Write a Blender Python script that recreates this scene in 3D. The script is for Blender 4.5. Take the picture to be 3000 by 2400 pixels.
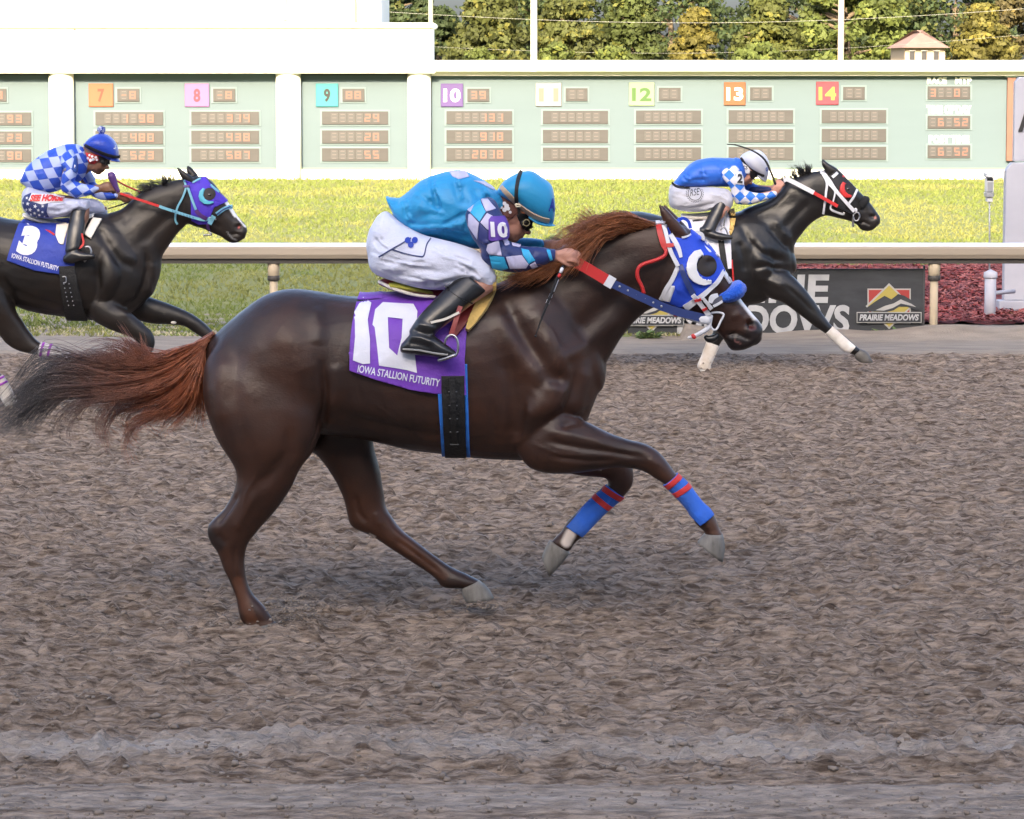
import bpy, bmesh, math, random
import numpy as np
from mathutils import Vector, Matrix, noise as mnoise
from mathutils.bvhtree import BVHTree
from mathutils.geometry import tessellate_polygon

for o in list(bpy.data.objects): bpy.data.objects.remove(o)
SC = bpy.context.scene
COL = SC.collection
rad = math.radians

# ---------------------------------------------------------------- camera
F, CX, CY, HZ, CAMZ = 9546.0, 1500.0, 1200.0, 185.0, 2.42
PITCH = math.atan((CY-HZ)/F)
cam = bpy.data.cameras.new('camera')
camo = bpy.data.objects.new('camera', cam); COL.objects.link(camo)
camo.location = (0, 0, CAMZ); camo.rotation_euler = (math.pi/2-PITCH, 0, 0)
cam.sensor_width = 36; cam.lens = F/3000*36; cam.clip_end = 3000; cam.clip_start = .1
SC.camera = camo
# ---------------------------------------------------------------- sky, sun, exposure
SUN_EL, SUN_AZ = rad(22), rad(-9)        # azimuth of where the light travels, measured from +Y towards +X is positive
ld = Vector((math.sin(-SUN_AZ)*math.cos(SUN_EL), math.cos(SUN_AZ)*math.cos(SUN_EL), -math.sin(SUN_EL)))   # light travels this way
W = bpy.data.worlds.new('World'); SC.world = W; W.use_nodes = True
nt = W.node_tree; bg = nt.nodes['Background']
sky = nt.nodes.new('ShaderNodeTexSky'); sky.sky_type = 'NISHITA'; sky.sun_disc = False
sky.sun_elevation = SUN_EL
sky.sun_rotation = math.atan2(-ld.x, -ld.y)
sky.air_density = .68; sky.dust_density = 4.6; sky.ozone_density = .5
nt.links.new(sky.outputs[0], bg.inputs[0]); bg.inputs[1].default_value = .15
sl = bpy.data.lights.new('sun', 'SUN'); sl.energy = 2.7; sl.angle = rad(.5); sl.color = (1, .82, .52)
so = bpy.data.objects.new('sun', sl); COL.objects.link(so)
so.rotation_euler = ld.to_track_quat('-Z', 'Y').to_euler(); so.location = (-30, -60, 40)
vs = SC.view_settings
vs.view_transform = 'Standard'; vs.look = 'None'; vs.gamma = 1; vs.exposure = 2.22; vs.use_curve_mapping = False

# ---------------------------------------------------------------- helpers
CPT, SPT = math.cos(PITCH), math.sin(PITCH)
def at(px, py, Y):
    """world point on the plane y=Y seen at photo pixel (3000x2400)"""
    u = (px-CX)/F; v = -(py-CY)/F
    dy = CPT+v*SPT; dz = -SPT+v*CPT
    t = Y/dy
    return Vector((u*t, Y, CAMZ+dz*t))
def gnd(px, py, z=0):
    u = (px-CX)/F; v = -(py-CY)/F
    dy = CPT+v*SPT; dz = -SPT+v*CPT
    t = (z-CAMZ)/dz
    return Vector((u*t, dy*t, z))
def zf(ox, oy, s):
    return lambda x, y: (ox+x/s, oy+y/s)
Z1 = zf(550, 580, 2.103); Z2 = zf(1400, 450, 2.396); Z3 = zf(500, 1000, 1.916); Z4 = zf(1250, 900, 2.029)
Z5 = zf(0, 340, 2.005); Z6 = zf(1700, 380, 2.156); ZJ = zf(1030, 460, 2.696); ZT = zf(0, 850, 2.396); ZR = zf(2300, 400, 2.464)
A1 = zf(1350, 500, 6.633); A2 = zf(1900, 580, 3.75); A3 = zf(2120, 420, 4.312); A4 = zf(60, 360, 5.39); A5 = zf(360, 460, 5.39)
A6 = zf(2600, 180, 4.79); A7 = zf(1850, 640, 3.593)
V0 = zf(0, 0, 1/1.3915)
ID = lambda x, y: (x, y)

def link(name, me, parent=None, mat=None):
    o = bpy.data.objects.new(name, me); COL.objects.link(o)
    if mat is not None:
        me.materials.clear(); me.materials.append(mat)
    if parent is not None:
        o.parent = parent
        o.matrix_parent_inverse = Matrix.Translation(-WORLDLOC[parent.name])
    WORLDLOC[o.name] = Vector((0, 0, 0))
    return o
WORLDLOC = {}
def thing(name, loc, label, cat, group=None):
    o = bpy.data.objects.new(name, None); COL.objects.link(o)
    o.empty_display_size = .1; o.location = loc
    WORLDLOC[o.name] = Vector(loc)
    return tag(o, label, cat, group)
def tag(o, label=None, cat=None, group=None, kind=None):
    if label: o['label'] = label
    if cat: o['category'] = cat
    if group: o['group'] = group
    if kind: o['kind'] = kind
    return o
def mk(name, verts, faces, mat=None, parent=None, smooth=True):
    me = bpy.data.meshes.new(name)
    me.from_pydata([tuple(v) for v in verts], [], [tuple(f) for f in faces])
    if smooth: me.polygons.foreach_set('use_smooth', [True]*len(me.polygons))
    me.update()
    return link(name, me, parent, mat)
def mkr(name, parts, mat=None, parent=None, smooth=True):
    v, f = join(parts); return mk(name, v, f, mat, parent, smooth)
def join(parts):
    vs_, fs_ = [], []
    for v, f in parts:
        n = len(vs_); vs_.extend([tuple(p) for p in v]); fs_.extend([tuple(i+n for i in q) for q in f])
    return vs_, fs_
def bev(o, w=.01, seg=2):
    m = o.modifiers.new('bevel', 'BEVEL'); m.width = w; m.segments = seg; m.limit_method = 'ANGLE'; m.angle_limit = rad(40)
    return o

def box(x0, x1, y0, y1, z0, z1):
    v = [(x0,y0,z0),(x1,y0,z0),(x1,y1,z0),(x0,y1,z0),(x0,y0,z1),(x1,y0,z1),(x1,y1,z1),(x0,y1,z1)]
    f = [(3,2,1,0),(4,5,6,7),(0,1,5,4),(1,2,6,5),(2,3,7,6),(3,0,4,7)]
    return v, f
def vbox(x0, y0, x1, y1, Yf, Yb):
    """box whose front face (at depth Yf) covers a rectangle measured in the 2156-wide view of the photo"""
    p = at(*V0(x0, y1), Yf); q = at(*V0(x1, y0), Yf)
    return box(p.x, q.x, Yf, Yb, p.z, q.z)

def catmull(P, n):
    """P (k,d) array -> smooth resample with n steps per span"""
    P = np.asarray(P, float); k = len(P)
    if k < 3: 
        t = np.linspace(0, 1, n*(k-1)+1)[:, None]; return P[0]*(1-t)+P[-1]*t
    Q = np.vstack([2*P[0]-P[1], P, 2*P[-1]-P[-2]])
    out = []
    for i in range(k-1):
        p0, p1, p2, p3 = Q[i], Q[i+1], Q[i+2], Q[i+3]
        for j in range(n):
            t = j/n
            out.append(.5*((2*p1)+(-p0+p2)*t+(2*p0-5*p1+4*p2-p3)*t*t+(-p0+3*p1-3*p2+p3)*t**3))
    out.append(P[-1]); return np.array(out)

def loft(conv, rings, Y0, sub=3, seg=24, cap=(.5, .5), p=2.2, ks=1.0):
    """rings: (ax,ay,bx,by,w[,c[,p]]): a,b the two silhouette points in picture coordinates, w half-width in depth, c depth offset"""
    rows = []
    for r in rings:
        c = r[5] if len(r) > 5 else 0.0
        pp = r[6] if len(r) > 6 else p
        a = at(*conv(r[0], r[1]), Y0+c); b = at(*conv(r[2], r[3]), Y0+c)
        rows.append([a.x, a.z, b.x, b.z, r[4]*ks, c, pp])
    R = catmull(rows, sub); R[:, 4] = np.maximum(R[:, 4], .003)
    ctr = np.stack([(R[:,0]+R[:,2])/2, R[:,5]+Y0, (R[:,1]+R[:,3])/2], 1)
    hv = np.stack([(R[:,0]-R[:,2])/2, 0*R[:,0], (R[:,1]-R[:,3])/2], 1)
    th = np.linspace(0, 2*math.pi, seg, endpoint=False)
    def ring(c, h, w, pp, s=1.0, shift=0):
        e = 2/pp
        cs = np.sign(np.cos(th))*np.abs(np.cos(th))**e; sn = np.sign(np.sin(th))*np.abs(np.sin(th))**e
        pts = c+shift+np.outer(cs*s, h); pts[:, 1] += sn*s*w
        return pts
    L = []
    def capring(i, j, amt):
        d = ctr[i]-ctr[j]; n = np.linalg.norm(d); d = d/(n if n > 1e-9 else 1)
        r = min(np.linalg.norm(hv[i]), R[i, 4])*amt
        return [ring(ctr[i], hv[i], R[i,4], R[i,6], s, d*r*q) for s, q in ((.35, 1.0), (.7, .72), (.92, .36))]
    L += capring(0, 1, cap[0])
    for i in range(len(R)): L.append(ring(ctr[i], hv[i], R[i,4], R[i,6]))
    L += capring(-1, -2, cap[1])[::-1]
    verts = np.vstack(L); faces = []
    m = len(L)
    for i in range(m-1):
        for j in range(seg):
            k = (j+1) % seg
            faces.append((i*seg+j, i*seg+k, (i+1)*seg+k, (i+1)*seg+j))
    faces.append(tuple(range(seg))[::-1]); faces.append(tuple((m-1)*seg+j for j in range(seg)))
    return verts, faces

def tube(P, r, seg=10, sub=1, flat=1.0, closed=True):
    P = np.asarray([tuple(p) for p in P], float)
    r = np.full(len(P), r, float) if np.isscalar(r) else np.asarray(r, float)
    if sub > 1:
        Q = catmull(np.hstack([P, r[:, None]]), sub); P, r = Q[:, :3], Q[:, 3]
    n = len(P); T = np.gradient(P, axis=0); T /= np.linalg.norm(T, axis=1)[:, None]+1e-12
    up = np.array([0, 1, 0.0]); 
    if abs(T[0] @ up) > .9: up = np.array([0, 0, 1.0])
    V, Fc = [], []
    N = up-T[0]*(up@T[0]); N /= np.linalg.norm(N)
    for i in range(n):
        N = N-T[i]*(N@T[i]); N /= np.linalg.norm(N)+1e-12
        B = np.cross(T[i], N)
        for j in range(seg):
            a = 2*math.pi*j/seg
            V.append(P[i]+r[i]*(math.cos(a)*N*flat+math.sin(a)*B))
    for i in range(n-1):
        for j in range(seg):
            k = (j+1) % seg; Fc.append((i*seg+j, i*seg+k, (i+1)*seg+k, (i+1)*seg+j))
    if closed:
        a = len(V); V.append(P[0]-T[0]*r[0]*.5); V.append(P[-1]+T[-1]*r[-1]*.5)
        for j in range(seg):
            k = (j+1) % seg
            Fc.append((a, k, j)); Fc.append((a+1, (n-1)*seg+j, (n-1)*seg+k))
    return np.array(V), Fc
def ball(c, r, M=None, seg=16, rings=10):
    """ellipsoid; r = (rx,ry,rz) along the columns of M"""
    V, Fc = [], []
    c = np.array(tuple(c), float); r = np.array(r if hasattr(r, '__len__') else (r, r, r), float)
    M = np.eye(3) if M is None else np.asarray(M, float)
    for i in range(1, rings):
        t = math.pi*i/rings
        for j in range(seg):
            a = 2*math.pi*j/seg
            V.append(c+M@(r*np.array([math.sin(t)*math.cos(a), math.sin(t)*math.sin(a), math.cos(t)])))
    n = len(V); V.append(c+M@(r*np.array([0,0,1]))); V.append(c+M@(r*np.array([0,0,-1])))
    for i in range(rings-2):
        for j in range(seg):
            k = (j+1) % seg; Fc.append((i*seg+j, (i+1)*seg+j, (i+1)*seg+k, i*seg+k))
    for j in range(seg):
        k = (j+1) % seg
        Fc.append((n, j, k)); Fc.append((n+1, (rings-2)*seg+k, (rings-2)*seg+j))
    return np.array(V), Fc

def evalmesh(o):
    dg = bpy.context.evaluated_depsgraph_get(); dg.update()
    return bpy.data.meshes.new_from_object(o.evaluated_get(dg))
def union(parts, voxel, smooth=8, fac=.5, grow=0.0):
    """overlapping closed pieces -> one continuous skin"""
    v, f = join(parts)
    me = bpy.data.meshes.new('tmp'); me.from_pydata(v, [], f)
    bm = bmesh.new(); bm.from_mesh(me); bmesh.ops.recalc_face_normals(bm, faces=bm.faces); bm.to_mesh(me); bm.free()
    o = bpy.data.objects.new('tmp', me); COL.objects.link(o)
    m = o.modifiers.new('r', 'REMESH'); m.mode = 'VOXEL'; m.voxel_size = voxel; m.use_smooth_shade = True
    s = o.modifiers.new('s', 'SMOOTH'); s.iterations = smooth; s.factor = fac
    r = evalmesh(o); bpy.data.objects.remove(o); bpy.data.meshes.remove(me)
    r.polygons.foreach_set('use_smooth', [True]*len(r.polygons)); r.update()
    if grow: setv(r, getv(r)+getn(r)*grow)
    return r
def getv(me):
    b = np.empty(len(me.vertices)*3, np.float32); me.vertices.foreach_get('co', b); return b.reshape(-1, 3).astype(float)
def setv(me, v):
    me.vertices.foreach_set('co', v.astype(np.float32).ravel()); me.update()
def getn(me):
    b = np.empty(len(me.vertices)*3, np.float32); me.vertex_normals.foreach_get('vector', b); return b.reshape(-1, 3).astype(float)
def polydist(xz, pts):
    d = np.full(len(xz), 1e9); s = np.zeros(len(xz))
    if len(pts) == 1: return np.linalg.norm(xz-np.array(pts[0]), axis=1), s
    n = len(pts)-1
    for i in range(n):
        a, b = np.array(pts[i]), np.array(pts[i+1]); ab = b-a
        t = np.clip(((xz-a)@ab)/(ab@ab+1e-12), 0, 1)
        q = np.linalg.norm(xz-(a+t[:, None]*ab), axis=1)
        m = q < d; d[m] = q[m]; s[m] = (i+t[m])/n
    return d, s
def sculpt(me, conv, strokes, Y0):
    """strokes: (points, radius_m, amount_m, ymin, ymax, plane_depth): raise (+) or groove (-) along a line, on surfaces facing sideways"""
    for st in strokes:
        pts, r, amt = st[0], st[1], st[2]
        y0, y1 = (st[3], st[4]) if len(st) > 4 else (-9, 9)
        dp = st[5] if len(st) > 5 else (-.2 if y1 > 1 else (y0+y1)/2 if y0 > -1 else -.2)
        v = getv(me); n = getn(me)
        P = [at(*conv(*p), Y0+dp) for p in pts]; P = [(q.x, q.z) for q in P]
        d, s = polydist(v[:, [0, 2]], P)
        w = np.exp(-(d/r)**2)*np.clip(np.abs(n[:, 1])*1.4, 0, 1)
        if len(pts) > 1: w *= np.clip(np.minimum(s, 1-s)*5+.25, 0, 1)
        yy = v[:, 1]-Y0
        w *= (yy > y0)*(yy < y1)
        v += n*(w*amt)[:, None]; setv(me, v)
def relax(me, conv, spots, Y0):
    """smooth the skin more strongly round some spots: (x, y, radius_m, passes)"""
    e = np.empty(len(me.edges)*2, np.int32); me.edges.foreach_get('vertices', e); e = e.reshape(-1, 2)
    v = getv(me); deg = np.bincount(e.ravel(), minlength=len(v)).astype(float)[:, None]
    for x, y_, r, it in spots:
        p = at(*conv(x, y_), Y0); w = np.clip(1.4-np.hypot(v[:, 0]-p.x, v[:, 2]-p.z)/r*1.0, 0, 1)[:, None]*.6
        for _ in range(it):
            s_ = np.zeros_like(v)
            for k in range(3):
                s_[:, k] = np.bincount(e[:, 0], v[e[:, 1], k], len(v))+np.bincount(e[:, 1], v[e[:, 0], k], len(v))
            v = v+(s_/np.maximum(deg, 1)-v)*w
    setv(me, v)
def paint(me, conv, Y0, marks, name='paint'):
    """marks: (points, radius_m, rgb, alpha, ymin, ymax, plane_depth) true coat markings kept as a colour attribute"""
    v = getv(me); n = len(v); c = np.zeros((n, 4))
    for mk_ in marks:
        pts, r, rgb, al = mk_[:4]; y0, y1 = (mk_[4], mk_[5]) if len(mk_) > 5 else (-9, 9); dp = mk_[6] if len(mk_) > 6 else 0
        P = [at(*conv(*p), Y0+dp) for p in pts]
        d, s = polydist(v[:, [0, 2]], [(q.x, q.z) for q in P])
        w = np.clip((r-d)/(r*.45), 0, 1)*al; yy = v[:, 1]-Y0; w = w*(yy > y0)*(yy < y1)
        c[:, :3] = np.where((c[:, 3:] > 0) | (w[:, None] > 0), (c[:, :3]*c[:, 3:]*(1-w[:, None])+np.array(rgb)*w[:, None])/np.maximum(c[:, 3:]*(1-w[:, None])+w[:, None], 1e-6), c[:, :3])
        c[:, 3] = 1-(1-c[:, 3])*(1-w)
    at_ = me.color_attributes.new(name, 'FLOAT_COLOR', 'POINT'); at_.data.foreach_set('color', c.astype(np.float32).ravel())

class Surf:
    """a finished skin that straps, patches and lettering are laid upon"""
    def __init__(s, me):
        s.me = me; s.v = getv(me); s.n = getn(me)
        s.f = [tuple(p.vertices) for p in me.polygons]
        s.bvh = BVHTree.FromPolygons([tuple(x) for x in s.v], s.f)
        s.fmin = np.array([s.v[list(q)].min(0) for q in s.f]); s.fmax = np.array([s.v[list(q)].max(0) for q in s.f])
    def hit(s, x, z, Y0, far=False):
        o = Vector((x, Y0+(2 if far else -2), z)); d = Vector((0, -1 if far else 1, 0))
        p, nn, i, t = s.bvh.ray_cast(o, d)
        return p, nn
def inpoly_convex(poly):
    n = len(poly); sg = 0
    for i in range(n):
        a, b, c = poly[i], poly[(i+1) % n], poly[(i+2) % n]
        cr = (b[0]-a[0])*(c[1]-b[1])-(b[1]-a[1])*(c[0]-b[0])
        if abs(cr) < 1e-9: continue
        if sg == 0: sg = math.copysign(1, cr)
        elif sg*cr < 0: return False
    return True
def patch(name, S, conv, poly, Y0, dp, off, thick, mat, parent, yr=(-9, 9), near=None, wav=0):
    """cloth or leather lying on skin S inside an outline (measured at depth Y0+dp), wrapping round it"""
    P = [at(*conv(*p), Y0+dp) for p in poly]; P = [(p.x, p.z) for p in P]
    ar = sum(P[i][0]*P[(i+1) % len(P)][1]-P[(i+1) % len(P)][0]*P[i][1] for i in range(len(P)))
    if ar < 0: P = P[::-1]
    if inpoly_convex(P): tris = [P]
    else:
        tris = []
        for t in tessellate_polygon([[Vector((a, b, 0)) for a, b in P]]):
            q = [P[i] for i in t]
            if (q[1][0]-q[0][0])*(q[2][1]-q[0][1])-(q[1][1]-q[0][1])*(q[2][0]-q[0][0]) < 0: q = q[::-1]
            tris.append(q)
    vs_, fs_ = [], []
    for q in tris:
        A = np.array(q); lo, hi = A.min(0), A.max(0)
        sel = (S.fmax[:,0] > lo[0]) & (S.fmin[:,0] < hi[0]) & (S.fmax[:,2] > lo[1]) & (S.fmin[:,2] < hi[1]) & (S.fmax[:,1]-Y0 > yr[0]) & (S.fmin[:,1]-Y0 < yr[1])
        idx = np.nonzero(sel)[0]
        if not len(idx): continue
        bm = bmesh.new(); mp = {}
        for i in idx:
            if near is not None:
                nn = sum(S.n[k][1] for k in S.f[i])/len(S.f[i])
                if nn > near: continue
            vv = []
            for k in S.f[i]:
                if k not in mp: mp[k] = bm.verts.new(S.v[k]+S.n[k]*off)
                vv.append(mp[k])
            bm.faces.new(vv)
        for i in range(len(q)):
            a, b = q[i], q[(i+1) % len(q)]
            nrm = Vector((b[1]-a[1], 0, -(b[0]-a[0])))
            if nrm.length < 1e-9: continue
            bmesh.ops.bisect_plane(bm, geom=bm.verts[:]+bm.edges[:]+bm.faces[:], dist=1e-7, plane_co=Vector((a[0], 0, a[1])), plane_no=nrm, clear_outer=True)
        bm.verts.index_update(); n = len(vs_)
        vs_ += [tuple(v.co) for v in bm.verts]; fs_ += [tuple(v.index+n for v in f.verts) for f in bm.faces]
        bm.free()
    me = bpy.data.meshes.new(name); me.from_pydata(vs_, [], fs_)
    bm = bmesh.new(); bm.from_mesh(me); bmesh.ops.remove_doubles(bm, verts=bm.verts, dist=2e-4); bm.to_mesh(me); bm.free()
    if len(me.polygons): me.polygons.foreach_set('use_smooth', [True]*len(me.polygons))
    me.update()
    isl = islands(me); first = None
    for k_, fs in enumerate(isl):
        if k_ and len(fs) < 8: continue
        m_ = me if len(isl) == 1 else submesh(me, fs, name)
        o = link(name, m_, parent, mat); first = first or o
        if thick:
            m = o.modifiers.new('thick', 'SOLIDIFY'); m.thickness = abs(thick); m.offset = -1
    return first
def islands(me):
    """face index lists of the connected pieces, largest (nearest the camera on a tie) first"""
    par = list(range(len(me.vertices)))
    def fd(i):
        while par[i] != i: par[i] = par[par[i]]; i = par[i]
        return i
    for p in me.polygons:
        a = fd(p.vertices[0])
        for q in p.vertices[1:]: par[fd(q)] = a
    g_ = {}
    for p in me.polygons: g_.setdefault(fd(p.vertices[0]), []).append(p.index)
    L_ = sorted(g_.values(), key=lambda f: -len(f))
    if len(L_) > 1: L_ = sorted(L_, key=lambda f: (len(f) < len(L_[0])*.4, sum(me.polygons[i].center.y for i in f[::7])/len(f[::7])))
    return L_ or [[]]
def submesh(me, fs, name):
    mp = {}; vv = []; ff = []
    for i in fs:
        q = []
        for k in me.polygons[i].vertices:
            if k not in mp: mp[k] = len(vv); vv.append(tuple(me.vertices[k].co))
            q.append(mp[k])
        ff.append(q)
    m = bpy.data.meshes.new(name); m.from_pydata(vv, [], ff); m.polygons.foreach_set('use_smooth', [True]*len(ff)); m.update(); return m
def strap(name, S, conv, pts, wpx, Y0, off, thick, mat, parent, dp=-.08, sides=(0,), sub=6, cols=4, ybias=0):
    """band of leather laid on S along a line; wpx its width in the coordinates of conv (number or one per point)"""
    W_ = np.full(len(pts), wpx, float) if np.isscalar(wpx) else np.array(wpx, float)
    R = catmull(np.hstack([np.array(pts, float), W_[:, None]]), sub)
    T = np.gradient(R[:, :2], axis=0); T /= np.linalg.norm(T, axis=1)[:, None]+1e-9
    Nn = np.stack([-T[:, 1], T[:, 0]], 1)
    parts = []
    for side in sides:
        V, Fc, last = [], [], None
        for i in range(len(R)):
            for j in range(cols+1):
                q = R[i, :2]+Nn[i]*R[i, 2]*(j/cols-.5)
                p = at(*conv(*q), Y0+dp)
                h, nn = S.hit(p.x, p.z, Y0, side)
                if h is None or (last is not None and abs(h.y-last) > .12):
                    y = last if last is not None else Y0+(dp if not side else -dp); V.append(np.array((p.x, y, p.z)))
                else:
                    last = h.y; o_ = np.array(h)+np.array(nn)*off; V.append(np.array((p.x, o_[1]-(off*.3 if not side else -off*.3), p.z)))
        n = len(R); c = cols+1
        V = np.array(V)
        nr = np.zeros_like(V); G = V.reshape(n, c, 3)
        du = np.gradient(G, axis=0); dv = np.gradient(G, axis=1); nr = np.cross(du, dv); nr /= np.linalg.norm(nr, axis=2)[:, :, None]+1e-12
        sgn = np.sign(nr[:, :, 1:2]); sgn[sgn == 0] = 1; nr = nr*sgn*(-1 if not side else 1)
        top = G+nr*thick; bot = G-nr*.004
        V2 = np.vstack([top.reshape(-1, 3), bot.reshape(-1, 3)]); m = n*c
        for i in range(n-1):
            for j in range(cols):
                a = i*c+j
                Fc.append((a, a+1, a+c+1, a+c)); Fc.append((m+a+c, m+a+c+1, m+a+1, m+a))
            a = i*c; Fc.append((a, a+c, m+a+c, m+a)); a = i*c+cols; Fc.append((m+a, m+a+c, a+c, a))
        for j in range(cols):
            Fc.append((j+1, j, m+j, m+j+1)); a = (n-1)*c+j; Fc.append((a, a+1, m+a+1, m+a))
        parts.append((V2, Fc))
    v, f = join(parts)
    me = bpy.data.meshes.new(name); me.from_pydata(v, [], f)
    bm = bmesh.new(); bm.from_mesh(me); bmesh.ops.recalc_face_normals(bm, faces=bm.faces); bm.to_mesh(me); bm.free()
    return link(name, me, parent, mat)
def textmesh(s, bold=0.0, spacing=1.0, shear=0.0):
    """built-in font -> flat triangles, normalised to cap height 1, left edge 0"""
    cu = bpy.data.curves.new('t', 'FONT'); cu.body = s; cu.offset = bold; cu.space_character = spacing; cu.shear = shear; cu.resolution_u = 4
    o = bpy.data.objects.new('t', cu); COL.objects.link(o)
    me = evalmesh(o); bpy.data.objects.remove(o); bpy.data.curves.remove(cu)
    bm = bmesh.new(); bm.from_mesh(me); bmesh.ops.triangulate(bm, faces=bm.faces); bmesh.ops.remove_doubles(bm, verts=bm.verts, dist=1e-5)
    V = np.array([v.co[:2] for v in bm.verts]); Fc = [tuple(v.index for v in f.verts) for f in bm.faces]; bm.free(); bpy.data.meshes.remove(me)
    V -= V.min(0); w, h = V.max(0); V /= h
    return V, Fc, w/h
def subdivide2d(V, Fc, L):
    bm = bmesh.new()
    vv = [bm.verts.new((x, y, 0)) for x, y in V]
    for f in Fc:
        try: bm.faces.new([vv[i] for i in f])
        except ValueError: pass
    for _ in range(5):
        e = [x for x in bm.edges if x.calc_length() > L]
        if not e: break
        bmesh.ops.subdivide_edges(bm, edges=e, cuts=1, use_grid_fill=False); bmesh.ops.triangulate(bm, faces=bm.faces)
    bm.verts.index_update()
    V = np.array([v.co[:2] for v in bm.verts]); Fc = [tuple(v.index for v in f.verts) for f in bm.faces]; bm.free()
    return V, Fc
def decal(name, S, conv, V, Fc, Y0, off, mat, parent, dp=-.15, L=6, far=False):
    """flat print draped on S; V in the coordinates of conv"""
    V, Fc = subdivide2d(np.array(V, float), Fc, L)
    out, last = [], None; miss = set()
    for i, (x, y) in enumerate(V):
        p = at(*conv(x, y), Y0+dp); h, nn = S.hit(p.x, p.z, Y0, far)
        if h is None: miss.add(i); out.append((p.x, Y0+dp, p.z)); continue
        out.append((p.x, h.y+(1 if far else -1)*off/max(.3, abs(nn.y)), p.z))
    Fc = [f for f in Fc if not any(i in miss for i in f)]
    return mk(name, out, Fc, mat, parent, smooth=True)
def polydecal(name, S, conv, poly, Y0, off, mat, parent, dp=-.15, L=6, holes=()):
    loops = [[Vector((a, b, 0)) for a, b in poly]]+[[Vector((a, b, 0)) for a, b in h] for h in holes]
    flat = [p for l in loops for p in l]
    t = tessellate_polygon(loops)
    return decal(name, S, conv, [(p.x, p.y) for p in flat], [tuple(x) for x in t], Y0, off, mat, parent, dp, L)
def textdecal(name, S, conv, s, org, xv, yv, Y0, off, mat, parent, dp=-.15, bold=.02, L=6, spacing=1.0, fit=None):
    """org: lower-left corner, xv: vector of the whole width, yv: vector of the height (in conv coordinates)"""
    V, Fc, w = textmesh(s, bold, spacing)
    V = np.array(org, float)+np.outer(V[:, 0]/w, xv)+np.outer(V[:, 1], yv)
    return decal(name, S, conv, V, Fc, Y0, off, mat, parent, dp, L)
def flattext(name, s, x0, y0, x1, y1, Y, mat, parent, bold=.02, spacing=1.0, shear=0, conv=V0, thick=0, pad=1.0):
    """lettering on an upright board at depth Y, filling a rectangle (x0, bottom, x1, top) measured in the picture"""
    V, Fc, w = textmesh(s, bold, spacing, shear)
    V = np.stack([x0+V[:, 0]/w*(x1-x0), y0+(y1-y0)*V[:, 1]], 1)
    P = [at(*conv(x, y), Y) for x, y in V]
    o = mk(name, P, Fc, mat, parent, smooth=False)
    if thick:
        m = o.modifiers.new('thick', 'SOLIDIFY'); m.thickness = thick; m.offset = 0
    return o
def flatpoly(name, poly, Y, mat, parent, conv=V0, thick=.006):
    P = [at(*conv(x, y), Y) for x, y in poly]
    n = len(P); ar = sum(P[i].x*P[(i+1) % n].z-P[(i+1) % n].x*P[i].z for i in range(n))
    if ar < 0: P = P[::-1]
    tr = tessellate_polygon([[Vector((p.x, p.z, 0)) for p in P]])
    v = [tuple(p) for p in P]+[(p.x, p.y+thick, p.z) for p in P]
    f = []
    for t in tr:
        a, b, c = [P[i] for i in t]
        if (b.x-a.x)*(c.z-a.z)-(b.z-a.z)*(c.x-a.x) < 0: t = t[::-1]
        f.append(tuple(t)); f.append(tuple(i+n for i in t[::-1]))
    for i in range(n):
        j = (i+1) % n; f.append((j, i, i+n, j+n))
    return mk(name, v, f, mat, parent, smooth=False)

# ---------------------------------------------------------------- materials
MATS = {}
def folds(me, conv, guides, Y0, k=4, r=.008, amp=.004, jit=14, seed=1, yr=(-9, 9), dp=-.2):
    """creases in cloth: k jittered copies of every guide line, alternately ridge and groove"""
    g_ = random.Random(seed); L_ = []
    for q in guides:
        for i in range(k):
            dx, dy = g_.gauss(0, jit), g_.gauss(0, jit); a0, a1 = sorted((g_.uniform(0, .5), g_.uniform(.5, 1)))
            C_ = catmull(np.array(q, float), 6); n0, n1 = int(a0*(len(C_)-1)), max(int(a1*(len(C_)-1)), int(a0*(len(C_)-1))+3)
            L_.append(([(x+dx+g_.gauss(0, jit*.12), y+dy+g_.gauss(0, jit*.12)) for x, y in C_[n0:n1+1:2]], r*g_.uniform(.7, 1.5), amp*g_.uniform(.6, 1.3)*(1 if i % 2 else -1.15), yr[0], yr[1], dp))
    sculpt(me, conv, [l for l in L_ if len(l[0]) > 1], Y0)
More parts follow.
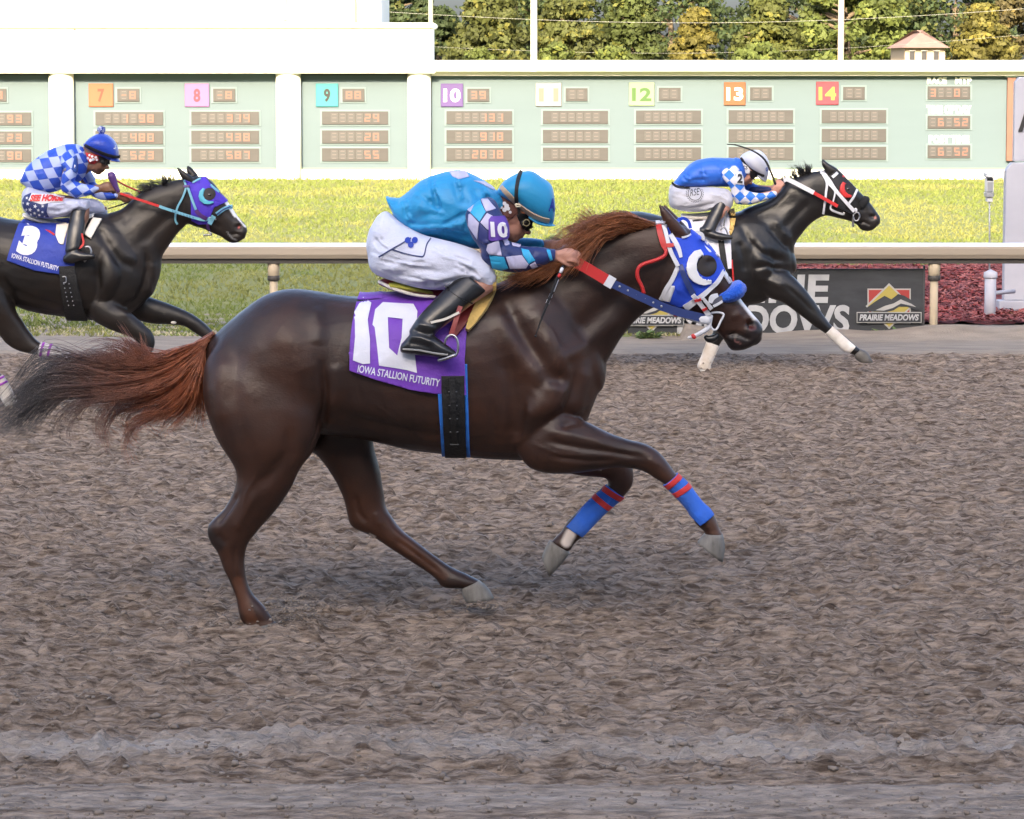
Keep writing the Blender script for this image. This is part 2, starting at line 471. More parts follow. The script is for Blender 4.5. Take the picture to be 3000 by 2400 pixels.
def pmat(name, col, rough=.6, col2=None, scale=5, stretch=(1,1,1), detail=4, lo=.35, hi=.65, bump=0, bscale=40, bstretch=(1,1,1), bdist=.01, metal=0, rvar=0, spec=.5, sheen=0, coat=0, paint=False, emit=0, col3=None, scale3=1.3, trans=0, attr=None):
    if name in MATS: return MATS[name]
    m = bpy.data.materials.new(name); m.use_nodes = True; t = m.node_tree; N = t.nodes; Lk = t.links.new
    b = N['Principled BSDF']; b.inputs['Roughness'].default_value = rough; b.inputs['Metallic'].default_value = metal
    b.inputs['Specular IOR Level'].default_value = spec
    if sheen: b.inputs['Sheen Weight'].default_value = sheen; b.inputs['Sheen Roughness'].default_value = .4
    if coat: b.inputs['Coat Weight'].default_value = coat; b.inputs['Coat Roughness'].default_value = .15
    tc = N.new('ShaderNodeTexCoord'); b.inputs['Base Color'].default_value = (*col, 1)
    cs = None
    def nz(sc, st, det, rgh=.6):
        mp = N.new('ShaderNodeMapping'); mp.inputs['Scale'].default_value = st; Lk(tc.outputs['Object'], mp.inputs[0])
        n = N.new('ShaderNodeTexNoise'); n.inputs['Scale'].default_value = sc; n.inputs['Detail'].default_value = det; n.inputs['Roughness'].default_value = rgh
        Lk(mp.outputs[0], n.inputs['Vector']); return n.outputs['Fac']
    def mix(fac, a, c):
        x = N.new('ShaderNodeMix'); x.data_type = 'RGBA'
        if isinstance(fac, float): x.inputs[0].default_value = fac
        else: Lk(fac, x.inputs[0])
        for s, i in ((a, 6), (c, 7)):
            if isinstance(s, tuple): x.inputs[i].default_value = (*s[:3], 1)
            else: Lk(s, x.inputs[i])
        return x.outputs[2]
    def ramp(s, l, h):
        r = N.new('ShaderNodeMapRange'); r.inputs[1].default_value = l; r.inputs[2].default_value = h; Lk(s, r.inputs[0]); return r.outputs[0]
    if attr:
        a = N.new('ShaderNodeAttribute'); a.attribute_name = attr; cs = a.outputs['Color']
    if col2: cs = mix(ramp(nz(scale, stretch, detail), lo, hi), col if cs is None else cs, col2)
    if col3: cs = mix(ramp(nz(scale3, stretch, 3), .4, .65), cs if cs is not None else col, col3)
    if paint:
        a = N.new('ShaderNodeAttribute'); a.attribute_name = 'paint'
        cs = mix(a.outputs['Alpha'], cs if cs is not None else col, a.outputs['Color'])
    if cs is not None: Lk(cs, b.inputs['Base Color'])
    if bump:
        bp = N.new('ShaderNodeBump'); bp.inputs['Strength'].default_value = bump; bp.inputs['Distance'].default_value = bdist
        Lk(nz(bscale, bstretch, 5), bp.inputs['Height']); Lk(bp.outputs[0], b.inputs['Normal'])
    if rvar:
        mr_ = N.new('ShaderNodeMapRange'); mr_.inputs[3].default_value = rough-rvar; mr_.inputs[4].default_value = rough+rvar; mr_.inputs[1].default_value = .3; mr_.inputs[2].default_value = .7
        Lk(nz(3.5, (1, 1, 1), 5), mr_.inputs[0]); Lk(mr_.outputs[0], b.inputs['Roughness'])
    if trans: b.inputs['Transmission Weight'].default_value = trans
    if emit: 
        b.inputs['Emission Color'].default_value = (*col, 1); b.inputs['Emission Strength'].default_value = emit
    MATS[name] = m; return m
rng = np.random.default_rng(7); random.seed(7)
# ================================================================ setting
def vnoise(x, y, seed):
    r = np.random.default_rng(seed); T = r.random((256, 256))
    xi = np.floor(x).astype(int); yi = np.floor(y).astype(int); fx = x-xi; fy = y-yi
    fx = fx*fx*(3-2*fx); fy = fy*fy*(3-2*fy)
    a = T[xi % 256, yi % 256]; b = T[(xi+1) % 256, yi % 256]; c = T[xi % 256, (yi+1) % 256]; d = T[(xi+1) % 256, (yi+1) % 256]
    return (a*(1-fx)+b*fx)*(1-fy)+(c*(1-fx)+d*fx)*fy-.5
def fbm(x, y, seed, oct=4, g=.55):
    s = 0; a = 1
    for i in range(oct):
        s = s+a*vnoise(x*2**i+17.3*i, y*2**i+5.1*i, seed+i); a *= g
    return s
def sheet(name, x0, x1, y0, y1, z, mat, kind='structure', nx=1, ny=1, fn=None):
    X = np.linspace(x0, x1, nx+1); Y = np.linspace(y0, y1, ny+1)
    return gridsheet(name, X, Y, z, mat, kind, fn)
def gridsheet(name, X, Y, z, mat, kind='structure', fn=None):
    gx, gy = np.meshgrid(X, Y); H = np.zeros_like(gx)+z
    if fn is not None: H = H+fn(gx, gy)
    V = np.stack([gx.ravel(), gy.ravel(), H.ravel()], 1); n = len(X)
    i = (np.arange(len(Y)-1)[:, None]*n+np.arange(n-1)[None]).ravel()
    Fc = np.stack([i, i+1, i+n+1, i+n], 1)
    me = bpy.data.meshes.new(name)
    me.vertices.add(len(V)); me.vertices.foreach_set('co', V.astype(np.float32).ravel())
    me.loops.add(len(Fc)*4); me.loops.foreach_set('vertex_index', Fc.astype(np.int32).ravel())
    me.polygons.add(len(Fc)); me.polygons.foreach_set('loop_start', np.arange(0, len(Fc)*4, 4, dtype=np.int32)); me.polygons.foreach_set('use_smooth', np.ones(len(Fc), bool))
    me.update(calc_edges=True); me.validate()
    o = link(name, me, None, mat); o['kind'] = kind
    return o
m_far = pmat('far_grass', (.10, .12, .035), .95, (.14, .14, .05), .4)
sheet('ground', -900, 900, -300, 1500, -.12, m_far)

# dirt track: harrowed loose dirt, real clods and grooves
m_dirt = pmat('track_dirt', (.105, .074, .054), .95, (.41, .32, .25), 38, (.22, 1, 1), 4, .36, .64, bump=1, bscale=60, bstretch=(.3, 1, 1), bdist=.04, spec=.2, paint=True)
def dirt_h(x, y):
    wob = fbm(x*.35, y*.8, 90, 3)*.3
    a_ = fbm(x*7, (y+wob*.1)*19, 9, 2, .6); h = .022*fbm(x*2.2, (y+wob*.2)*6, 1, 2, .6)+.060*(.32-np.abs(a_))+.034*fbm(x*12, y*26, 14, 2, .7)+.04*fbm(x*.4, y*.8, 20, 2)
    h += .020*np.maximum(0, fbm(x*13, y*12, 31, 2)-.08)*3
    # drier, rougher strip and the smooth wheel-packed lane by the near side
    s = np.exp(-((y-11.35)/.28)**2); h += s*(.03*fbm(x*9, y*12, 40, 3, .6)+.008)
    pk = np.clip((10.98-y)/.15, 0, 1); h = h*(1-.80*pk)+pk*(.012*np.sin(y*37)-.006)
    # hoof holes
    pr_ = random.Random(5); prints = [(pr_.uniform(-.17, .17)*yy_, yy_, pr_.uniform(.06, .10), pr_.uniform(.018, .038)) for yy_ in [pr_.uniform(11.8, 26) for _ in range(46)]]
    for hx, hy, r, dp in prints+list(((-1.05, 13.83, .10, .05), (-.62, 11.2, .09, .05), (-.45, 11.35, .07, .04), (1.55, 11.25, .06, .04), (1.2, 16.4, .12, .04), (2.3, 17.5, .13, .04), (1.9, 14.9, .12, .035), (-2.4, 16.2, .13, .04))):
        d2 = ((x-hx)**2/1.6+(y-hy)**2)/r**2; h += -dp*np.exp(-d2)+dp*.6*np.exp(-((np.sqrt(d2)-1.5)/.45)**2)
    edge = np.clip((27.2-y)/.4, 0, 1)
    return h*edge
xs = np.concatenate([np.linspace(-60, -7, 24)[:-1], np.linspace(-7, -2.6, 130)[:-1], np.linspace(-2.6, 2.6, 520)[:-1], np.linspace(2.6, 7, 130)[:-1], np.linspace(7, 60, 24)])
yl = [9.6]
while yl[-1] < 27.2: yl.append(yl[-1]+.0145*(yl[-1]/12)**1.2)
ys = np.concatenate([np.linspace(-6, 9.3, 40), yl, [27.3]])
track = gridsheet('dirt_track', xs, ys, 0, m_dirt, fn=dirt_h)
tvv = getv(track.data); dry = np.exp(-((tvv[:, 1]-11.38)/.26)**4)*np.clip(.62+1.3*fbm(tvv[:, 0]*1.3, tvv[:, 1]*4, 77, 4), 0, 1)*.62     # dry pale strip of dust
pk_ = np.clip((10.95-tvv[:, 1])/.2, 0, 1)*np.clip(.35+.8*fbm(tvv[:, 0]*.3, tvv[:, 1]*9, 78, 3), 0, 1)*.5
cc = np.zeros((len(tvv), 4)); cc[:, :3] = (.50, .455, .415); cc[:, 3] = np.maximum(dry, pk_)
ca = track.data.color_attributes.new('paint', 'FLOAT_COLOR', 'POINT'); ca.data.foreach_set('color', cc.astype(np.float32).ravel())
# loose clods lying on the harrowed dirt, and a few kicked up by the hooves
def clods(name, pts, mat, label):
    V, Fc = [], []
    base = [(-1,-1,-.6),(1,-1,-.6),(1,1,-.6),(-1,1,-.6),(-.7,-.6,.5),(.8,-.7,.4),(.6,.7,.6),(-.6,.8,.45)]
    fb = [(3,2,1,0),(4,5,6,7),(0,1,5,4),(1,2,6,5),(2,3,7,6),(3,0,4,7)]
    for (x, y, z, s) in pts:
        n = len(V); a = random.uniform(0, 6.28); ca, sa = math.cos(a), math.sin(a); e = random.uniform(.7, 1.6)
        for bx_, by_, bz_ in base:
            bx_ *= e*random.uniform(.6, 1.2); by_ *= random.uniform(.6, 1.2); bz_ *= random.uniform(.5, 1.2)
            V.append((x+s*(bx_*ca-by_*sa), y+s*(bx_*sa+by_*ca), z+s*bz_))
        Fc += [tuple(i+n for i in f) for f in fb]
    o = mk(name, V, Fc, mat, None, smooth=True); tag(o, label, 'dirt', kind='stuff'); return o
pts = []
for i in range(16000):
    y = 9.8+17*rng.random()**1.35; hw = y*.165+.3; x = rng.uniform(-hw, hw)
    pts.append((x, y, 0, rng.choice([.004, .006, .009, .014], p=[.5, .33, .14, .03])))
hz = dirt_h(np.array([p[0] for p in pts]), np.array([p[1] for p in pts]))
pts = [(p[0], p[1], h+p[3]*.3, p[3]) for p, h in zip(pts, hz)]
clods('dirt_clods', pts, pmat('clod_dirt', (.17, .132, .107), .95, (.27, .23, .195), 2.5, (1,1,1), 3, spec=.2), 'loose crumbs of brown dirt lying all over the harrowed track')
pts = []
for cx_, cy_, Yd, sx, sy, n in ((850, 1795, 13.9, 55, 28, 260), (760, 1835, 13.9, 60, 10, 120), (1420, 1775, 14.1, 40, 8, 25), (2155, 1075, 25.4, 45, 16, 90), (300, 1190, 22.6, 50, 15, 60)):
    for i in range(n):
        p = at(cx_+rng.normal()*sx, cy_+rng.normal()*sy, Yd+rng.normal()*.08)
        if p.z > .005: pts.append((p.x, p.y, p.z, rng.uniform(.003, .009)))
clods('flying_dirt', pts, MATS['clod_dirt'], 'small crumbs of dirt thrown up behind the galloping hooves')

# pale shoulder between dirt and rail
m_sh = pmat('shoulder_gravel', (.28, .235, .19), .95, (.20, .165, .132), 9, (.3, 1, 1), 5, bump=.5, bscale=60, bdist=.02)
gridsheet('shoulder', np.concatenate([np.linspace(-60, -7, 20)[:-1], np.linspace(-7, 7, 300)[:-1], np.linspace(7, 60, 20)]), np.linspace(27.05, 31.2, 60), .004, m_sh,
          fn=lambda x, y: .012*fbm(x*2, y*6, 3, 3)+np.clip((y-27.05)/.15, 0, 1)*.05-.03+np.where(x > 1.5, .10*np.exp(-((y-28.55)/.25)**2)*(1+fbm(x*.9, y, 5, 3)), 0))
# lawn (sunlit beyond the shade) with real blades
m_lawn = pmat('lawn_soil', (.13, .155, .042), .95, (.17, .175, .05), 1.5, bump=.4, bscale=30)
lawn = gridsheet('lawn', np.linspace(-60, 60, 60), np.linspace(28.5, 90, 60), .028, m_lawn, fn=lambda x, y: .03*fbm(x*.2, y*.2, 8, 2)-np.where((x > 1.7) & (y < 38.5), .2, 0))
def mulch_x0(y): return 1.85*y/28.7
m_grass = pmat('grass_blades', (.2, .2, .05), .75, attr='tone', spec=.2)
def grass():
    V, Fc, C = [], [], []
    def tuft(x, y, h, tone):
        for k in range(3):
            a = rng.uniform(0, math.pi); w = h*rng.uniform(.10, .22); lean = rng.normal()*.5*h; l2 = rng.normal()*.4*h
            n = len(V); dx, dy = math.cos(a)*w, math.sin(a)*w
            V.extend([(x-dx, y-dy, .02), (x+dx, y+dy, .02), (x+dx*.5+lean, y+dy*.5+l2, .02+h), (x-dx*.5+lean, y-dy*.5+l2, .02+h*.9)])
            Fc.append((n, n+1, n+2, n+3)); C.append(tone)
    NG = 88000; YY = 28.6+39*rng.random(NG)**1.45; XX = (YY*.20+.6)*rng.uniform(-1, 1, NG); QQ = fbm(XX*.5, YY*.35, 60, 3)
    for x, y, q in zip(XX.tolist(), YY.tolist(), QQ.tolist()):
        if x > 1.75*y/28.7 and y < 38.5: continue
        if y < 29.0 and rng.random() < .5: continue
        t = rng.random()
        tone = np.array((.125, .165, .042))*(1-t)+np.array((.160, .185, .048))*t
        if q > .1: tone = tone*.7+np.array((.30, .26, .10))*.3
        if y < 29.6 and rng.random() < .25: tone = np.array((.4, .37, .24))
        tuft(x, y, rng.uniform(.020, .040)*(1+.02*(y-28)), tone)
    me = bpy.data.meshes.new('grass'); me.from_pydata(V, [], Fc)
    ca = me.color_attributes.new('tone', 'FLOAT_COLOR', 'CORNER')
    cc = np.repeat(np.hstack([np.array(C), np.ones((len(C), 1))]), 4, axis=0); ca.data.foreach_set('color', cc.astype(np.float32).ravel())
    o = link('grass', me, None, m_grass); tag(o, 'mown grass blades covering the infield lawn', 'grass', kind='stuff')
grass()
# red mulch bed at the right
m_mul = pmat('red_mulch', (.16, .024, .024), .95, (.08, .013, .014), 9, (.4, 1, 1), 5, bump=1, bscale=40, bdist=.05, col3=(.20, .05, .045), scale3=3)
gridsheet('mulch_bed', np.linspace(1.6, 9, 220), np.linspace(29.9, 38.6, 200), .045, m_mul, fn=lambda x, y: .05*fbm(x*6, y*5, 70, 3))
def chips():
    V, Fc = [], []
    for i in range(16000):
        y = 29.9+8.4*rng.random()**1.2; x = rng.uniform(1.85*y/28.7, 2.0+y*.15)
        a = rng.uniform(0, 3.14); b_ = rng.normal()*.2; l = rng.uniform(.015, .04); w = l*rng.uniform(.15, .4); n = len(V)
        c, s = math.cos(a), math.sin(a); z = .055+rng.random()*.02
        for u, v_ in ((-l, -w), (l, -w), (l, w), (-l, w)): V.append((x+u*c-v_*s, y+u*s+v_*c, z+u*b_+.02*rng.random()))
        Fc.append((n, n+1, n+2, n+3))
    o = mk('mulch_chips', V, Fc, pmat('mulch_chip', (.24, .033, .033), .9, (.11, .017, .02), 14, (1,1,1), 2, col3=(.32, .12, .11), scale3=6), None, False)
    tag(o, 'red wood chips covering the bed beyond the rail', 'mulch', kind='stuff')
chips()

# grandstand behind the camera: its long shadow covers the track
m_gs = pmat('grandstand_wall', (.5, .48, .45), .8, (.45, .43, .40), .5)
YG = -32.0; GH = (42.3-YG)*math.tan(SUN_EL)/math.cos(SUN_AZ)
g = thing('grandstand', (0, YG, 0), 'long grandstand behind the photographer whose shadow covers the track', 'grandstand')
sk = .055
def gsbox(name, x0, x1, y0, y1, z0, z1, m):
    v, f = box(x0, x1, y0, y1, z0, z1); return mk(name, v, f, m, g, False)
gsbox('wall', -150, 130, YG-14, YG-.5, -.1, GH-.8, m_gs); gsbox('roof', -151, 131, YG-15, YG, GH-.78, GH, m_gs)
for i in range(14): gsbox('column', -140+20*i, -139.2+20*i, YG-.48, YG-.05, -.1, GH-.8, m_gs)

# ---------------------------------------------------------------- rail with posts
m_rail = pmat('rail_cream', (.39, .335, .265), .55, (.31, .265, .21), 4, (.05, 1, 1), 4, bump=.2, bscale=18, bstretch=(.06, 1, 1))
m_railtop = pmat('rail_white', (.75, .76, .78), .5, (.66, .66, .68), 5, (.1, 1, 1))
m_raildark = pmat('rail_underside', (.05, .045, .04), .6)
YR = 28.7
rt = at(1500, 716, YR).z; rb = at(1500, 757, YR).z; ru = at(1500, 772, YR).z
r_ = thing('race_rail', (0, YR, 0), 'cream inside rail with white top and dark underside running along the dirt track', 'rail')
def extr(name, prof, x0, x1, mat, parent):
    n = len(prof); v = [(x0, y, z) for y, z in prof]+[(x1, y, z) for y, z in prof]
    f = [tuple(range(n)), tuple(range(2*n-1, n-1, -1))]+[(i, i+n, (i+1) % n+n, (i+1) % n) for i in range(n)]
    o = mk(name, v, f, mat, parent, False); return o
hh = rt-rb
extr('rail_face', [(YR-.06, rb), (YR-.085, rb+hh*.3), (YR-.09, rb+hh*.75), (YR-.08, rt-.016), (YR+.06, rt-.016), (YR+.09, rb)], -60, 60, m_rail, r_)
extr('rail_cap', [(YR-.087, rt-.0155), (YR-.07, rt+.004), (YR+.03, rt+.012), (YR+.08, rt-.0155)], -60, 60, m_railtop, r_)
extr('support_beam', [(YR-.03, ru), (YR-.03, rb-.001), (YR+.10, rb-.001), (YR+.10, ru)], -60, 60, m_raildark, r_)
m_post = pmat('post_tan', (.46, .38, .27), .6, (.40, .33, .23), 6)
for i in range(-4, 6):
    px = 577+694*i; p = at(px*1.3915, 990, YR+.03)
    if abs(p.x) > 14: continue
    o = mkr('post', [tube([(p.x, YR+.03, -.1), (p.x, YR+.03, ru-.13)], .036, 14), tube([(p.x, YR+.03, ru-.12), (p.x, YR+.03, ru-.005)], [.05, .055], 14)], m_post, r_)
    mkr('clamp', [tube([(p.x, YR+.03, ru-.15), (p.x, YR+.03, ru-.11)], .055, 14)], m_raildark, o)

# ---------------------------------------------------------------- black sign under the rail
YS = 28.78
sg = thing('banner_sign', at(*V0(1630, 705), YS), 'black hoarding below the rail with silver lettering and a red and yellow diamond emblem', 'sign')
m_blk = pmat('sign_black', (.018, .021, .026), .65, (.034, .038, .045), 7, (.3, 1, 1), 5, bump=.15, bscale=20)
def vb(name, x0, y0, x1, y1, Yf, Yb, m, par, b=0):
    v, f = vbox(x0, y0, x1, y1, Yf, Yb); o = mk(name, v, f, m, par, False)
    if b: bev(o, b)
    return o
vb('board', 1322, 566, 1945, 706, YS, YS+.03, m_blk, sg)
vb('board_edge', 1943, 560, 1948, 708, YS-.01, YS+.05, pmat('sign_edge', (.05, .05, .055), .6), sg)
m_sil = pmat('letter_silver', (.42, .43, .44), .5, (.30, .31, .33), 5); m_grey = pmat('letter_grey', (.22, .23, .24), .6)
flattext('letter', 'PRAIRIE', 1425, 638, 1746, 578, YS-.006, m_sil, sg, bold=.035, shear=.06, thick=.006)
flattext('letter', 'MEADOWS', 1425, 704, 1788, 642, YS-.006, m_sil, sg, bold=.035, shear=.06, thick=.006)
for o in [c for c in COL.objects if c.parent == sg and c.name.startswith('letter')]:   # text runs bottom to top
    pass
m_red = pmat('emblem_red', (.30, .03, .027), .6); m_yel = pmat('emblem_yellow', (.34, .28, .06), .6); m_wht = pmat('emblem_white', (.33, .33, .32), .6)
def emblem(cx, cy, s):
    e = lambda x, y: (cx+x*s, cy+y*s)
    def fp(nm, pts, lay, m): return flatpoly(nm, [e(*p) for p in pts], YS-.004-.0045*lay, m, sg, thick=.004)
    fp('emblem_square', [(-48, -36), (48, -36), (48, 42), (-48, 42)], 0, m_wht); fp('emblem_field', [(-45, -33), (45, -33), (45, 39), (-45, 39)], 1, m_red)
    fp('emblem_diamond_rim', [(0, -48), (52, 3), (0, 54), (-52, 3)], 2, m_wht); fp('emblem_diamond', [(0, -43), (47, 3), (0, 49), (-47, 3)], 3, m_yel)
    fp('emblem_horse', [(-60, 14), (-30, -8), (-10, -20), (5, -12), (20, -24), (34, -20), (60, -4), (68, 6), (60, 12), (40, 4), (22, 4), (10, 12), (-6, 16)], 4, m_blk)
    fp('emblem_highlight', [(-30, 12), (-8, 2), (10, -3), (26, -12), (50, -2), (60, 5), (44, 1), (26, -3), (8, 7), (-12, 13)], 5, m_wht)
    fp('emblem_plate', [(-72, 16), (72, 16), (72, 40), (-72, 40)], 6, m_wht); fp('emblem_plate_inner', [(-70, 18), (70, 18), (70, 38), (-70, 38)], 7, m_blk)
    o = flattext('emblem_lettering', 'PRAIRIE MEADOWS', cx-66*s, cy+35*s, cx+66*s, cy+21*s, YS-.04, m_sil, sg, bold=.04, shear=.2)
emblem(1872, 642, .95); emblem(1372, 648, .95)
# weeds by the sign
m_weed = pmat('weed_leaf', (.07, .13, .04), .7, (.11, .15, .05), 30)
for k, (wx, wy) in enumerate(((1365, 712), (1890, 708), (1905, 704), (1850, 706), (1700, 706), (1780, 707))):
    b0 = gnd(*V0(wx, wy), .03); V, Fc = [], []
    for i in range(46 if k < 3 else 16):
        a = rng.uniform(0, 6.28); l = rng.uniform(.06, .17)*(1 if k < 3 else .7); n = len(V); e = rng.uniform(.1, .8)
        d = np.array((math.cos(a), math.sin(a)*.6, e)); d /= np.linalg.norm(d); s_ = np.array((-math.sin(a), math.cos(a), 0))*l*.14
        c0 = np.array(b0)+np.array((rng.normal()*.05, rng.normal()*.03, .0))
        V += [c0-s_*.3, c0+d*l*.5-s_, c0+d*l+np.array((0, 0, -l*.2)), c0+d*l*.5+s_]; Fc.append((n, n+1, n+2, n+3))
    o = mk('weed', V, Fc, m_weed, None, False)
    tag(o, ['low green weed on the sand below the neck of the nearest horse', 'spreading green weed below the red and yellow emblem', 'larger leaf of green weed right of the emblem point', 'small weed left of the emblem on the sand', 'tiny weed under the silver letters', 'tiny weed beside the leg wrap of the black horse'][k], 'weed', 'weeds on the sand by the sign')

# ---------------------------------------------------------------- white finish pylon, bollard and sensor post at the right
m_pyl = pmat('pylon_white', (.40, .41, .47), .6, (.36, .37, .43), 3)
YP = 31.2
fp_ = thing('finish_pylon', at(2990, 870, YP), 'tall white pylon with black lettering at the right edge', 'pylon')
a = at(2941, 870, YP); b0 = at(2957, 477, YP); c0 = at(2974, 477, YP); t0 = at(2975, 226, YP); base = at(2941, 880, YP)
x1 = a.x+1.0
def prism(name, pts, y0, y1, mat, par):
    n = len(pts); v = [(x, y0, z) for x, z in pts]+[(x, y1, z) for x, z in pts]
    f = [tuple(range(n)), tuple(range(2*n-1, n-1, -1))]+[(i, i+n, (i+1) % n+n, (i+1) % n) for i in range(n)]
    return bev(mk(name, v, f, mat, par, False), .008)
k = at(2941, 501, YP)
prism('shaft', [(a.x, base.z), (x1, base.z), (x1, c0.z), (c0.x-.03, c0.z), (a.x, k.z)], YP, YP+.14, m_pyl, fp_)
prism('head', [(t0.x, c0.z+.012), (x1+.1, c0.z+.012), (x1+.1, t0.z), (t0.x+.04, t0.z), (t0.x, t0.z-.05)], YP+.02, YP+.12, m_pyl, fp_)
prism('base_ledge', [(a.x-.05, base.z-.10), (x1+.05, base.z-.10), (x1+.05, base.z-.002), (a.x-.05, base.z-.002)], YP-.03, YP+.17, m_pyl, fp_)
prism('footing', [(a.x-.05, -.1), (x1+.05, -.1), (x1+.05, base.z-.103), (a.x-.05, base.z-.103)], YP-.05, YP+.2, pmat('footing_brick', (.33, .17, .12), .8, (.28, .14, .10), 9), fp_)
m_ink = pmat('ink_black', (.02, .02, .022), .5)
flattext('letter', 'A', 2983, 386, 3030, 300, YP+.008, m_ink, fp_, bold=.05, shear=.2, conv=ID, thick=.01)
bl = thing('bollard', at(2900, 938, 30.6), 'short white pipe bollard with cap in the red mulch', 'bollard')
p0 = at(2900, 938, 30.6); p1 = at(2900, 815, 30.6); p2 = at(2900, 795, 30.6); rr = (at(2919, 900, 30.6).x-p0.x)
mkr('pipe', [tube([(p0.x, 30.6, 0), (p0.x, 30.6, p1.z)], rr*.92, 18)], m_pyl, bl); 
mkr('cap', [tube([(p0.x, 30.6, p1.z+.002), (p0.x, 30.6, p1.z+.01), (p0.x, 30.6, p2.z-.01), (p0.x, 30.6, p2.z)], [rr*1.08, rr*1.1, rr*1.08, rr*.7], 18)], m_pyl, bl)
mkr('pipe_arm', [tube([(p0.x, 30.6, at(0, 860, 30.6).z), (a.x+.05, 30.9, at(0, 860, 30.6).z)], .02, 10)], m_pyl, bl)
sn = thing('sensor_post', at(2900, 800, 30.65), 'grey sensor box on a thin metal stem rising above the rail', 'sensor')
m_gm = pmat('grey_metal', (.30, .31, .33), .45, metal=.3); m_gl = pmat('grey_light', (.55, .56, .58), .5)
def ib(nm, x0, y0, x1_, y1, Yf, Yb, m, par, b=.006):
    p = at(x0, y1, Yf); q = at(x1_, y0, Yf); v, f = box(p.x, q.x, Yf, Yb, p.z, q.z); return bev(mk(nm, v, f, m, par, False), b)
q0 = at(2899, 795, 30.65); q1 = at(2899, 588, 30.65)
mkr('stem', [tube([tuple(q0-Vector((0, 0, .02))), tuple(q1)], .008, 8)], m_gm, sn)
ib('hood', 2888, 507, 2915, 520, 30.58, 30.76, m_gl, sn); ib('box', 2890, 521, 2912, 563, 30.62, 30.75, m_gl, sn)
ib('lens', 2892, 523, 2909, 530, 30.615, 30.619, m_ink, sn, 0); ib('window', 2893, 534, 2909, 561, 30.612, 30.619, m_gm, sn, 0)
ib('collar', 2889, 564, 2912, 578, 30.60, 30.76, m_gm, sn); ib('foot', 2892, 579, 2909, 592, 30.62, 30.74, m_gl, sn)
# ---------------------------------------------------------------- tote board
YB = 67.5
tb = thing('tote_board', at(*V0(1078, 380), YB), 'long pale green betting board with numbered cells and white columns beyond the lawn', 'board')
m_grn = pmat('tote_green', (.076, .116, .142), .6, (.070, .108, .133), 1.2, (.2, 1, 1)); m_grn2 = pmat('tote_green_dark', (.10, .15, .13), .6)
m_cream = pmat('tote_cream', (.80, .79, .72), .6); m_pink = pmat('wall_cream', (.24, .21, .17), .7); m_white = pmat('tote_white', (.82, .82, .80), .55)
def tv(nm, x0, y0, x1, y1, Yf, Yb, m, par=tb, b=0): return vb(nm, x0, y0, x1, y1, Yf, Yb, m, par, b)
tv('wall', -1100, 152, 3300, 357, YB, YB+1.2, m_grn)
tv('plinth', -1100, 357.2, 3300, 384, YB-.10, YB+1.2, m_cream)
tv('plinth_lip', -1100, 353, 3300, 356.8, YB-.05, YB-.002, m_grn2)
tv('cornice', 912.5, 127, 3300, 151, YB-.45, YB+1.2, m_white, b=.03); tv('cornice_lip', 908, 151.3, 3300, 160, YB-.2, YB-.003, m_cream)
# big white overhang at the left and the house above it
tv('overhang', -1100, 60, 910, 148, YB-.38, YB+1.5, m_white); tv('overhang_top_moulding', -1100, 48, 917, 59.7, YB-.5, YB+1.6, m_cream, b=.05)
tv('overhang_bottom_moulding', -1100, 148.3, 917, 155, YB-.46, YB+1.4, m_white, b=.03)
tv('panel_joint', 157, 61, 159, 148, YB-.392, YB-.382, m_pink)
tv('painted_soffit_shadow', -1100, 155.4, 105, 158.5, YB-.3, YB-.01, m_ink); tv('painted_soffit_shadow', 636, 155.4, 858, 158.5, YB-.3, YB-.01, m_ink)  # solid black strips painted in as the shadow line under the overhang
for x0, x1 in ((105, 158), (582, 635), (858, 908)):
    c = at(*V0((x0+x1)/2, 357), YB-.12); r = (at(*V0(x1, 357), YB-.12).x-c.x); z1 = at(*V0(0, 155.5), YB-.12).z
    mkr('column', [tube([(c.x, YB-.12, -.05), (c.x, YB-.12, z1)], r, 24)], m_cream, tb)
tv('red_panel', 2119, 163, 2139, 339, YB-.12, YB-.004, pmat('tote_redbrown', (.16, .075, .055), .7, (.14, .065, .05), 3)); tv('panel_cap', 2116, 158, 2142, 162.5, YB-.16, YB-.004, m_grn2)
# screen house above the overhang
sh = thing('screen_house', at(*V0(400, 48), YB+1), 'white and cream upper building standing above the left of the betting board', 'building')
tv('wall', -1100, -160, 800, 47.5, YB+1.0, YB+6, m_white, sh); tv('cream_panel', 62, -160, 134, 44, YB+.96, YB+.995, m_pink, sh); tv('cream_panel', 600, -160, 684, 44, YB+.96, YB+.995, m_pink, sh)
tv('screen_frame', 134.5, -160, 599.5, 41, YB+.9, YB+.995, m_white, sh); tv('cream_strip', 134.5, 41.3, 599.5, 47, YB+.93, YB+.995, m_pink, sh)
tv('red_downpipe', 747, -160, 749.5, 47, YB+.85, YB+.995, pmat('pipe_red', (.40, .12, .08), .6), sh); tv('cream_panel', 690, -160, 745, 44, YB+.97, YB+.995, m_cream, sh)
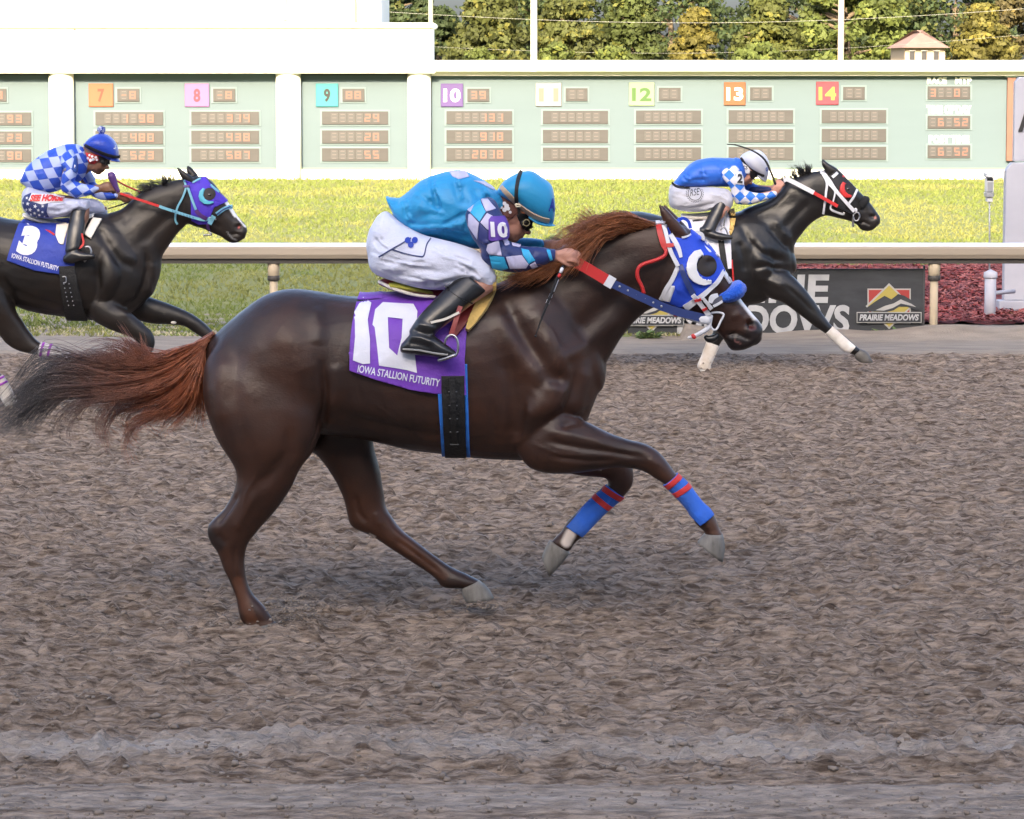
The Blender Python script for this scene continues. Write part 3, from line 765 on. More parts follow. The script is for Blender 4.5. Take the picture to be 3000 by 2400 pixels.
# cells
m_disp = pmat('display_face', (.026, .025, .030), .5, (.033, .032, .037), 8, (.2, 1, 1)); m_mod = pmat('display_module', (.043, .042, .048), .45); m_digit = pmat('display_digit', (.17, .065, .05), .5); m_dim = pmat('display_dim', (.09, .078, .082), .5)
m_fr = pmat('display_frame', (.10, .15, .175), .55)
MODME = {}
def module(x0, y0, x1, y1, Yf, par):
    """one digit window with its three faint unlit bars"""
    p = at(*V0(x0, y1), Yf); q = at(*V0(x1, y0), Yf); w, h = q.x-p.x, q.z-p.z; key = (round(w, 2), round(h, 2))
    if key not in MODME:
        pr = [box(0, w, 0, .01, 0, h)]+[box(w*.2, w*.8, -.003, .005, h*u-h*.04, h*u+h*.04) for u in (.12, .5, .88)]
        v, f = join(pr); me = bpy.data.meshes.new('digit_module'); me.from_pydata(v, [], f); me.materials.append(m_mod); me.materials.append(m_dim)
        for i_, pl in enumerate(me.polygons): pl.material_index = 0 if i_ < 6 else 1
        MODME[key] = me
    o = bpy.data.objects.new('digit_module', MODME[key]); COL.objects.link(o); o.location = p; o.parent = par; WORLDLOC[o.name] = Vector((0, 0, 0))
SEG = {'0': 'abcdef', '1': 'bc', '2': 'abged', '3': 'abgcd', '4': 'fgbc', '5': 'afgcd', '6': 'afgedc', '7': 'abc', '8': 'abcdefg', '9': 'abcdfg', '-': 'g', ' ': ''}
def display(x0, y0, x1, y1, txt, n, inset=.12, par=tb):
    tv('display_frame', x0-4, y0-3.5, x1+4, y1+3.5, YB-.02, YB-.002, m_fr)
    d = tv('display', x0, y0, x1, y1, YB-.05, YB-.0205, m_disp)
    w = (x1-x0)*(1-2*inset)/n; s = x0+(x1-x0)*inset; h = y1-y0
    for i in range(n): module(s+w*i+w*.1, y0+h*.14, s+w*i+w*.9, y1-h*.14, YB-.062, d)
    for i, ch in enumerate(txt):
        a0, a1 = s+w*i+w*.24, s+w*i+w*.76; b0_, b1 = y0+h*.2, y1-h*.2; bm_ = (b0_+b1)/2; th = w*.10; tv_ = h*.05
        S_ = {'a': (a0, b0_, a1, b0_+2*tv_), 'd': (a0, b1-2*tv_, a1, b1), 'g': (a0, bm_-tv_, a1, bm_+tv_), 'f': (a0-th, b0_, a0+th*.6, bm_), 'e': (a0-th, bm_, a0+th*.6, b1), 'b': (a1-th*.6, b0_, a1+th, bm_), 'c': (a1-th*.6, bm_, a1+th, b1)}
        parts = [vbox(*S_[q], YB-.068+(0 if q in 'adg' else .0015), YB-.0625) for q in SEG[ch]]
        if parts: mkr('lit_digit', parts, m_digit, d, False)
cells = [('7', 187, 176, 51, 201, 142, (.85, .25, .10), (.75, .08, .03), ['  1 98', '   480', '   523'], '-8'),
         ('8', 389, 176, 51, 403, 142, (.66, .30, .80), (.60, .05, .12), ['   314', '   438', '   587'], '-8'),
         ('9', 665, 176, 47, 678, 139, (.05, .62, .72), (.02, .02, .03), ['    24', '    20', '    55'], '88'),
         ('10', 928, 176, 47, 940, 138, (.22, .11, .55), (.85, .85, .85), ['   131', '   910', '  2018'], '39'),
         ('11', 1128, 175, 54, 1143, 137, (.85, .82, .80), (.75, .38, .32), ['      ', '      ', '      '], '  '),
         ('12', 1324, 174, 54, 1339, 137, (.62, .85, .52), (.10, .30, .04), ['      ', '      ', '      '], '  '),
         ('13', 1524, 173, 46, 1534, 136, (.62, .17, .04), (.85, .85, .85), ['      ', '      ', '      '], '  '),
         ('14', 1718, 172, 48, 1730, 136, (.58, .05, .12), (.75, .70, .10), ['      ', '      ', '      '], '  ')]
for i, (num, sx, sy, sw, rx, rw, bgc, fgc, rows, mini) in enumerate(cells):
    ps = tv('number_plate', sx, sy, sx+sw, sy+49, YB-.04, YB-.002, pmat('plate_'+num, tuple(x*.27 for x in bgc), .6), b=.01)
    flattext('number', num, sx+(sw*.36 if len(num) == 1 else sw*.12), sy+39, sx+(sw*.64 if len(num) == 1 else sw*.88), sy+11, YB-.045, pmat('plate_ink_'+num, tuple(x*(.3 if min(fgc) < .8 else .9) for x in fgc), .6), ps, bold=.035, thick=.004)
    dy = -4.5*i/7
    display(sx+sw+9, sy+11, sx+sw+9+46, sy+38, mini, 2, .1)
    for k, yy in enumerate((236, 276, 313.5)): display(rx, yy+dy, rx+rw, yy+27.5+dy, rows[k], 6)
for k, (yy, t) in enumerate(((236, '    93'), (276, '    23'), (313.5, '    90'))): display(-76, yy+1, 65, yy+28, t, 6)
display(-38, 187, 13, 214, ' 3', 2, .1)
m_wl = pmat('tote_lettering', (.85, .85, .85), .55)
for (x0, y0, x1, y1, s) in ((1952, 163, 1993, 177, 'RACE'), (2011, 163, 2046, 177, 'MTP'), (1951, 222, 2045, 240, 'TIME OF DAY'), (1956, 285, 2040, 302, 'POST TIME')):
    flattext('lettering', s, x0, y1, x1, y0, YB-.012, m_wl, tb, bold=.05, thick=.008)
for y0, t in ((182, '3  0 '), (244, ' 6 52'), (306, ' 6 52')): display(1953, y0, 2043, y0+27, t.ljust(5), 5, .03)

# ---------------------------------------------------------------- light poles, wires, house, trees
def pole(x, y0, y1, w, Y, mat, label):
    p = at(*V0(x, y1), Y); q = at(*V0(x, y0), Y); r = (at(*V0(x+w/2, 0), Y).x-at(*V0(x, 0), Y).x)
    t = thing('light_pole', (p.x, Y, 0), label, 'pole', 'poles behind the betting board')
    top = q.z+7
    mkr('shaft', [tube([(p.x, Y, 0), (p.x, Y, 3), (p.x, Y, top)], [r*1.1, r, r*.7], 14)], mat, t)
    mkr('arm', [tube([(p.x-.9, Y, top-.2), (p.x+.9, Y, top-.2)], .05, 8)], mat, t)
pole(1124, -20, 135, 14, 72, m_white, 'white light pole rising behind the board between cells ten and eleven')
pole(1770, -20, 130, 13, 80, pmat('wood_pole', (.55, .43, .30), .8), 'tan wooden pole rising behind the board above cell fourteen')
pole(907, -20, 130, 10, 95, MATS['wood_pole'], 'thin tan pole just right of the white upper building')
m_wire = pmat('wire', (.3, .3, .28), .5)
for k, (x0, y0, x1, y1) in enumerate(((700, 18, 2300, 8), (780, 92, 2300, 60), (1500, 150, 2300, 98))):
    pts_ = []
    for i in range(41):
        u = i/40; p = at(*V0(x0+(x1-x0)*u, y0+(y1-y0)*u), 99+k); p.z -= .5*math.sin(u*math.pi); pts_.append(tuple(p))
    o = mkr('power_line', [tube(pts_, .005 if k == 0 else .003, 5)], m_wire); tag(o, ['highest overhead wire crossing the trees', 'middle overhead wire crossing the trees', 'lowest overhead wire passing the little house'][k], 'wire', 'overhead wires')
HY = 106
hs = thing('small_house', at(*V0(1948, 128), HY), 'small cream house with pale hipped roof among the trees', 'house')
p = at(*V0(1905, 130), HY); q = at(*V0(1990, 101), HY)
m_house = pmat('house_wall', (.34, .27, .20), .8); m_roof = pmat('house_roof', (.26, .17, .14), .8, (.22, .14, .115), 3)
v, f = box(p.x, q.x, HY, HY+4, -.2, q.z); mk('wall', v, f, m_house, hs, False)
zt = at(*V0(0, 63), HY).z; e = .12
mk('roof', [(p.x-e, HY-.3, q.z+.002), (q.x+e, HY-.3, q.z+.002), (q.x+e, HY+4.3, q.z+.002), (p.x-e, HY+4.3, q.z+.002), (p.x+.75, HY+1.5, zt), (q.x-.75, HY+1.5, zt), (q.x-.75, HY+2.5, zt), (p.x+.75, HY+2.5, zt)], [(0,1,5,4),(1,2,6,5),(2,3,7,6),(3,0,4,7),(4,5,6,7),(3,2,1,0)], m_roof, hs, False)
for i in range(3):
    u = p.x+(q.x-p.x)*(.12+.3*i); v, f = box(u, u+.16, HY-.02, HY-.003, q.z-.4, q.z-.1); w_ = mk('window', v, f, pmat('house_glass', (.05, .05, .055), .2), hs, False)
    mkr('frame', [box(u-.03, u+.19, HY-.035, HY-.021, q.z-.43, q.z-.4), box(u-.03, u+.19, HY-.035, HY-.021, q.z-.1, q.z-.07)], m_white, w_, False)
m_bark = pmat('bark', (.10, .075, .05), .95, (.16, .12, .08), 8)
LEAF = pmat('leaves', (.08, .11, .02), .7, attr='tone', spec=.25)
def tree(cx, top, w, Y, kind, label, tone, n=3600):
    """cx, top, w in view pixels; kind 'cone' or 'round'"""
    c = at(*V0(cx, 128), Y); z1 = at(*V0(cx, top), Y).z; R = w*1.22/2*1.3915*Y/F; n = int(n*2.0)
    t = thing('tree', (c.x, Y, 0), label, 'tree', 'trees behind the betting board')
    z0 = .8 if kind == 'cone' else z1*.22
    parts = [tube([(c.x, Y, -.2), (c.x+.1, Y, z1*.4), (c.x, Y, z1*.85)], [R*.09+.08, R*.06+.05, .03], 8)]
    for i in range(14):
        a = rng.uniform(0, 6.28); h = z0+(z1-z0)*rng.uniform(.05, .75); l = R*.75*(1-.7*(h-z0)/(z1-z0) if kind == 'cone' else .8)
        parts.append(tube([(c.x, Y, h), (c.x+math.cos(a)*l*.5, Y+math.sin(a)*l*.5, h+l*.22), (c.x+math.cos(a)*l, Y+math.sin(a)*l, h+l*.3)], [R*.03+.03, R*.02+.02, .012], 5))
    mkr('trunk', parts, m_bark, t)
    # leaf clumps on a lumpy envelope
    ns = 130; ca, ch = rng.uniform(0, 6.28, ns), rng.random(ns)**.9
    V = np.empty((n*4, 3)); C = np.empty((n, 3)); ph = rng.uniform(0, 6.28, 6)
    k = rng.integers(0, ns, n); rad_ = rng.random(n)**.35
    h = ch[k]; prof = (1-h)**.8*.98+.05 if kind == 'cone' else np.sqrt(np.maximum(0, 1-(2*h-1)**2))*.97+.06
    cl = R*.17*(.6+.8*rng.random(ns))
    rr_ = R*prof*(.55+.45*rng.random(ns))[k]
    ctr = np.stack([c.x+np.cos(ca[k])*rr_, Y+np.sin(ca[k])*rr_, z0+(z1-z0)*h], 1)
    off = rng.normal(size=(n, 3)); off /= np.linalg.norm(off, axis=1)[:, None]
    P = ctr+off*(cl[k]*rad_**.5)[:, None]*np.array([1.35, 1.35, .6 if kind == 'cone' else .8])
    sz = rng.uniform(.065, .14, n)*(1+.25*(Y-110)/40)
    u = rng.normal(size=(n, 3)); u /= np.linalg.norm(u, axis=1)[:, None]; w2 = np.cross(u, off+1e-3); w2 /= np.linalg.norm(w2, axis=1)[:, None]+1e-9
    V[0::4] = P-u*sz[:, None]; V[1::4] = P+w2*sz[:, None]*.6; V[2::4] = P+u*sz[:, None]; V[3::4] = P-w2*sz[:, None]*.6
    tv_ = rng.random(ns)[k]*.6+rng.random(n)*.4
    C = np.array(tone)*(.5+1.0*tv_[:, None])+np.array((.03, .018, .0))*(tv_[:, None] > .8)
    me = bpy.data.meshes.new('crown'); i = np.arange(n)*4
    me.from_pydata(V.tolist(), [], np.stack([i, i+1, i+2, i+3], 1).tolist())
    at_ = me.color_attributes.new('tone', 'FLOAT_COLOR', 'CORNER'); at_.data.foreach_set('color', np.repeat(np.hstack([C, np.ones((n, 1))]), 4, axis=0).astype(np.float32).ravel())
    link('crown', me, t, LEAF)
G1, G2, G3, G4 = (.052, .060, .016), (.085, .075, .016), (.026, .040, .014), (.072, .092, .022)
T = [(835, -40, 150, 128, 'round', 'dark green tree rising just right of the white upper building', G3, 5000),
 (1035, -30, 215, 112, 'cone', 'broad olive conical tree left of the white light pole', G1, 8000),
 (1195, -25, 190, 113, 'cone', 'olive conical tree right of the white light pole', G1, 7000),
 (1330, -20, 190, 115, 'cone', 'deep green conical tree between olive tree and yellow tree', (.044, .058, .015), 7000),
 (1465, 22, 130, 110, 'cone', 'small golden yellow conical tree in the middle of the row', G2, 5500),
 (1615, -5, 190, 113, 'cone', 'wide green conical tree right of the golden one', (.055, .064, .015), 7000),
 (1780, -30, 210, 116, 'round', 'leafy bright green tree behind the tan wooden pole', G4, 7000),
 (2068, 18, 165, 118, 'cone', 'golden olive rounded tree right of the small house', (.082, .076, .018), 7500),
 (1890, -30, 120, 170, 'round', 'light green tree rising behind the small house', G4, 5000),
 (2160, -25, 130, 122, 'round', 'reddish green tree at the right edge of the frame', (.06, .05, .02), 5000),
 (920, 20, 100, 118, 'round', 'dark bushy tree behind the end of the white overhang', G3, 4500),
 (1410, -45, 240, 150, 'round', 'tall dark tree behind the golden conical tree', G3, 5000),
 (1690, -45, 250, 155, 'round', 'tall dark tree behind the tan pole', G3, 5000), (2010, -50, 230, 165, 'round', 'tall dark tree behind the golden olive one', G3, 5000),
 (1120, -50, 240, 150, 'round', 'tall dark tree behind the white light pole', G3, 5000),
 (1170, 98, 75, 100, 'round', 'low bright shrub peeping over the board above cell eleven', G4, 2500), (1290, 102, 80, 100, 'round', 'low bright shrub peeping over the board left of cell twelve', G4, 2500),
 (1600, 96, 100, 100, 'round', 'low bright shrub peeping over the board above cell thirteen', G4, 2500), (1010, 106, 70, 100, 'round', 'low bright shrub peeping over the board above cell ten', G4, 2200)]
for a_ in T: tree(*a_)
# ================================================================ horses and riders: shared pieces
def hair(name, conv, guides, n, Y0, mat, parent, rad_=.0016, spread=.02, segs=14, wave=.008, cut=(.6, 1.0), bydepth=.03, clump=14):
    """strands between neighbouring guide lines; guide points (x, y, depth)"""
    G = []
    for g_ in guides:
        P = np.array([tuple(at(*conv(q[0], q[1]), Y0+q[2])) for q in g_]); C = catmull(P, 8)
        d = np.concatenate([[0], np.cumsum(np.linalg.norm(np.diff(C, axis=0), axis=1))]); t = np.linspace(0, d[-1], segs+1)
        G.append(np.stack([np.interp(t, d, C[:, k]) for k in range(3)], 1))
    G = np.array(G); V, Fc = [], []
    s = np.linspace(0, 1, segs+1)[:, None]
    cl = [(rng.random()*(len(G)-1), rng.normal(size=3)*np.array([1, 1.2, 1]), rng.random(), rng.uniform(*cut)) for _ in range(max(4, n//clump))]
    for i in range(n):
        u, od, ph, ln = cl[rng.integers(len(cl))]
        u = min(len(G)-1.001, max(0, u+rng.normal()*.05)); k = int(u); f_ = u-k
        P = G[k]*(1-f_)+G[k+1]*f_
        tt = s[:, 0]*min(1.0, ln*rng.uniform(.85, 1.05)); P = np.stack([np.interp(tt, s[:, 0], P[:, q]) for q in range(3)], 1)
        P = P+od*spread*s**1.1+rng.normal(size=3)*spread*.45*s**1.3+rng.normal(size=3)*np.array([.003, bydepth*.3, .003])
        P = P+np.sin(s*6.0*(1+ph)+ph*6.28)*wave*s*np.array([.6, .6, 1])
        r = rad_*rng.uniform(.7, 1.3)*(1-.82*s[:, 0]**2)
        T_ = np.gradient(P, axis=0); T_ /= np.linalg.norm(T_, axis=1)[:, None]+1e-9
        N1 = np.cross(T_, [0, 1, .2]); N1 /= np.linalg.norm(N1, axis=1)[:, None]+1e-9; N2 = np.cross(T_, N1)
        b_ = len(V)
        for j in range(3):
            a = 2.094*j; V.extend(list(P+r[:, None]*(math.cos(a)*N1+math.sin(a)*N2)))
        m = segs+1
        for q in range(segs):
            for j in range(3):
                j2 = (j+1) % 3; Fc.append((b_+j*m+q, b_+j2*m+q, b_+j2*m+q+1, b_+j*m+q+1))
    return mk(name, V, Fc, mat, parent)

def coat(name, dark, red, spec=.45, rough=.38):
    m = pmat(name, dark, rough, red, 2.6, (1, 1, 1), 6, .40, .74, bump=.35, bscale=130, bstretch=(.6, 1, 1), bdist=.003, paint=True, spec=spec, rvar=.09)
    return m
def hoof(conv, rings, Y0, mat, parent, name='hoof'):
    v, f = loft(conv, rings, Y0, 3, 20, cap=(.05, .05), p=2.4); return mk(name, v, f, mat, parent)
m_hoof = pmat('hoof_horn', (.20, .19, .175), .6, (.12, .112, .10), 30, (1, 1, .2), 4, bump=.3, bscale=60)
m_hoofd = pmat('hoof_dark', (.11, .10, .09), .5, (.07, .065, .06), 30)
pmat('eye_dark', (.012, .008, .006), .08, coat=1)

def human_head(c, fw, up, s, Y0, turn=0):
    """closed pieces of a head; c centre of skull, fw/up unit (x,z) vectors, s head height in metres; turn (radians) yaw towards the camera"""
    fw = Vector((fw[0], 0, fw[1])).normalized(); up = Vector((up[0], 0, up[1])).normalized()
    lat = up.cross(fw)
    fw = (fw*math.cos(turn)+Vector((0, -1, 0))*math.sin(turn)).normalized(); lat = up.cross(fw).normalized(); up = fw.cross(lat).normalized()
    M = np.array([list(fw), list(lat), list(up)]).T
    c = np.array(tuple(c)); g = lambda f_, l, u: c+M@(np.array([f_, l, u])*s)
    P = [ball(c, (.43*s, .335*s, .40*s), M, 20, 14),                                   # skull
         ball(g(.17, 0, -.25), (.26*s, .25*s, .32*s), M, 18, 12),                        # face
         ball(g(.25, 0, -.47), (.13*s, .14*s, .12*s), M),                                # chin
         ball(g(.42, 0, .05), (.06*s, .20*s, .05*s), M), ball(g(.44, 0, -.20), (.05*s, .05*s, .13*s), M),   # brow, nose bridge
         ball(g(.495, 0, -.28), (.065*s, .065*s, .055*s), M), ball(g(.45, .06, -.285), (.05*s, .04*s, .04*s), M), ball(g(.45, -.06, -.285), (.05*s, .04*s, .04*s), M),
         ball(g(.40, 0, -.375), (.05*s, .10*s, .03*s), M), ball(g(.39, 0, -.425), (.05*s, .09*s, .032*s), M),  # lips
         ball(g(.28, .19, -.16), (.10*s, .07*s, .08*s), M), ball(g(.28, -.19, -.16), (.10*s, .07*s, .08*s), M),  # cheekbones
         ball(g(.02, .19, -.38), (.16*s, .08*s, .13*s), M), ball(g(.02, -.19, -.38), (.16*s, .08*s, .13*s), M),  # jaw corners
         ball(g(-.04, .335, -.16), (.075*s, .03*s, .12*s), M), ball(g(-.04, -.335, -.16), (.075*s, .03*s, .12*s), M)]  # ears
    return P, g, M
def fist(w, d, n, s=1.0, thumb=1, curl=1.0):
    """closed hand: wrist w, pointing d, back of the hand towards n; returns closed pieces (palm, four curled fingers of unequal length, thumb)"""
    w = np.array(tuple(w)); d = np.array(tuple(d), float); d /= np.linalg.norm(d); n = np.array(tuple(n), float); n -= d*(n@d); n /= np.linalg.norm(n); l = np.cross(n, d)
    g = lambda a, b, c: w+(d*a+l*b+n*c)*s
    P = [tube([g(-.03, 0, 0), g(.0, 0, 0), g(.03, 0, .002), g(.062, 0, .004), g(.085, 0, .0)], [.024*s, .025*s, .036*s, .04*s, .03*s], 14, 2, flat=.72)]
    for i, (b, L) in enumerate(((.030, .92), (.010, 1.0), (-.010, .95), (-.028, .78))):
        k = g(.082-.004*abs(i-1), b*1.05, .006); a1 = k+(d*.030*L+n*(-.012*curl))*s; a2 = a1+(d*(.004)+n*(-.026*L*curl)+d*.018*(1-curl))*s; a3 = a2+(d*(-.020)+n*(-.008))*s*curl+d*.02*s*(1-curl)
        P.append(tube([k-d*.03*s, k, a1, a2, a3], [.0085*s, .0098*s, .0092*s, .0082*s, .0072*s], 10, 3))
    k = g(.028, .032*thumb, -.008); P.append(tube([g(.0, .018*thumb, -.004), k, g(.062, .040*thumb, -.022), g(.088, .024*thumb, -.032)], [.012*s, .0115*s, .010*s, .0085*s], 10, 3))
    return P
m_skin = pmat('skin', (.52, .27, .20), .5, (.45, .22, .16), 18, bump=.1, bscale=90, paint=True); m_skin3 = pmat('skin_brown', (.20, .10, .065), .48, (.16, .08, .05), 18, paint=True)
m_boot = pmat('boot_leather', (.010, .010, .012), .28, (.018, .018, .02), 12, bump=.25, bscale=14, bdist=.01, spec=.6)
m_blackc = pmat('black_cloth', (.012, .012, .014), .75, bump=.3, bscale=80); m_steel = pmat('stirrup_steel', (.42, .42, .44), .28, metal=.9)
def cloth(name, col, rough=.55, b=.55, sc=9, st=(1, 1, 1), col2=None): return pmat(name, col, rough, col2 or tuple(x*.9 for x in col), 6, (1, 1, 1), 3, bump=b*.55, bscale=sc*1.6, bstretch=st, bdist=.03, sheen=.15)
def ribbon(name, pts, w, mat, parent, thick=.003, sub=6, wdir=(0, 0, 1)):
    """flat strap through the air along 3D points"""
    P = catmull(np.array([tuple(p) for p in pts], float), sub); T_ = np.gradient(P, axis=0); T_ /= np.linalg.norm(T_, axis=1)[:, None]
    wv = np.array(wdir, float); V, Fc = [], []
    for p, t in zip(P, T_):
        u = wv-t*(wv@t); u /= np.linalg.norm(u); n_ = np.cross(t, u)
        V += [p+u*w/2+n_*thick/2, p-u*w/2+n_*thick/2, p-u*w/2-n_*thick/2, p+u*w/2-n_*thick/2]
    for i in range(len(P)-1):
        for j in range(4):
            k = (j+1) % 4; Fc.append((i*4+j, i*4+k, i*4+4+k, i*4+4+j))
    Fc += [(3, 2, 1, 0), tuple(len(V)-4+j for j in range(4))]
    return mk(name, V, Fc, mat, parent, False)
def P3(conv, Y0, pts): return [at(*conv(q[0], q[1]), Y0+q[2]) for q in pts]
# ================================================================ chestnut horse number 10 (nearest)
Y = 14.0
H1 = thing('racehorse', gnd(1200, 1830), 'dark chestnut racehorse in blue hood galloping nearest the camera', 'horse', 'galloping racehorses')
torso = [(628,985,640,1150,.09),(674,941,680,1230,.19),(726,899,730,1280,.245),(778,866,790,1295,.275),(845,848,860,1285,.285),(911,853,930,1270,.275),(978,865,1010,1275,.262),(1060,872,1090,1290,.27),
 (1180,868,1190,1313,.285),(1300,858,1300,1328,.285),(1400,846,1400,1340,.265),(1470,828,1490,1346,.235),(1540,795,1575,1345,.215),(1600,800,1655,1305,.195),(1655,850,1712,1240,.165),(1705,930,1750,1150,.115)]
neck = [(1440,850,1640,1250,.165),(1515,800,1735,1180,.15),(1590,755,1764,1085,.125),(1665,716,1806,1008,.105),(1740,686,1846,953,.092),(1810,662,1888,914,.084),(1880,648,1938,890,.078),(1945,648,1985,875,.072)]
head = [(1945,648,1925,850,.068),(1998,662,1940,892,.088),(2048,696,1980,910,.098),(2090,738,2024,926,.098),(2119,783,2058,944,.083),(2143,832,2088,960,.067),(2170,880,2112,980,.056),(2199,915,2129,1004,.053),(2224,944,2143,1024,.056),(2233,963,2178,1023,.05),(2227,985,2205,1010,.03)]
hn = [(900,950,640,1000,.08,-.10),(948,1090,600,1070,.13,-.135),(955,1185,597,1160,.15,-.15),(940,1262,616,1238,.15,-.16),(915,1322,648,1305,.135,-.165),(880,1370,690,1372,.11,-.165),(850,1430,691,1425,.09,-.165),(808,1492,662,1487,.072,-.16),(764,1543,613,1539,.057,-.16),(728,1587,615,1580,.052,-.155),(716,1622,638,1616,.044,-.15),(714,1663,656,1663,.037,-.15),(724,1710,678,1710,.033,-.15),(742,1745,694,1755,.036,-.15),(774,1780,703,1803,.047,-.15),(790,1806,716,1826,.042,-.15),(806,1830,735,1850,.036,-.15)]
hf = [(1060,1160,880,1180,.12,.12),(1085,1260,890,1285,.12,.13),(1096,1320,940,1343,.10,.14),(1112,1381,970,1383,.085,.14),(1121,1440,1000,1440,.07,.14),(1128,1485,1018,1497,.06,.14),(1152,1524,1031,1540,.056,.14),(1178,1556,1090,1569,.048,.14),(1220,1590,1150,1608,.042,.14),(1280,1636,1234,1663,.034,.14),(1320,1663,1278,1694,.037,.14),(1360,1680,1298,1718,.047,.14),(1402,1701,1352,1722,.042,.14)]
fn = [(1560,1150,1500,1300,.07,-.10),(1640,1200,1555,1370,.095,-.125),(1726,1242,1640,1386,.09,-.135),(1792,1274,1745,1377,.072,-.14),(1841,1291,1800,1367,.06,-.14),(1886,1302,1855,1370,.054,-.14),(1925,1324,1893,1382,.05,-.14),(1955,1356,1915,1398,.046,-.14),(1978,1388,1945,1416,.04,-.14),(2010,1418,1978,1447,.033,-.14),(2050,1470,2018,1493,.033,-.14),(2089,1508,2040,1534,.042,-.14),(2105,1548,2066,1556,.032,-.14),(2115,1568,2066,1570,.034,-.14)]
ff = [(1620,1210,1560,1350,.08,.09),(1720,1285,1680,1388,.07,.11),(1790,1320,1765,1396,.06,.12),(1845,1355,1782,1405,.052,.12),(1853,1410,1784,1412,.048,.12),(1832,1447,1778,1425,.042,.12),(1790,1483,1745,1455,.034,.12),(1748,1522,1708,1490,.033,.12),(1716,1562,1663,1530,.043,.12),(1682,1590,1645,1560,.031,.12),(1670,1612,1618,1585,.034,.12)]
parts = [loft(ID, torso, Y, 4, 36), loft(ID, neck, Y, 4, 28), loft(ID, head, Y, 4, 28, p=2.4), loft(ID, hn, Y, 4, 24), loft(ID, hf, Y, 4, 24), loft(ID, fn, Y, 4, 24), loft(ID, ff, Y, 4, 24),
  loft(ID, [(1600,900,1480,1010,.06,-.13),(1650,1010,1520,1120,.09,-.15),(1680,1110,1520,1230,.09,-.155),(1640,1220,1500,1300,.07,-.13)], Y),                 # near shoulder
  loft(ID, [(1600,900,1480,1010,.06,.13),(1650,1010,1520,1120,.09,.15),(1680,1110,1520,1230,.09,.155),(1640,1220,1500,1300,.07,.13)], Y),
  loft(ID, [(900,950,640,1000,.08,.10),(948,1090,600,1070,.13,.135),(955,1185,640,1160,.15,.15),(960,1262,700,1238,.14,.15),(1000,1300,800,1300,.12,.145)], Y),  # far thigh
  ]
for sgn in (-1, 1):   # ears
    c_ = .055*sgn; dx = 0 if sgn < 0 else 12
    parts.append(loft(ID, [(2015+dx,690,1957+dx,672,.026,c_),(1998+dx,665,1945+dx,650,.028,c_),(1976+dx,640,1938+dx,630,.022,c_*1.05),(1952+dx,616,1934+dx,612,.012,c_*1.1),(1936+dx,600,1930+dx,600,.005,c_*1.12)], Y, 3, 16))
me = union(parts, .008, 5, .5, .0035)
relax(me, ID, [(790,1060,.26,60), (880,960,.16,40), (1600,1000,.20,25), (960,1100,.12,15)], Y)
NR = (-.9, -.02)
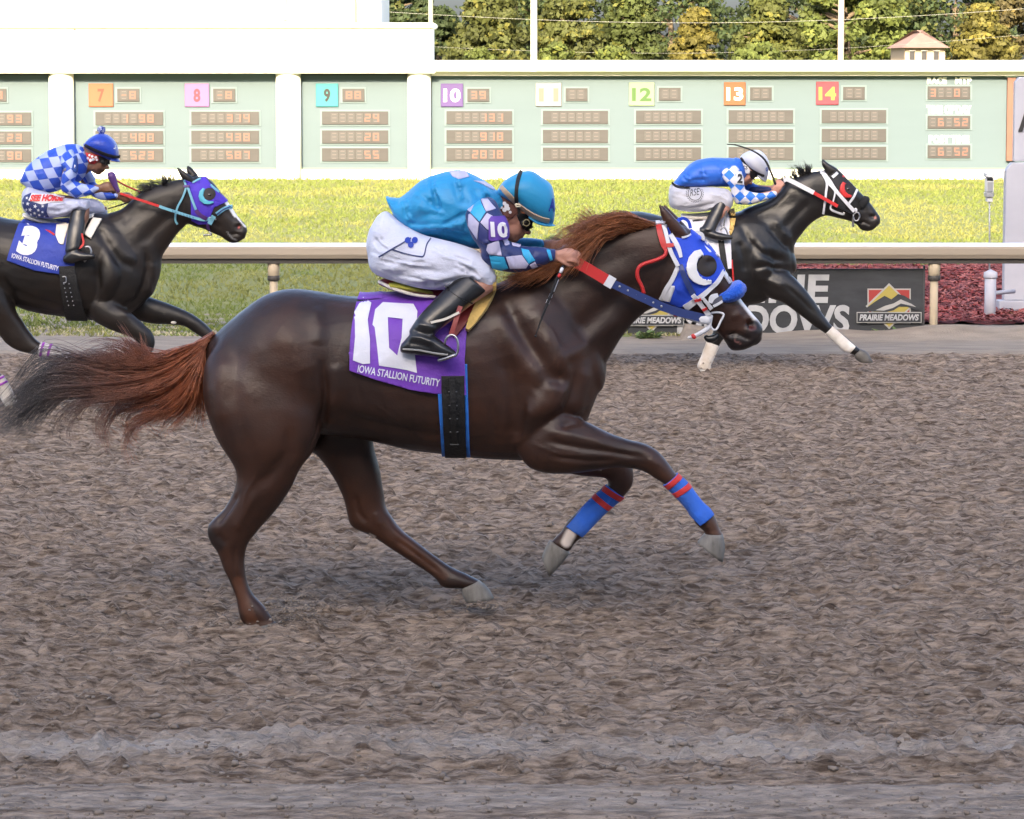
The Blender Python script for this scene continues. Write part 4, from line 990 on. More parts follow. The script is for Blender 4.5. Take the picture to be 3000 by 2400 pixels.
sculpt(me, ID, [
 # head: cheek plate, jaw groove, nostril, mouth, eye socket
 ([(1985,860),(2010,830),(2000,780)], .035, .012), ([(2035,880),(2060,905),(2085,935)], .018, -.008), ([(2060,820),(2110,860),(2150,905)], .02, -.007),
 ([(2200,962),(2214,955)], .017, -.026), ([(2190,945),(2208,938),(2222,950)], .012, .007), ([(2190,965),(2205,978),(2218,974)], .012, .006),
 ([(2130,992),(2165,985),(2195,1000),(2205,1004)], .008, -.012), ([(2140,1005),(2165,1006)], .014, .005), ([(2150,940),(2178,925)], .016, .006), ([(2085,775)], .022, -.008), ([(2070,765),(2085,755),(2102,768)], .01, .007),
 # neck and shoulder
 ([(1600,850),(1720,800),(1850,740)], .05, -.009), ([(1680,980),(1780,900),(1880,830)], .04, -.012), ([(1640,1060),(1740,1000),(1830,930)], .035, .010),
 ([(1475,880),(1530,980),(1600,1080),(1680,1130)], .035, -.018), ([(1450,900),(1500,1010),(1565,1110)], .04, .012), ([(1560,900),(1610,990),(1680,1060)], .05, .014),
 ([(1480,1040),(1500,1130),(1510,1230),(1500,1300)], .035, -.016), ([(1560,1150),(1600,1110),(1660,1110)], .03, -.012), ([(1540,1220),(1600,1190),(1690,1180)], .04, .012),
 ([(1720,1080),(1700,1160),(1690,1225)], .03, .010), ([(1735,1200),(1690,1235),(1640,1250)], .02, -.014),
 ([(1600,1290),(1700,1310),(1800,1325),(1880,1340)], .014, -.010), ([(1620,1335),(1720,1350),(1800,1348)], .012, -.008), ([(1600,1260),(1700,1280),(1790,1300)], .02, .008),
 # ribs, flank, thigh
 ([(955,1050),(965,1130),(960,1190),(945,1260),(915,1320)], .018, -.022, -.9, .9), ([(985,1060),(990,1130),(980,1200)], .03, .010),
 ([(1010,1215),(1100,1240),(1200,1262),(1330,1280)], .022, -.009), ([(1000,1180),(1120,1210),(1260,1225)], .04, .006),
 ([(700,1000),(690,1100),(700,1200),(720,1290),(740,1350)], .035, -.007), ([(860,1240),(850,1320),(800,1380),(760,1420)], .03, -.014), ([(650,1040),(640,1140),(660,1240)], .05, .010),
 ([(800,950),(870,1010),(910,1100)], .06, .010), ([(920,900),(935,960),(930,1010)], .03, .009), ([(960,880),(970,950)], .04, -.005),
 # hind leg tendons
 ([(700,1440),(670,1490),(640,1530)], .012, -.012, *NR, -.15), ([(760,1430),(720,1500),(690,1550)], .02, .008, *NR, -.15), ([(690,1590),(690,1660),(705,1730)], .008, -.008, *NR, -.15), ([(640,1560),(665,1590)], .018, -.006, *NR, -.15),
 ([(1040,1450),(1050,1500),(1075,1530)], .012, -.009, .02, .9, .1), ([(1160,1580),(1220,1625),(1290,1680)], .008, -.009, .02, .9, .1), ([(1100,1500),(1110,1540)], .015, .006, .02, .9, .1),
 ([(1900,1340),(1925,1365)], .016, .006, *NR, -.15),
 ([(1580,930),(1620,970),(1640,1020)], .006, .003), ([(1660,1130),(1640,1170),(1650,1215)], .006, .003), ([(1560,1300),(1640,1330),(1720,1335)], .005, .0035), ([(1100,1180),(1180,1240),(1260,1300)], .006, .0025), ([(760,1380),(730,1430),(715,1480)], .006, .004, *NR, -.15), ([(1740,1290),(1800,1310),(1860,1325)], .006, .004, *NR, -.15),
 ([(1020,1000),(1040,1100),(1060,1200)], .02, -.004), ([(1120,1180),(1130,1240),(1140,1290)], .016, -.004), ([(1200,1190),(1205,1250),(1210,1300)], .016, -.004), ([(1440,1180),(1450,1250),(1455,1310)], .018, -.006), ([(640,960),(680,1000),(690,1060)], .04, -.004), ([(560,1400)], .01, 0)], Y)
v = getv(me); n_ = getn(me); z = v
disp = np.array([mnoise.fractal(Vector(p)*9, 1, 2, 3) for p in v])*.0022; setv(me, v+n_*disp[:, None])
paint(me, ID, Y, [
 ([(2160,862),(2190,898),(2215,930)], .021, (.75, .72, .70), 1, -.9, .9, 0), ([(2215,930),(2234,955)], .012, (.75, .68, .66), .95, -.9, .9, 0),
 ([(2202,960),(2212,954)], .027, (.010, .008, .008), .95, -.9, .9, -.04), ([(2200,963),(2210,960)], .013, (.36, .06, .05), .95, -.9, .9, -.04), ([(2150,1000),(2190,1000),(2215,970)], .055, (.016, .0135, .014), .85), ([(2150,996),(2165,1003)], .005, (.35, .16, .15), .5),
 ([(1660,1585),(1672,1560)], .03, (.72, .64, .58), .95, .02, .9, .12),
 ([(612,1565),(640,1590)], .04, (.015, .012, .012), .7, -.9, 0, -.15), ([(1085,1562),(1098,1570)], .008, (.6, .52, .45), .9, .02, .9, .14), ([(1752,1378),(1762,1380)], .007, (.5, .45, .4), .9, .02, .9, .0),
 ([(700,1700),(720,1770),(745,1820)], .03, (.12, .045, .022), .55, -.9, 0, -.15), ([(1180,1590),(1300,1680)], .03, (.10, .04, .022), .45, .02, .9, .14), ([(730,1835),(790,1832)], .03, (.14, .09, .07), .7, -.9, 0, -.15),
 ([(2085,1530),(2100,1560)], .03, (.13, .07, .05), .5, -.9, 0, -.14)])
m_coat1 = coat('coat_chestnut', (.025, .0125, .0092), (.068, .026, .0138), .42, .42)
body1 = link('body', me, H1, m_coat1); S1 = Surf(me)
hoof(ID, [(1404,1700,1352,1722,.046,.14),(1430,1722,1354,1742,.052,.14),(1448,1752,1364,1764,.058,.14)], Y, m_hoof, H1)
hoof(ID, [(2118,1566,2062,1564,.042,-.14),(2124,1605,2050,1578,.05,-.14),(2117,1648,2043,1588,.055,-.14)], Y, m_hoof, H1)
hoof(ID, [(1670,1620,1610,1582,.042,.12),(1646,1652,1596,1608,.05,.12),(1610,1690,1587,1632,.052,.12)], Y, m_hoof, H1)
hoof(ID, [(806,1822,735,1836,.042,-.15),(830,1850,735,1862,.05,-.15)], Y, m_hoofd, H1)
# tail and mane
def hairmat(name, c1, c2, c3, x0=None, x1=None):
    m = pmat(name, c1, .42, c2, 30, (1, 1, 1), 4, .3, .7, spec=.4)
    if x0 is not None:
        t = m.node_tree; N = t.nodes; tc = N.new('ShaderNodeTexCoord'); sx = N.new('ShaderNodeSeparateXYZ'); mr = N.new('ShaderNodeMapRange'); mx = N.new('ShaderNodeMix'); mx.data_type = 'RGBA'
        t.links.new(tc.outputs['Object'], sx.inputs[0]); t.links.new(sx.outputs[0], mr.inputs[0]); mr.inputs[1].default_value = x0; mr.inputs[2].default_value = x1
        b = N['Principled BSDF']; src = b.inputs['Base Color'].links[0].from_socket
        t.links.new(mr.outputs[0], mx.inputs[0]); mx.inputs[6].default_value = (*c3, 1); t.links.new(src, mx.inputs[7]); t.links.new(mx.outputs[2], b.inputs['Base Color'])
    return m
xa = at(120, 1100, Y).x; xb = at(520, 1100, Y).x
m_tail1 = hairmat('tail_hair', (.52, .17, .075), (.18, .055, .026), (.10, .088, .09), xa, xb)
TG = [[(1500,305,0),(1380,372,-.02),(1250,432,0),(1120,490,0),(980,470,0),(860,440,0),(760,410,0),(690,352,0)],
 [(1490,315,0),(1360,410,-.02),(1220,500,-.01),(1060,560,0),(860,555,0),(650,515,.02),(450,478,.02),(270,500,.02),(170,600,.02),(80,760,.02),(-20,905,.02)],
 [(1480,335,0),(1340,450,-.03),(1190,550,-.02),(1010,610,0),(810,630,0),(610,640,0),(440,630,.01),(310,660,.02),(190,760,.02),(90,870,.02),(-30,960,.02)],
 [(1470,350,0),(1340,480,-.03),(1190,590,-.03),(1010,660,-.02),(810,690,0),(600,690,0),(450,690,.0),(330,705,.0),(200,800,0),(60,920,0),(-40,990,0)],
 [(1465,360,0),(1370,490,-.04),(1250,610,-.04),(1110,690,-.03),(950,730,-.02),(810,765,0),(730,830,0),(675,930,0),(690,1020,0),(750,1110,0)],
 [(1455,380,0),(1380,530,-.05),(1290,660,-.05),(1170,760,-.04),(1040,820,-.02),(930,860,0),(865,930,0),(850,1000,0),(905,1070,0)],
 [(1448,400,0),(1390,570,-.05),(1330,700,-.05),(1250,800,-.04),(1160,850,-.03),(1070,870,-.02),(990,905,0),(1020,985,0)],
 [(1442,420,0),(1400,600,-.05),(1375,740,-.05),(1350,830,-.04),(1310,880,-.03),(1260,930,-.02)],
 [(1440,430,0),(1410,610,-.05),(1400,760,-.04),(1415,850,-.03),(1460,925,-.02)]]
hair('tail', ZT, TG, 2500, Y, m_tail1, H1, .0017, .030, 19, .022, (.66, 1.15), .06, 20)
hair('tail_wisp', ZT, [[(1200,480,0),(1080,480,0),(1010,420,0),(985,350,0),(930,290,0),(870,225,0)],[(1150,500,0),(1010,480,0),(900,460,0),(800,410,0),(730,340,0)],[(1100,520,0),(900,510,0),(760,480,0),(640,470,0),(560,440,0)]], 420, Y, m_tail1, H1, .0014, .018, 12, .008, (.6, 1), .05, 18)
tl = mkr('tail_dock', [tube(P3(ZT, Y, [(1540,350,.0),(1490,370,0),(1430,450,0),(1395,540,0),(1378,600,0)]), [.03,.026,.020,.013,.005], 12, 3)], pmat('dock_dark', (.018, .010, .008), .6), H1)
m_mane1 = hairmat('mane_hair', (.52, .20, .075), (.20, .068, .028), None)
MG = [[(1240,492,-.02),(1150,470,-.05),(1030,455,-.07),(900,470,-.08),(780,520,-.09),(660,590,-.1),(560,670,-.1)],
 [(1180,520,-.02),(1080,500,-.06),(960,500,-.08),(840,530,-.1),(730,580,-.1),(640,650,-.11),(570,720,-.11)],
 [(1090,545,-.02),(990,540,-.07),(880,560,-.1),(780,610,-.11),(690,680,-.12),(620,750,-.12)],
 [(1000,565,-.02),(910,580,-.08),(820,620,-.11),(740,680,-.12),(680,740,-.13),(640,800,-.13)],
 [(900,600,-.03),(820,630,-.09),(750,680,-.12),(690,740,-.13),(640,810,-.135)],
 [(800,650,-.03),(730,680,-.1),(660,740,-.13),(590,800,-.15),(500,850,-.16)],
 [(690,700,-.03),(620,740,-.11),(540,800,-.14),(440,850,-.16),(330,880,-.17)],
 [(580,750,-.03),(500,790,-.12),(400,840,-.15),(280,880,-.17),(160,905,-.18)],
 [(450,800,-.03),(380,830,-.13),(280,860,-.16),(180,880,-.18),(110,890,-.19)]]
MG = [[(x, y_-16*min(1, i/2), c) for i, (x, y_, c) in enumerate(g_)] for g_ in MG]
hair('mane', Z2, MG, 1900, Y, m_mane1, H1, .0016, .026, 16, .018, (.6, 1.08), .06, 16)
hair('mane_wisp', Z2, [[(1050,520,0),(900,480,-.02),(800,440,-.02),(735,430,-.02),(715,490,-.02)],[(900,540,0),(780,510,-.02),(700,470,-.02),(640,520,-.02)],[(800,600,0),(690,560,-.02),(600,540,-.02),(520,560,-.02)]], 260, Y, m_mane1, H1, .0013, .02, 12, .015, (.6, 1), .02, 12)

# ---- hood, bridle, reins
m_blue = cloth('hood_blue', (.012, .065, .60), .7, .35, 14); m_whtc = cloth('white_trim', (.70, .71, .76), .65, .15, 20); m_redc = pmat('red_leather', (.55, .03, .03), .45); m_navy = pmat('navy_leather', (.025, .045, .17), .45)
hd = patch('hood', S1, A2, [(205,330),(262,425),(365,445),(470,408),(478,330),(440,262),(480,245),(560,330),(650,420),(700,540),(790,660),(850,800),(560,1110),(350,1215),(130,1130),(190,960),(325,750),(250,560)], Y, -.08, .006, .006, m_blue, H1, (-.9, .9))
def on(nm, conv, poly, m, off=.009, par=hd, dp=-.085, near=.1): return patch(nm, S1, conv, poly, Y, dp, off, .004, m, par, (-.9, 0), near)
def st(nm, conv, pts, w, m, par, off=.009, th=.0025, sides=(0,), dp=-.085): return strap(nm, S1, conv, pts, w, Y, off, th, m, par, dp, sides)
st('hood_trim', A2, [(325,745),(255,900),(190,1010),(140,1130)], 46, m_whtc, hd); on('hood_flap', A2, [(200,960),(290,965),(235,1150),(130,1130)], m_whtc)
st('hood_trim', A2, [(835,800),(760,920),(660,1010),(540,1110),(400,1215)], [40,44,46,60,78], m_whtc, hd); st('hood_trim', A2, [(240,400),(290,480),(330,560),(355,650)], [50,54,50,34], m_whtc, hd)
st('ear_loop', A2, [(335,262),(400,240),(455,275),(480,350)], 34, m_blue, hd, .012); st('ear_binding', A2, [(365,435),(420,425),(468,405)], 18, m_whtc, hd)
st('hood_stripe', A2, [(520,365),(590,400),(610,480),(680,580),(780,660)], [20,32,34,40,20], m_whtc, hd)
# blinker cup (white crescent standing out) round the dark eye hole
ring_ = [(640+112*math.cos(a), 745+118*math.sin(a)) for a in np.linspace(0, 2*math.pi, 28, endpoint=False)]
on('eye_hole', A2, ring_, pmat('eye_patch', (.016, .010, .009), .5), .0075)
outer = [(640+165*math.cos(a)-62, 745+185*math.sin(a)+15) for a in np.linspace(rad(62), rad(268), 22)]
cresc = outer+[(600,612),(560,640),(535,700),(530,770),(550,830),(600,870),(650,885),(690,880)]
cr_ = polydecal('blinker_cup', S1, A2, [(570,562),(500,580),(445,640),(415,720),(415,790),(440,860),(490,915),(550,945),(620,955),(688,940),(690,905),(650,905),(600,890),(555,850),(528,790),(525,720),(545,660),(602,612)], Y, .026, pmat('cup_white', (.74, .74, .76), .35), hd, -.09, 14)
mod = cr_.modifiers.new('thick', 'SOLIDIFY'); mod.thickness = .022; mod.offset = -1
br = hd
st('cheek_strap', A2, [(345,730),(385,850),(430,950),(490,1060)], [52,56,62,64], m_navy, H1, .013); st('crown_strap', A2, [(115,275),(125,370),(165,500),(195,560)], [60,62,70,60], m_redc, H1)
st('cheek_strap', A2, [(170,300),(200,420),(240,580),(320,745)], [44,42,44,44], m_whtc, H1, .016); st('buckle', A2, [(195,520),(275,515)], 42, m_redc, H1, .02); st('keeper', A2, [(85,275),(175,272)], 26, m_whtc, H1, .02)
mkr('throat_latch', [tube([tuple(q) for q in P3(A7, Y, [(365,330,-.1),(350,390,-.105),(270,435,-.11),(130,480,-.115),(70,530,-.12),(65,620,-.12),(110,720,-.115),(130,790,-.11)])], .0085, 8, 4)], m_redc, H1)
st('cheek_strap', A2, [(480,1060),(540,1130),(600,1210),(665,1290)], [46,50,46,58], m_whtc, H1, .018, .006); st('band', A2, [(500,1130),(570,1110)], 26, m_redc, H1, .026); st('band', A2, [(590,1235),(640,1210)], 26, m_redc, H1, .026)
st('cheek_strap', A2, [(590,1090),(640,1150),(690,1215)], [30,34,40], m_whtc, H1, .02, .006)
# shadow roll
sr = loft(A2, [(770,1035,798,1150,.05,-.03),(840,985,880,1152,.09),(930,925,962,1128,.099),(1000,905,1035,1078,.088),(1046,938,1052,1042,.055)], Y, 3, 22, p=2.6)
mk('shadow_roll', *sr, pmat('fleece_blue', (.012, .10, .66), .95, (.02, .14, .75), 30, bump=1, bscale=120, bdist=.01, sheen=.4), H1)
st('noseband', A2, [(675,1150),(700,1090),(760,1065)], [40,60,40], m_whtc, H1, .014); st('noseband', A2, [(710,1190),(760,1165),(810,1135)], 26, m_whtc, H1, .014); st('noseband_grey', A2, [(700,1160),(780,1110),(810,1100)], 50, pmat('grey_strap', (.10, .10, .13), .5), H1, .010)
st('face_strap', A2, [(845,830),(880,890),(910,940)], [34,36,30], m_whtc, H1, .012)
# bit ring and lip straps
b3 = lambda pts, dy=-.075: [tuple(q) for q in P3(A2, Y, [(x, y_, dy) for x, y_ in pts])]
mkr('bit_ring', [tube(b3([(690,1265),(760,1258),(825,1280),(790,1360),(745,1445),(700,1440),(680,1400)]), .0048, 8, 4)], m_whtc, H1)
mkr('bit_cheek', [tube(b3([(690,1290),(672,1380),(655,1430),(560,1490),(470,1530),(435,1535)]), [.008,.009,.011,.010,.008,.006], 10, 3)], m_whtc, H1); mkr('band', [tube(b3([(485,1530),(505,1515)], -.078), .0125, 10)], m_redc, H1)
mkr('chin_strap', [tube(b3([(620,1520),(660,1550),(720,1540),(760,1500)], -.05), [.008,.016,.016,.008], 10, 3)], m_boot, H1)
mkr('rein_end', [tube(b3([(240,1262),(310,1268),(430,1300),(560,1330),(665,1345)], -.085), [.010,.012,.015,.020,.020], 10, 3, flat=.5)], m_whtc, H1); mkr('band', [tube(b3([(296,1245),(300,1295)], -.092), .011, 8)], m_redc, H1)
# rein: red grip, white keeper, navy leather with studs
RP = P3(Z2, Y, [(650,745,-.16),(730,785,-.175),(900,885,-.175),(950,915,-.17),(1150,1010,-.15),(1350,1095,-.115),(1600,1160,-.085)])
def seg3(a, b): return [RP[a]+(RP[b]-RP[a])*t for t in (0, .5, 1)]
ribbon('rein_grip', [RP[0], RP[1], RP[2]], .046, m_redc, H1, .012); ribbon('rein_keeper', [RP[2], RP[3]], .05, m_whtc, H1, .013); rn = ribbon('rein', [RP[3], RP[4], RP[5], RP[6]], .036, m_navy, H1, .008)
for i, (x, y_) in enumerate(((995,935),(1052,962),(1112,990),(1173,1018),(1230,1047),(1288,1073))):
    q = at(*Z2(x, y_), Y-.17+.008*i); mkr('stud', [ball(tuple(q), (.006, .005, .006), None, 8, 6)], m_steel, rn)
ribbon('rein', P3(Z2, Y, [(660,760,.06),(900,820,.12),(1200,960,.11),(1600,1160,.085)]), .03, m_navy, H1, .008)
# leg wraps
m_wrap = cloth('wrap_blue', (.015, .13, .68), .75, .5, 30, (1, 1, 1), (.03, .12, .50)); m_wred = cloth('wrap_red', (.62, .035, .035), .7, .3, 30)
for yr, dp, poly, bands in (((-.9, -.02), -.14, [(1940,1425),(1998,1375),(2046,1440),(2092,1505),(2050,1538),(2000,1490)], [[(1946,1422),(1996,1378)], [(1968,1446),(2020,1411)]]),
                            ((.02, .9), .12, [(1778,1420),(1828,1458),(1780,1500),(1706,1572),(1658,1540),(1720,1470)], [[(1775,1424),(1826,1456)], [(1748,1448),(1796,1486)]])):
    w_ = patch('leg_wrap', S1, ID, poly, Y, dp, .008, .008, m_wrap, H1, yr)
    for bnd in bands:
        (xa_, ya_), (xb_, yb_) = bnd; dx, dy = xb_-xa_, yb_-ya_; L_ = math.hypot(dx, dy); ex, ey = dx/L_*6, dy/L_*6; nx, ny = (dy/L_*17, -dx/L_*17)
        if ny < 0: nx, ny = -nx, -ny
        patch('wrap_tape', S1, ID, [(xa_-ex, ya_-ey), (xb_+ex, yb_+ey), (xb_+ex+nx, yb_+ey+ny), (xa_-ex+nx, ya_-ey+ny)], Y, dp, .0095, .0015, m_wred, w_, yr)

# ---- saddlecloth, saddle, girth
m_purp = cloth('cloth_purple', (.17, .045, .46), .6, .5, 12); m_pw = cloth('numeral_white', (.70, .71, .80), .6, .4, 12)
sc1 = thing('saddlecloth', at(1180, 1000, Y-.3), 'purple saddlecloth with large white number 10 on the chestnut horse', 'saddlecloth', 'numbered saddlecloths')
cl1 = patch('cloth', S1, Z1, [(1120,500),(1060,540),(1030,660),(1010,780),(1000,900),(996,1062),(1150,1112),(1350,1172),(1560,1208),(1715,1210),(1705,1000),(1720,800),(1740,600),(1500,520)], Y, -.27, .014, .006, m_purp, sc1, (-.9, .9))
v = getv(cl1.data); n_ = getn(cl1.data)
wv = np.array([mnoise.noise(Vector((p[0]*9+p[2]*4, p[1]*3, p[2]*7)))*.008+mnoise.noise(Vector((p[0]*22, p[1]*5, p[2]*14)))*.004+.006 for p in v]); setv(cl1.data, v+n_*wv[:, None])
SC1 = Surf(cl1.data)
polydecal('number', SC1, Z1, [(1068,628),(1124,658),(1106,755),(1122,870),(1124,1018),(1080,1022),(1018,1000),(1030,860),(1026,760),(1014,722)], Y, .004, m_pw, sc1, -.28, 14)
polydecal('number', SC1, Z1, [(1195,655),(1385,664),(1412,705),(1405,860),(1400,960),(1414,1074),(1350,1056),(1180,1030),(1165,900),(1150,800),(1136,785),(1150,695)], Y, .004, m_pw, sc1, -.28, 14, holes=[[(1230,740),(1322,750),(1318,860),(1300,930),(1292,968),(1242,922)]])
textdecal('lettering', SC1, Z1, 'IOWA STALLION FUTURITY', (1045,1072), (505, 88), (8, -46), Y, .004, m_pw, sc1, -.28, .015, 12)
sd1 = thing('saddle', at(1250, 860, Y), 'small racing saddle with red flap and golden pad on the chestnut horse', 'saddle', 'racing saddles')
m_red = pmat('saddle_red', (.22, .012, .012), .5, (.17, .01, .01), 8); m_gold = cloth('pad_gold', (.62, .42, .13), .9, .6, 40); m_rim = pmat('saddle_rim', (.75, .70, .62), .5)
m_gblk = pmat('girth_black', (.008, .008, .009), .6, bump=.5, bscale=60); m_gblue = cloth('girth_blue', (.02, .16, .60), .6, .2, 20)
strap('flap', S1, ZJ, [(990,1010),(950,1120),(880,1260),(800,1400)], [110,130,110,60], Y, .026, .010, m_red, sd1, -.24, (0, 1))
strap('pad', S1, ZJ, [(1112,985),(1098,1060),(1040,1165),(968,1275),(912,1365)], [62,80,92,72,30], Y, .030, .018, m_gold, sd1, -.22, (0, 1))
seat = loft(ZJ, [(215,975,235,1010,.10),(300,960,330,1050,.13),(420,985,450,1085,.14),(560,1010,580,1110,.14),(700,1015,720,1120,.14),(860,985,880,1110,.13),(1000,960,1020,1080,.10),(1080,950,1090,1020,.06)], Y, 3, 22)
st_ = mk('seat', *seat, m_red, sd1)
mkr('seat_rim', [tube([tuple(q) for q in P3(ZJ, Y, [(215,985,-.10),(320,1035,-.15),(450,1078,-.165),(560,1098,-.17),(660,1105,-.17)])], .007, 8, 4)], m_rim, st_)
mkr('yellow_pad', [loft(ZJ, [(300,985,320,1030,.10,-.06),(420,990,430,1055,.10,-.07),(530,1015,545,1072,.10,-.07),(640,1050,650,1085,.08,-.07)], Y)], pmat('pad_yellow', (.42, .40, .05), .7), st_)
gi = patch('girth', S1, Z1, [(1562,1090),(1705,1090),(1712,1625),(1582,1625)], Y, -.26, .026, .008, m_gblk, sd1, (-.9, .9))
patch('girth_edge', S1, Z1, [(1543,1203),(1572,1203),(1590,1620),(1562,1620),(1556,1440)], Y, -.26, .017, .008, m_gblue, sd1, (-.9, .9)); patch('girth_edge', S1, Z1, [(1706,1020),(1722,1020),(1738,1625),(1715,1625)], Y, -.26, .018, .008, m_gblue, sd1, (-.9, .9))
strap('girth_buckle_strap', S1, Z1, [(1630,1095),(1636,1250),(1640,1420),(1644,1580)], 34, Y, .034, .005, m_gblk, gi, -.27); 
for i in range(5):
    q = at(*Z1(1634+i*2, 1190+i*85), Y-.29); h_, nn_ = S1.hit(q.x, q.z, Y); mkr('buckle', [tube([(q.x-.018, h_.y-.042, q.z), (q.x+.018, h_.y-.042, q.z)], .003, 6)], pmat('dull_metal', (.12, .12, .12), .4, metal=.6), gi)
stir = mkr('stirrup', [tube([tuple(q) for q in P3(ZJ, Y, [(735,1478,-.37),(750,1430,-.375),(790,1405,-.375),(828,1430,-.38),(842,1490,-.385),(832,1555,-.385),(800,1572,-.385)])], .005, 10, 4), tube([tuple(q) for q in P3(ZJ, Y, [(690,1605,-.37),(760,1585,-.385),(822,1562,-.39)])], .0085, 10, 3, flat=1.8)], m_steel, sd1)
ribbon('stirrup_leather', P3(ZJ, Y, [(860,1180,-.33),(820,1300,-.36),(785,1410,-.375)]), .02, m_red, sd1, .004, wdir=(1, 0, 0)); ribbon('leather_tip', P3(ZJ, Y, [(850,1228,-.36),(740,1280,-.365),(625,1308,-.37)]), .010, m_rim, sd1, .004)
# ================================================================ rider of the chestnut horse
J1 = thing('person', at(*ZJ(600, 1050), Y), 'crouching rider in turquoise silks and turquoise helmet on the chestnut horse', 'jockey', 'jockeys')
m_turq = cloth('silk_turquoise', (.02, .30, .62), .5, .55, 7, (1, 1, 1.6)); m_nav = cloth('silk_navy', (.015, .03, .14), .5, .4, 12); m_lav = cloth('silk_lavender', (.52, .50, .70), .5, .45, 12); m_tq2 = cloth('silk_aqua', (.03, .40, .72), .5, .4, 12)
m_pant = cloth('breeches_white', (.62, .645, .78), .65, .9, 8, (1, 1, 1.5)); m_cloth_purple = MATS['cloth_purple']
hp, g1, M1 = human_head(at(*ZJ(1250, 425), Y), (.94, -.34), (.34, .94), .212, Y)
bparts = hp+[tube([g1(-.12, 0, -.1), g1(-.25, 0, -.5), at(*ZJ(1040, 470), Y)], [.058, .06, .08], 16, 3),
  loft(ZJ, [(440,420,440,560,.08),(540,330,540,560,.11),(760,190,770,600,.145),(960,230,980,650,.15),(1080,320,1090,600,.11)], Y)]
for sg_ in (-1, 1):
    fw_ = 0 if sg_ < 0 else 1
    sh_, el, wr = (at(*ZJ(1040, 430), Y+.15*sg_), at(*ZJ(1120, 790), Y+.215*sg_), at(*ZJ(1607, 778), Y+.18*sg_)) if sg_ < 0 else (at(*ZJ(1060, 400), Y+.15), at(*ZJ(1180, 740), Y+.21), at(*ZJ(1600, 700), Y+.09))
    bparts += [tube([sh_, (sh_+el)/2, el, (el+wr)/2, wr], [.05, .045, .04, .036, .026], 14, 3)]
    bparts += fist(wr+(wr-el).normalized()*.012, (1, .06*sg_*-1, -.10), (0, .75*sg_, .65), .86, thumb=1 if sg_ > 0 else -1, curl=1)
    kn = at(*ZJ(1050, 960), Y+.20*sg_); ak = at(*ZJ(520, 1420), Y+.33*sg_); hip_ = at(*ZJ(300, 760), Y+.10*sg_)
    bparts += [tube([hip_, (hip_+kn)/2, kn, kn+(ak-kn)*.3, ak], [.09, .08, .055, .05, .035], 14, 3), tube([ak, at(*ZJ(470, 1510), Y+.335*sg_), at(*ZJ(780, 1540), Y+.36*sg_)], [.03, .028, .02], 12, 2)]
bm_ = union(bparts, .0045, 4, .5)
paint(bm_, A1, Y, [([(1260,1280),(1180,1300)], .007, (.22, .07, .06), .8, -.9, .9, -.05), ([(1300,1180),(1370,1250)], .02, (.48, .20, .15), .5, -.9, .9, -.05), ([(1150,1330),(1050,1390)], .03, (.26, .13, .10), .5, -.9, .9, -.06)])
bo1 = link('body', bm_, J1, m_skin); SB1 = Surf(bm_)
jer = [(300,330,330,430,.10),(345,350,350,480,.12),(430,295,430,580,.15),(545,196,545,642,.165),(690,126,700,655,.175),(850,104,850,690,.18),(985,150,1000,728,.17),(1085,215,1090,660,.14),(1150,275,1160,470,.085)]
me = union([loft(ZJ, jer, Y, 4, 30), loft(ZJ, [(262,303,275,320,.06),(300,325,320,420,.09),(380,330,400,480,.11)], Y), loft(ZJ, [(1080,300,940,400,.08,.12),(1190,430,980,500,.075,.18),(1230,640,1040,680,.065,.2)], Y),
  loft(ZJ, [(1130,640,1110,800,.055,.2),(1260,640,1260,790,.055,.18),(1400,640,1420,760,.05,.14),(1500,650,1520,730,.04,.11)], Y)], .0055, 5)
v = getv(me); n_ = getn(me)
w = np.array([mnoise.ridged_multi_fractal(Vector((p[0]*4+p[2]*3, p[1]*4, p[2]*5-p[0]*2)), .9, 2, 2, 1, 2)*.5-.4 for p in v])*.012; setv(me, v+n_*w[:, None])
sculpt(me, ZJ, [([(420,300),(440,420),(520,540)], .022, -.010), ([(520,250),(560,420),(640,560)], .03, .008), ([(800,150),(835,280),(890,400)], .018, -.009), ([(600,600),(700,520),(830,510),(900,560)], .025, .012), ([(460,560),(560,470),(680,420)], .02, -.008), ([(700,600),(800,620),(950,660)], .02, -.012), ([(960,250),(1010,330),(1060,350)], .015, -.008), ([(1040,220),(1090,330),(1150,420)], .016, .008)], Y)
folds(me, ZJ, [[(400,320),(430,440),(500,560)],[(620,170),(640,320),(700,500)],[(840,130),(850,280),(900,450)],[(420,560),(560,580),(720,560),(880,600)],[(900,480),(800,540),(640,600)],[(1050,250),(1090,330),(1150,410)],[(480,300),(620,400),(800,470)]], Y, 6, .011, .0075, 24, 5)
je1 = link('jersey', me, J1, m_turq); SJ1 = Surf(me)
me = union([loft(ZJ, [(1090,320,950,390,.07,-.13),(1140,350,905,440,.08,-.17),(1200,470,902,510,.082,-.2),(1235,570,935,600,.078,-.215),(1225,660,985,680,.072,-.22),(1190,730,1040,760,.066,-.225)], Y, 4, 24),
  loft(ZJ, [(1075,670,1062,850,.05,-.22),(1165,652,1150,893,.06,-.22),(1290,685,1290,912,.058,-.215),(1400,710,1400,895,.052,-.205),(1500,712,1510,860,.045,-.195),(1608,732,1603,822,.036,-.18)], Y, 4, 24, cap=(.5, .1))], .0048, 6)
v = getv(me); n_ = getn(me); w = np.array([mnoise.fractal(Vector((p[0]*14, p[1]*8, p[2]*14)), 1, 2, 3)*.003 for p in v]); setv(me, v+n_*w[:, None])
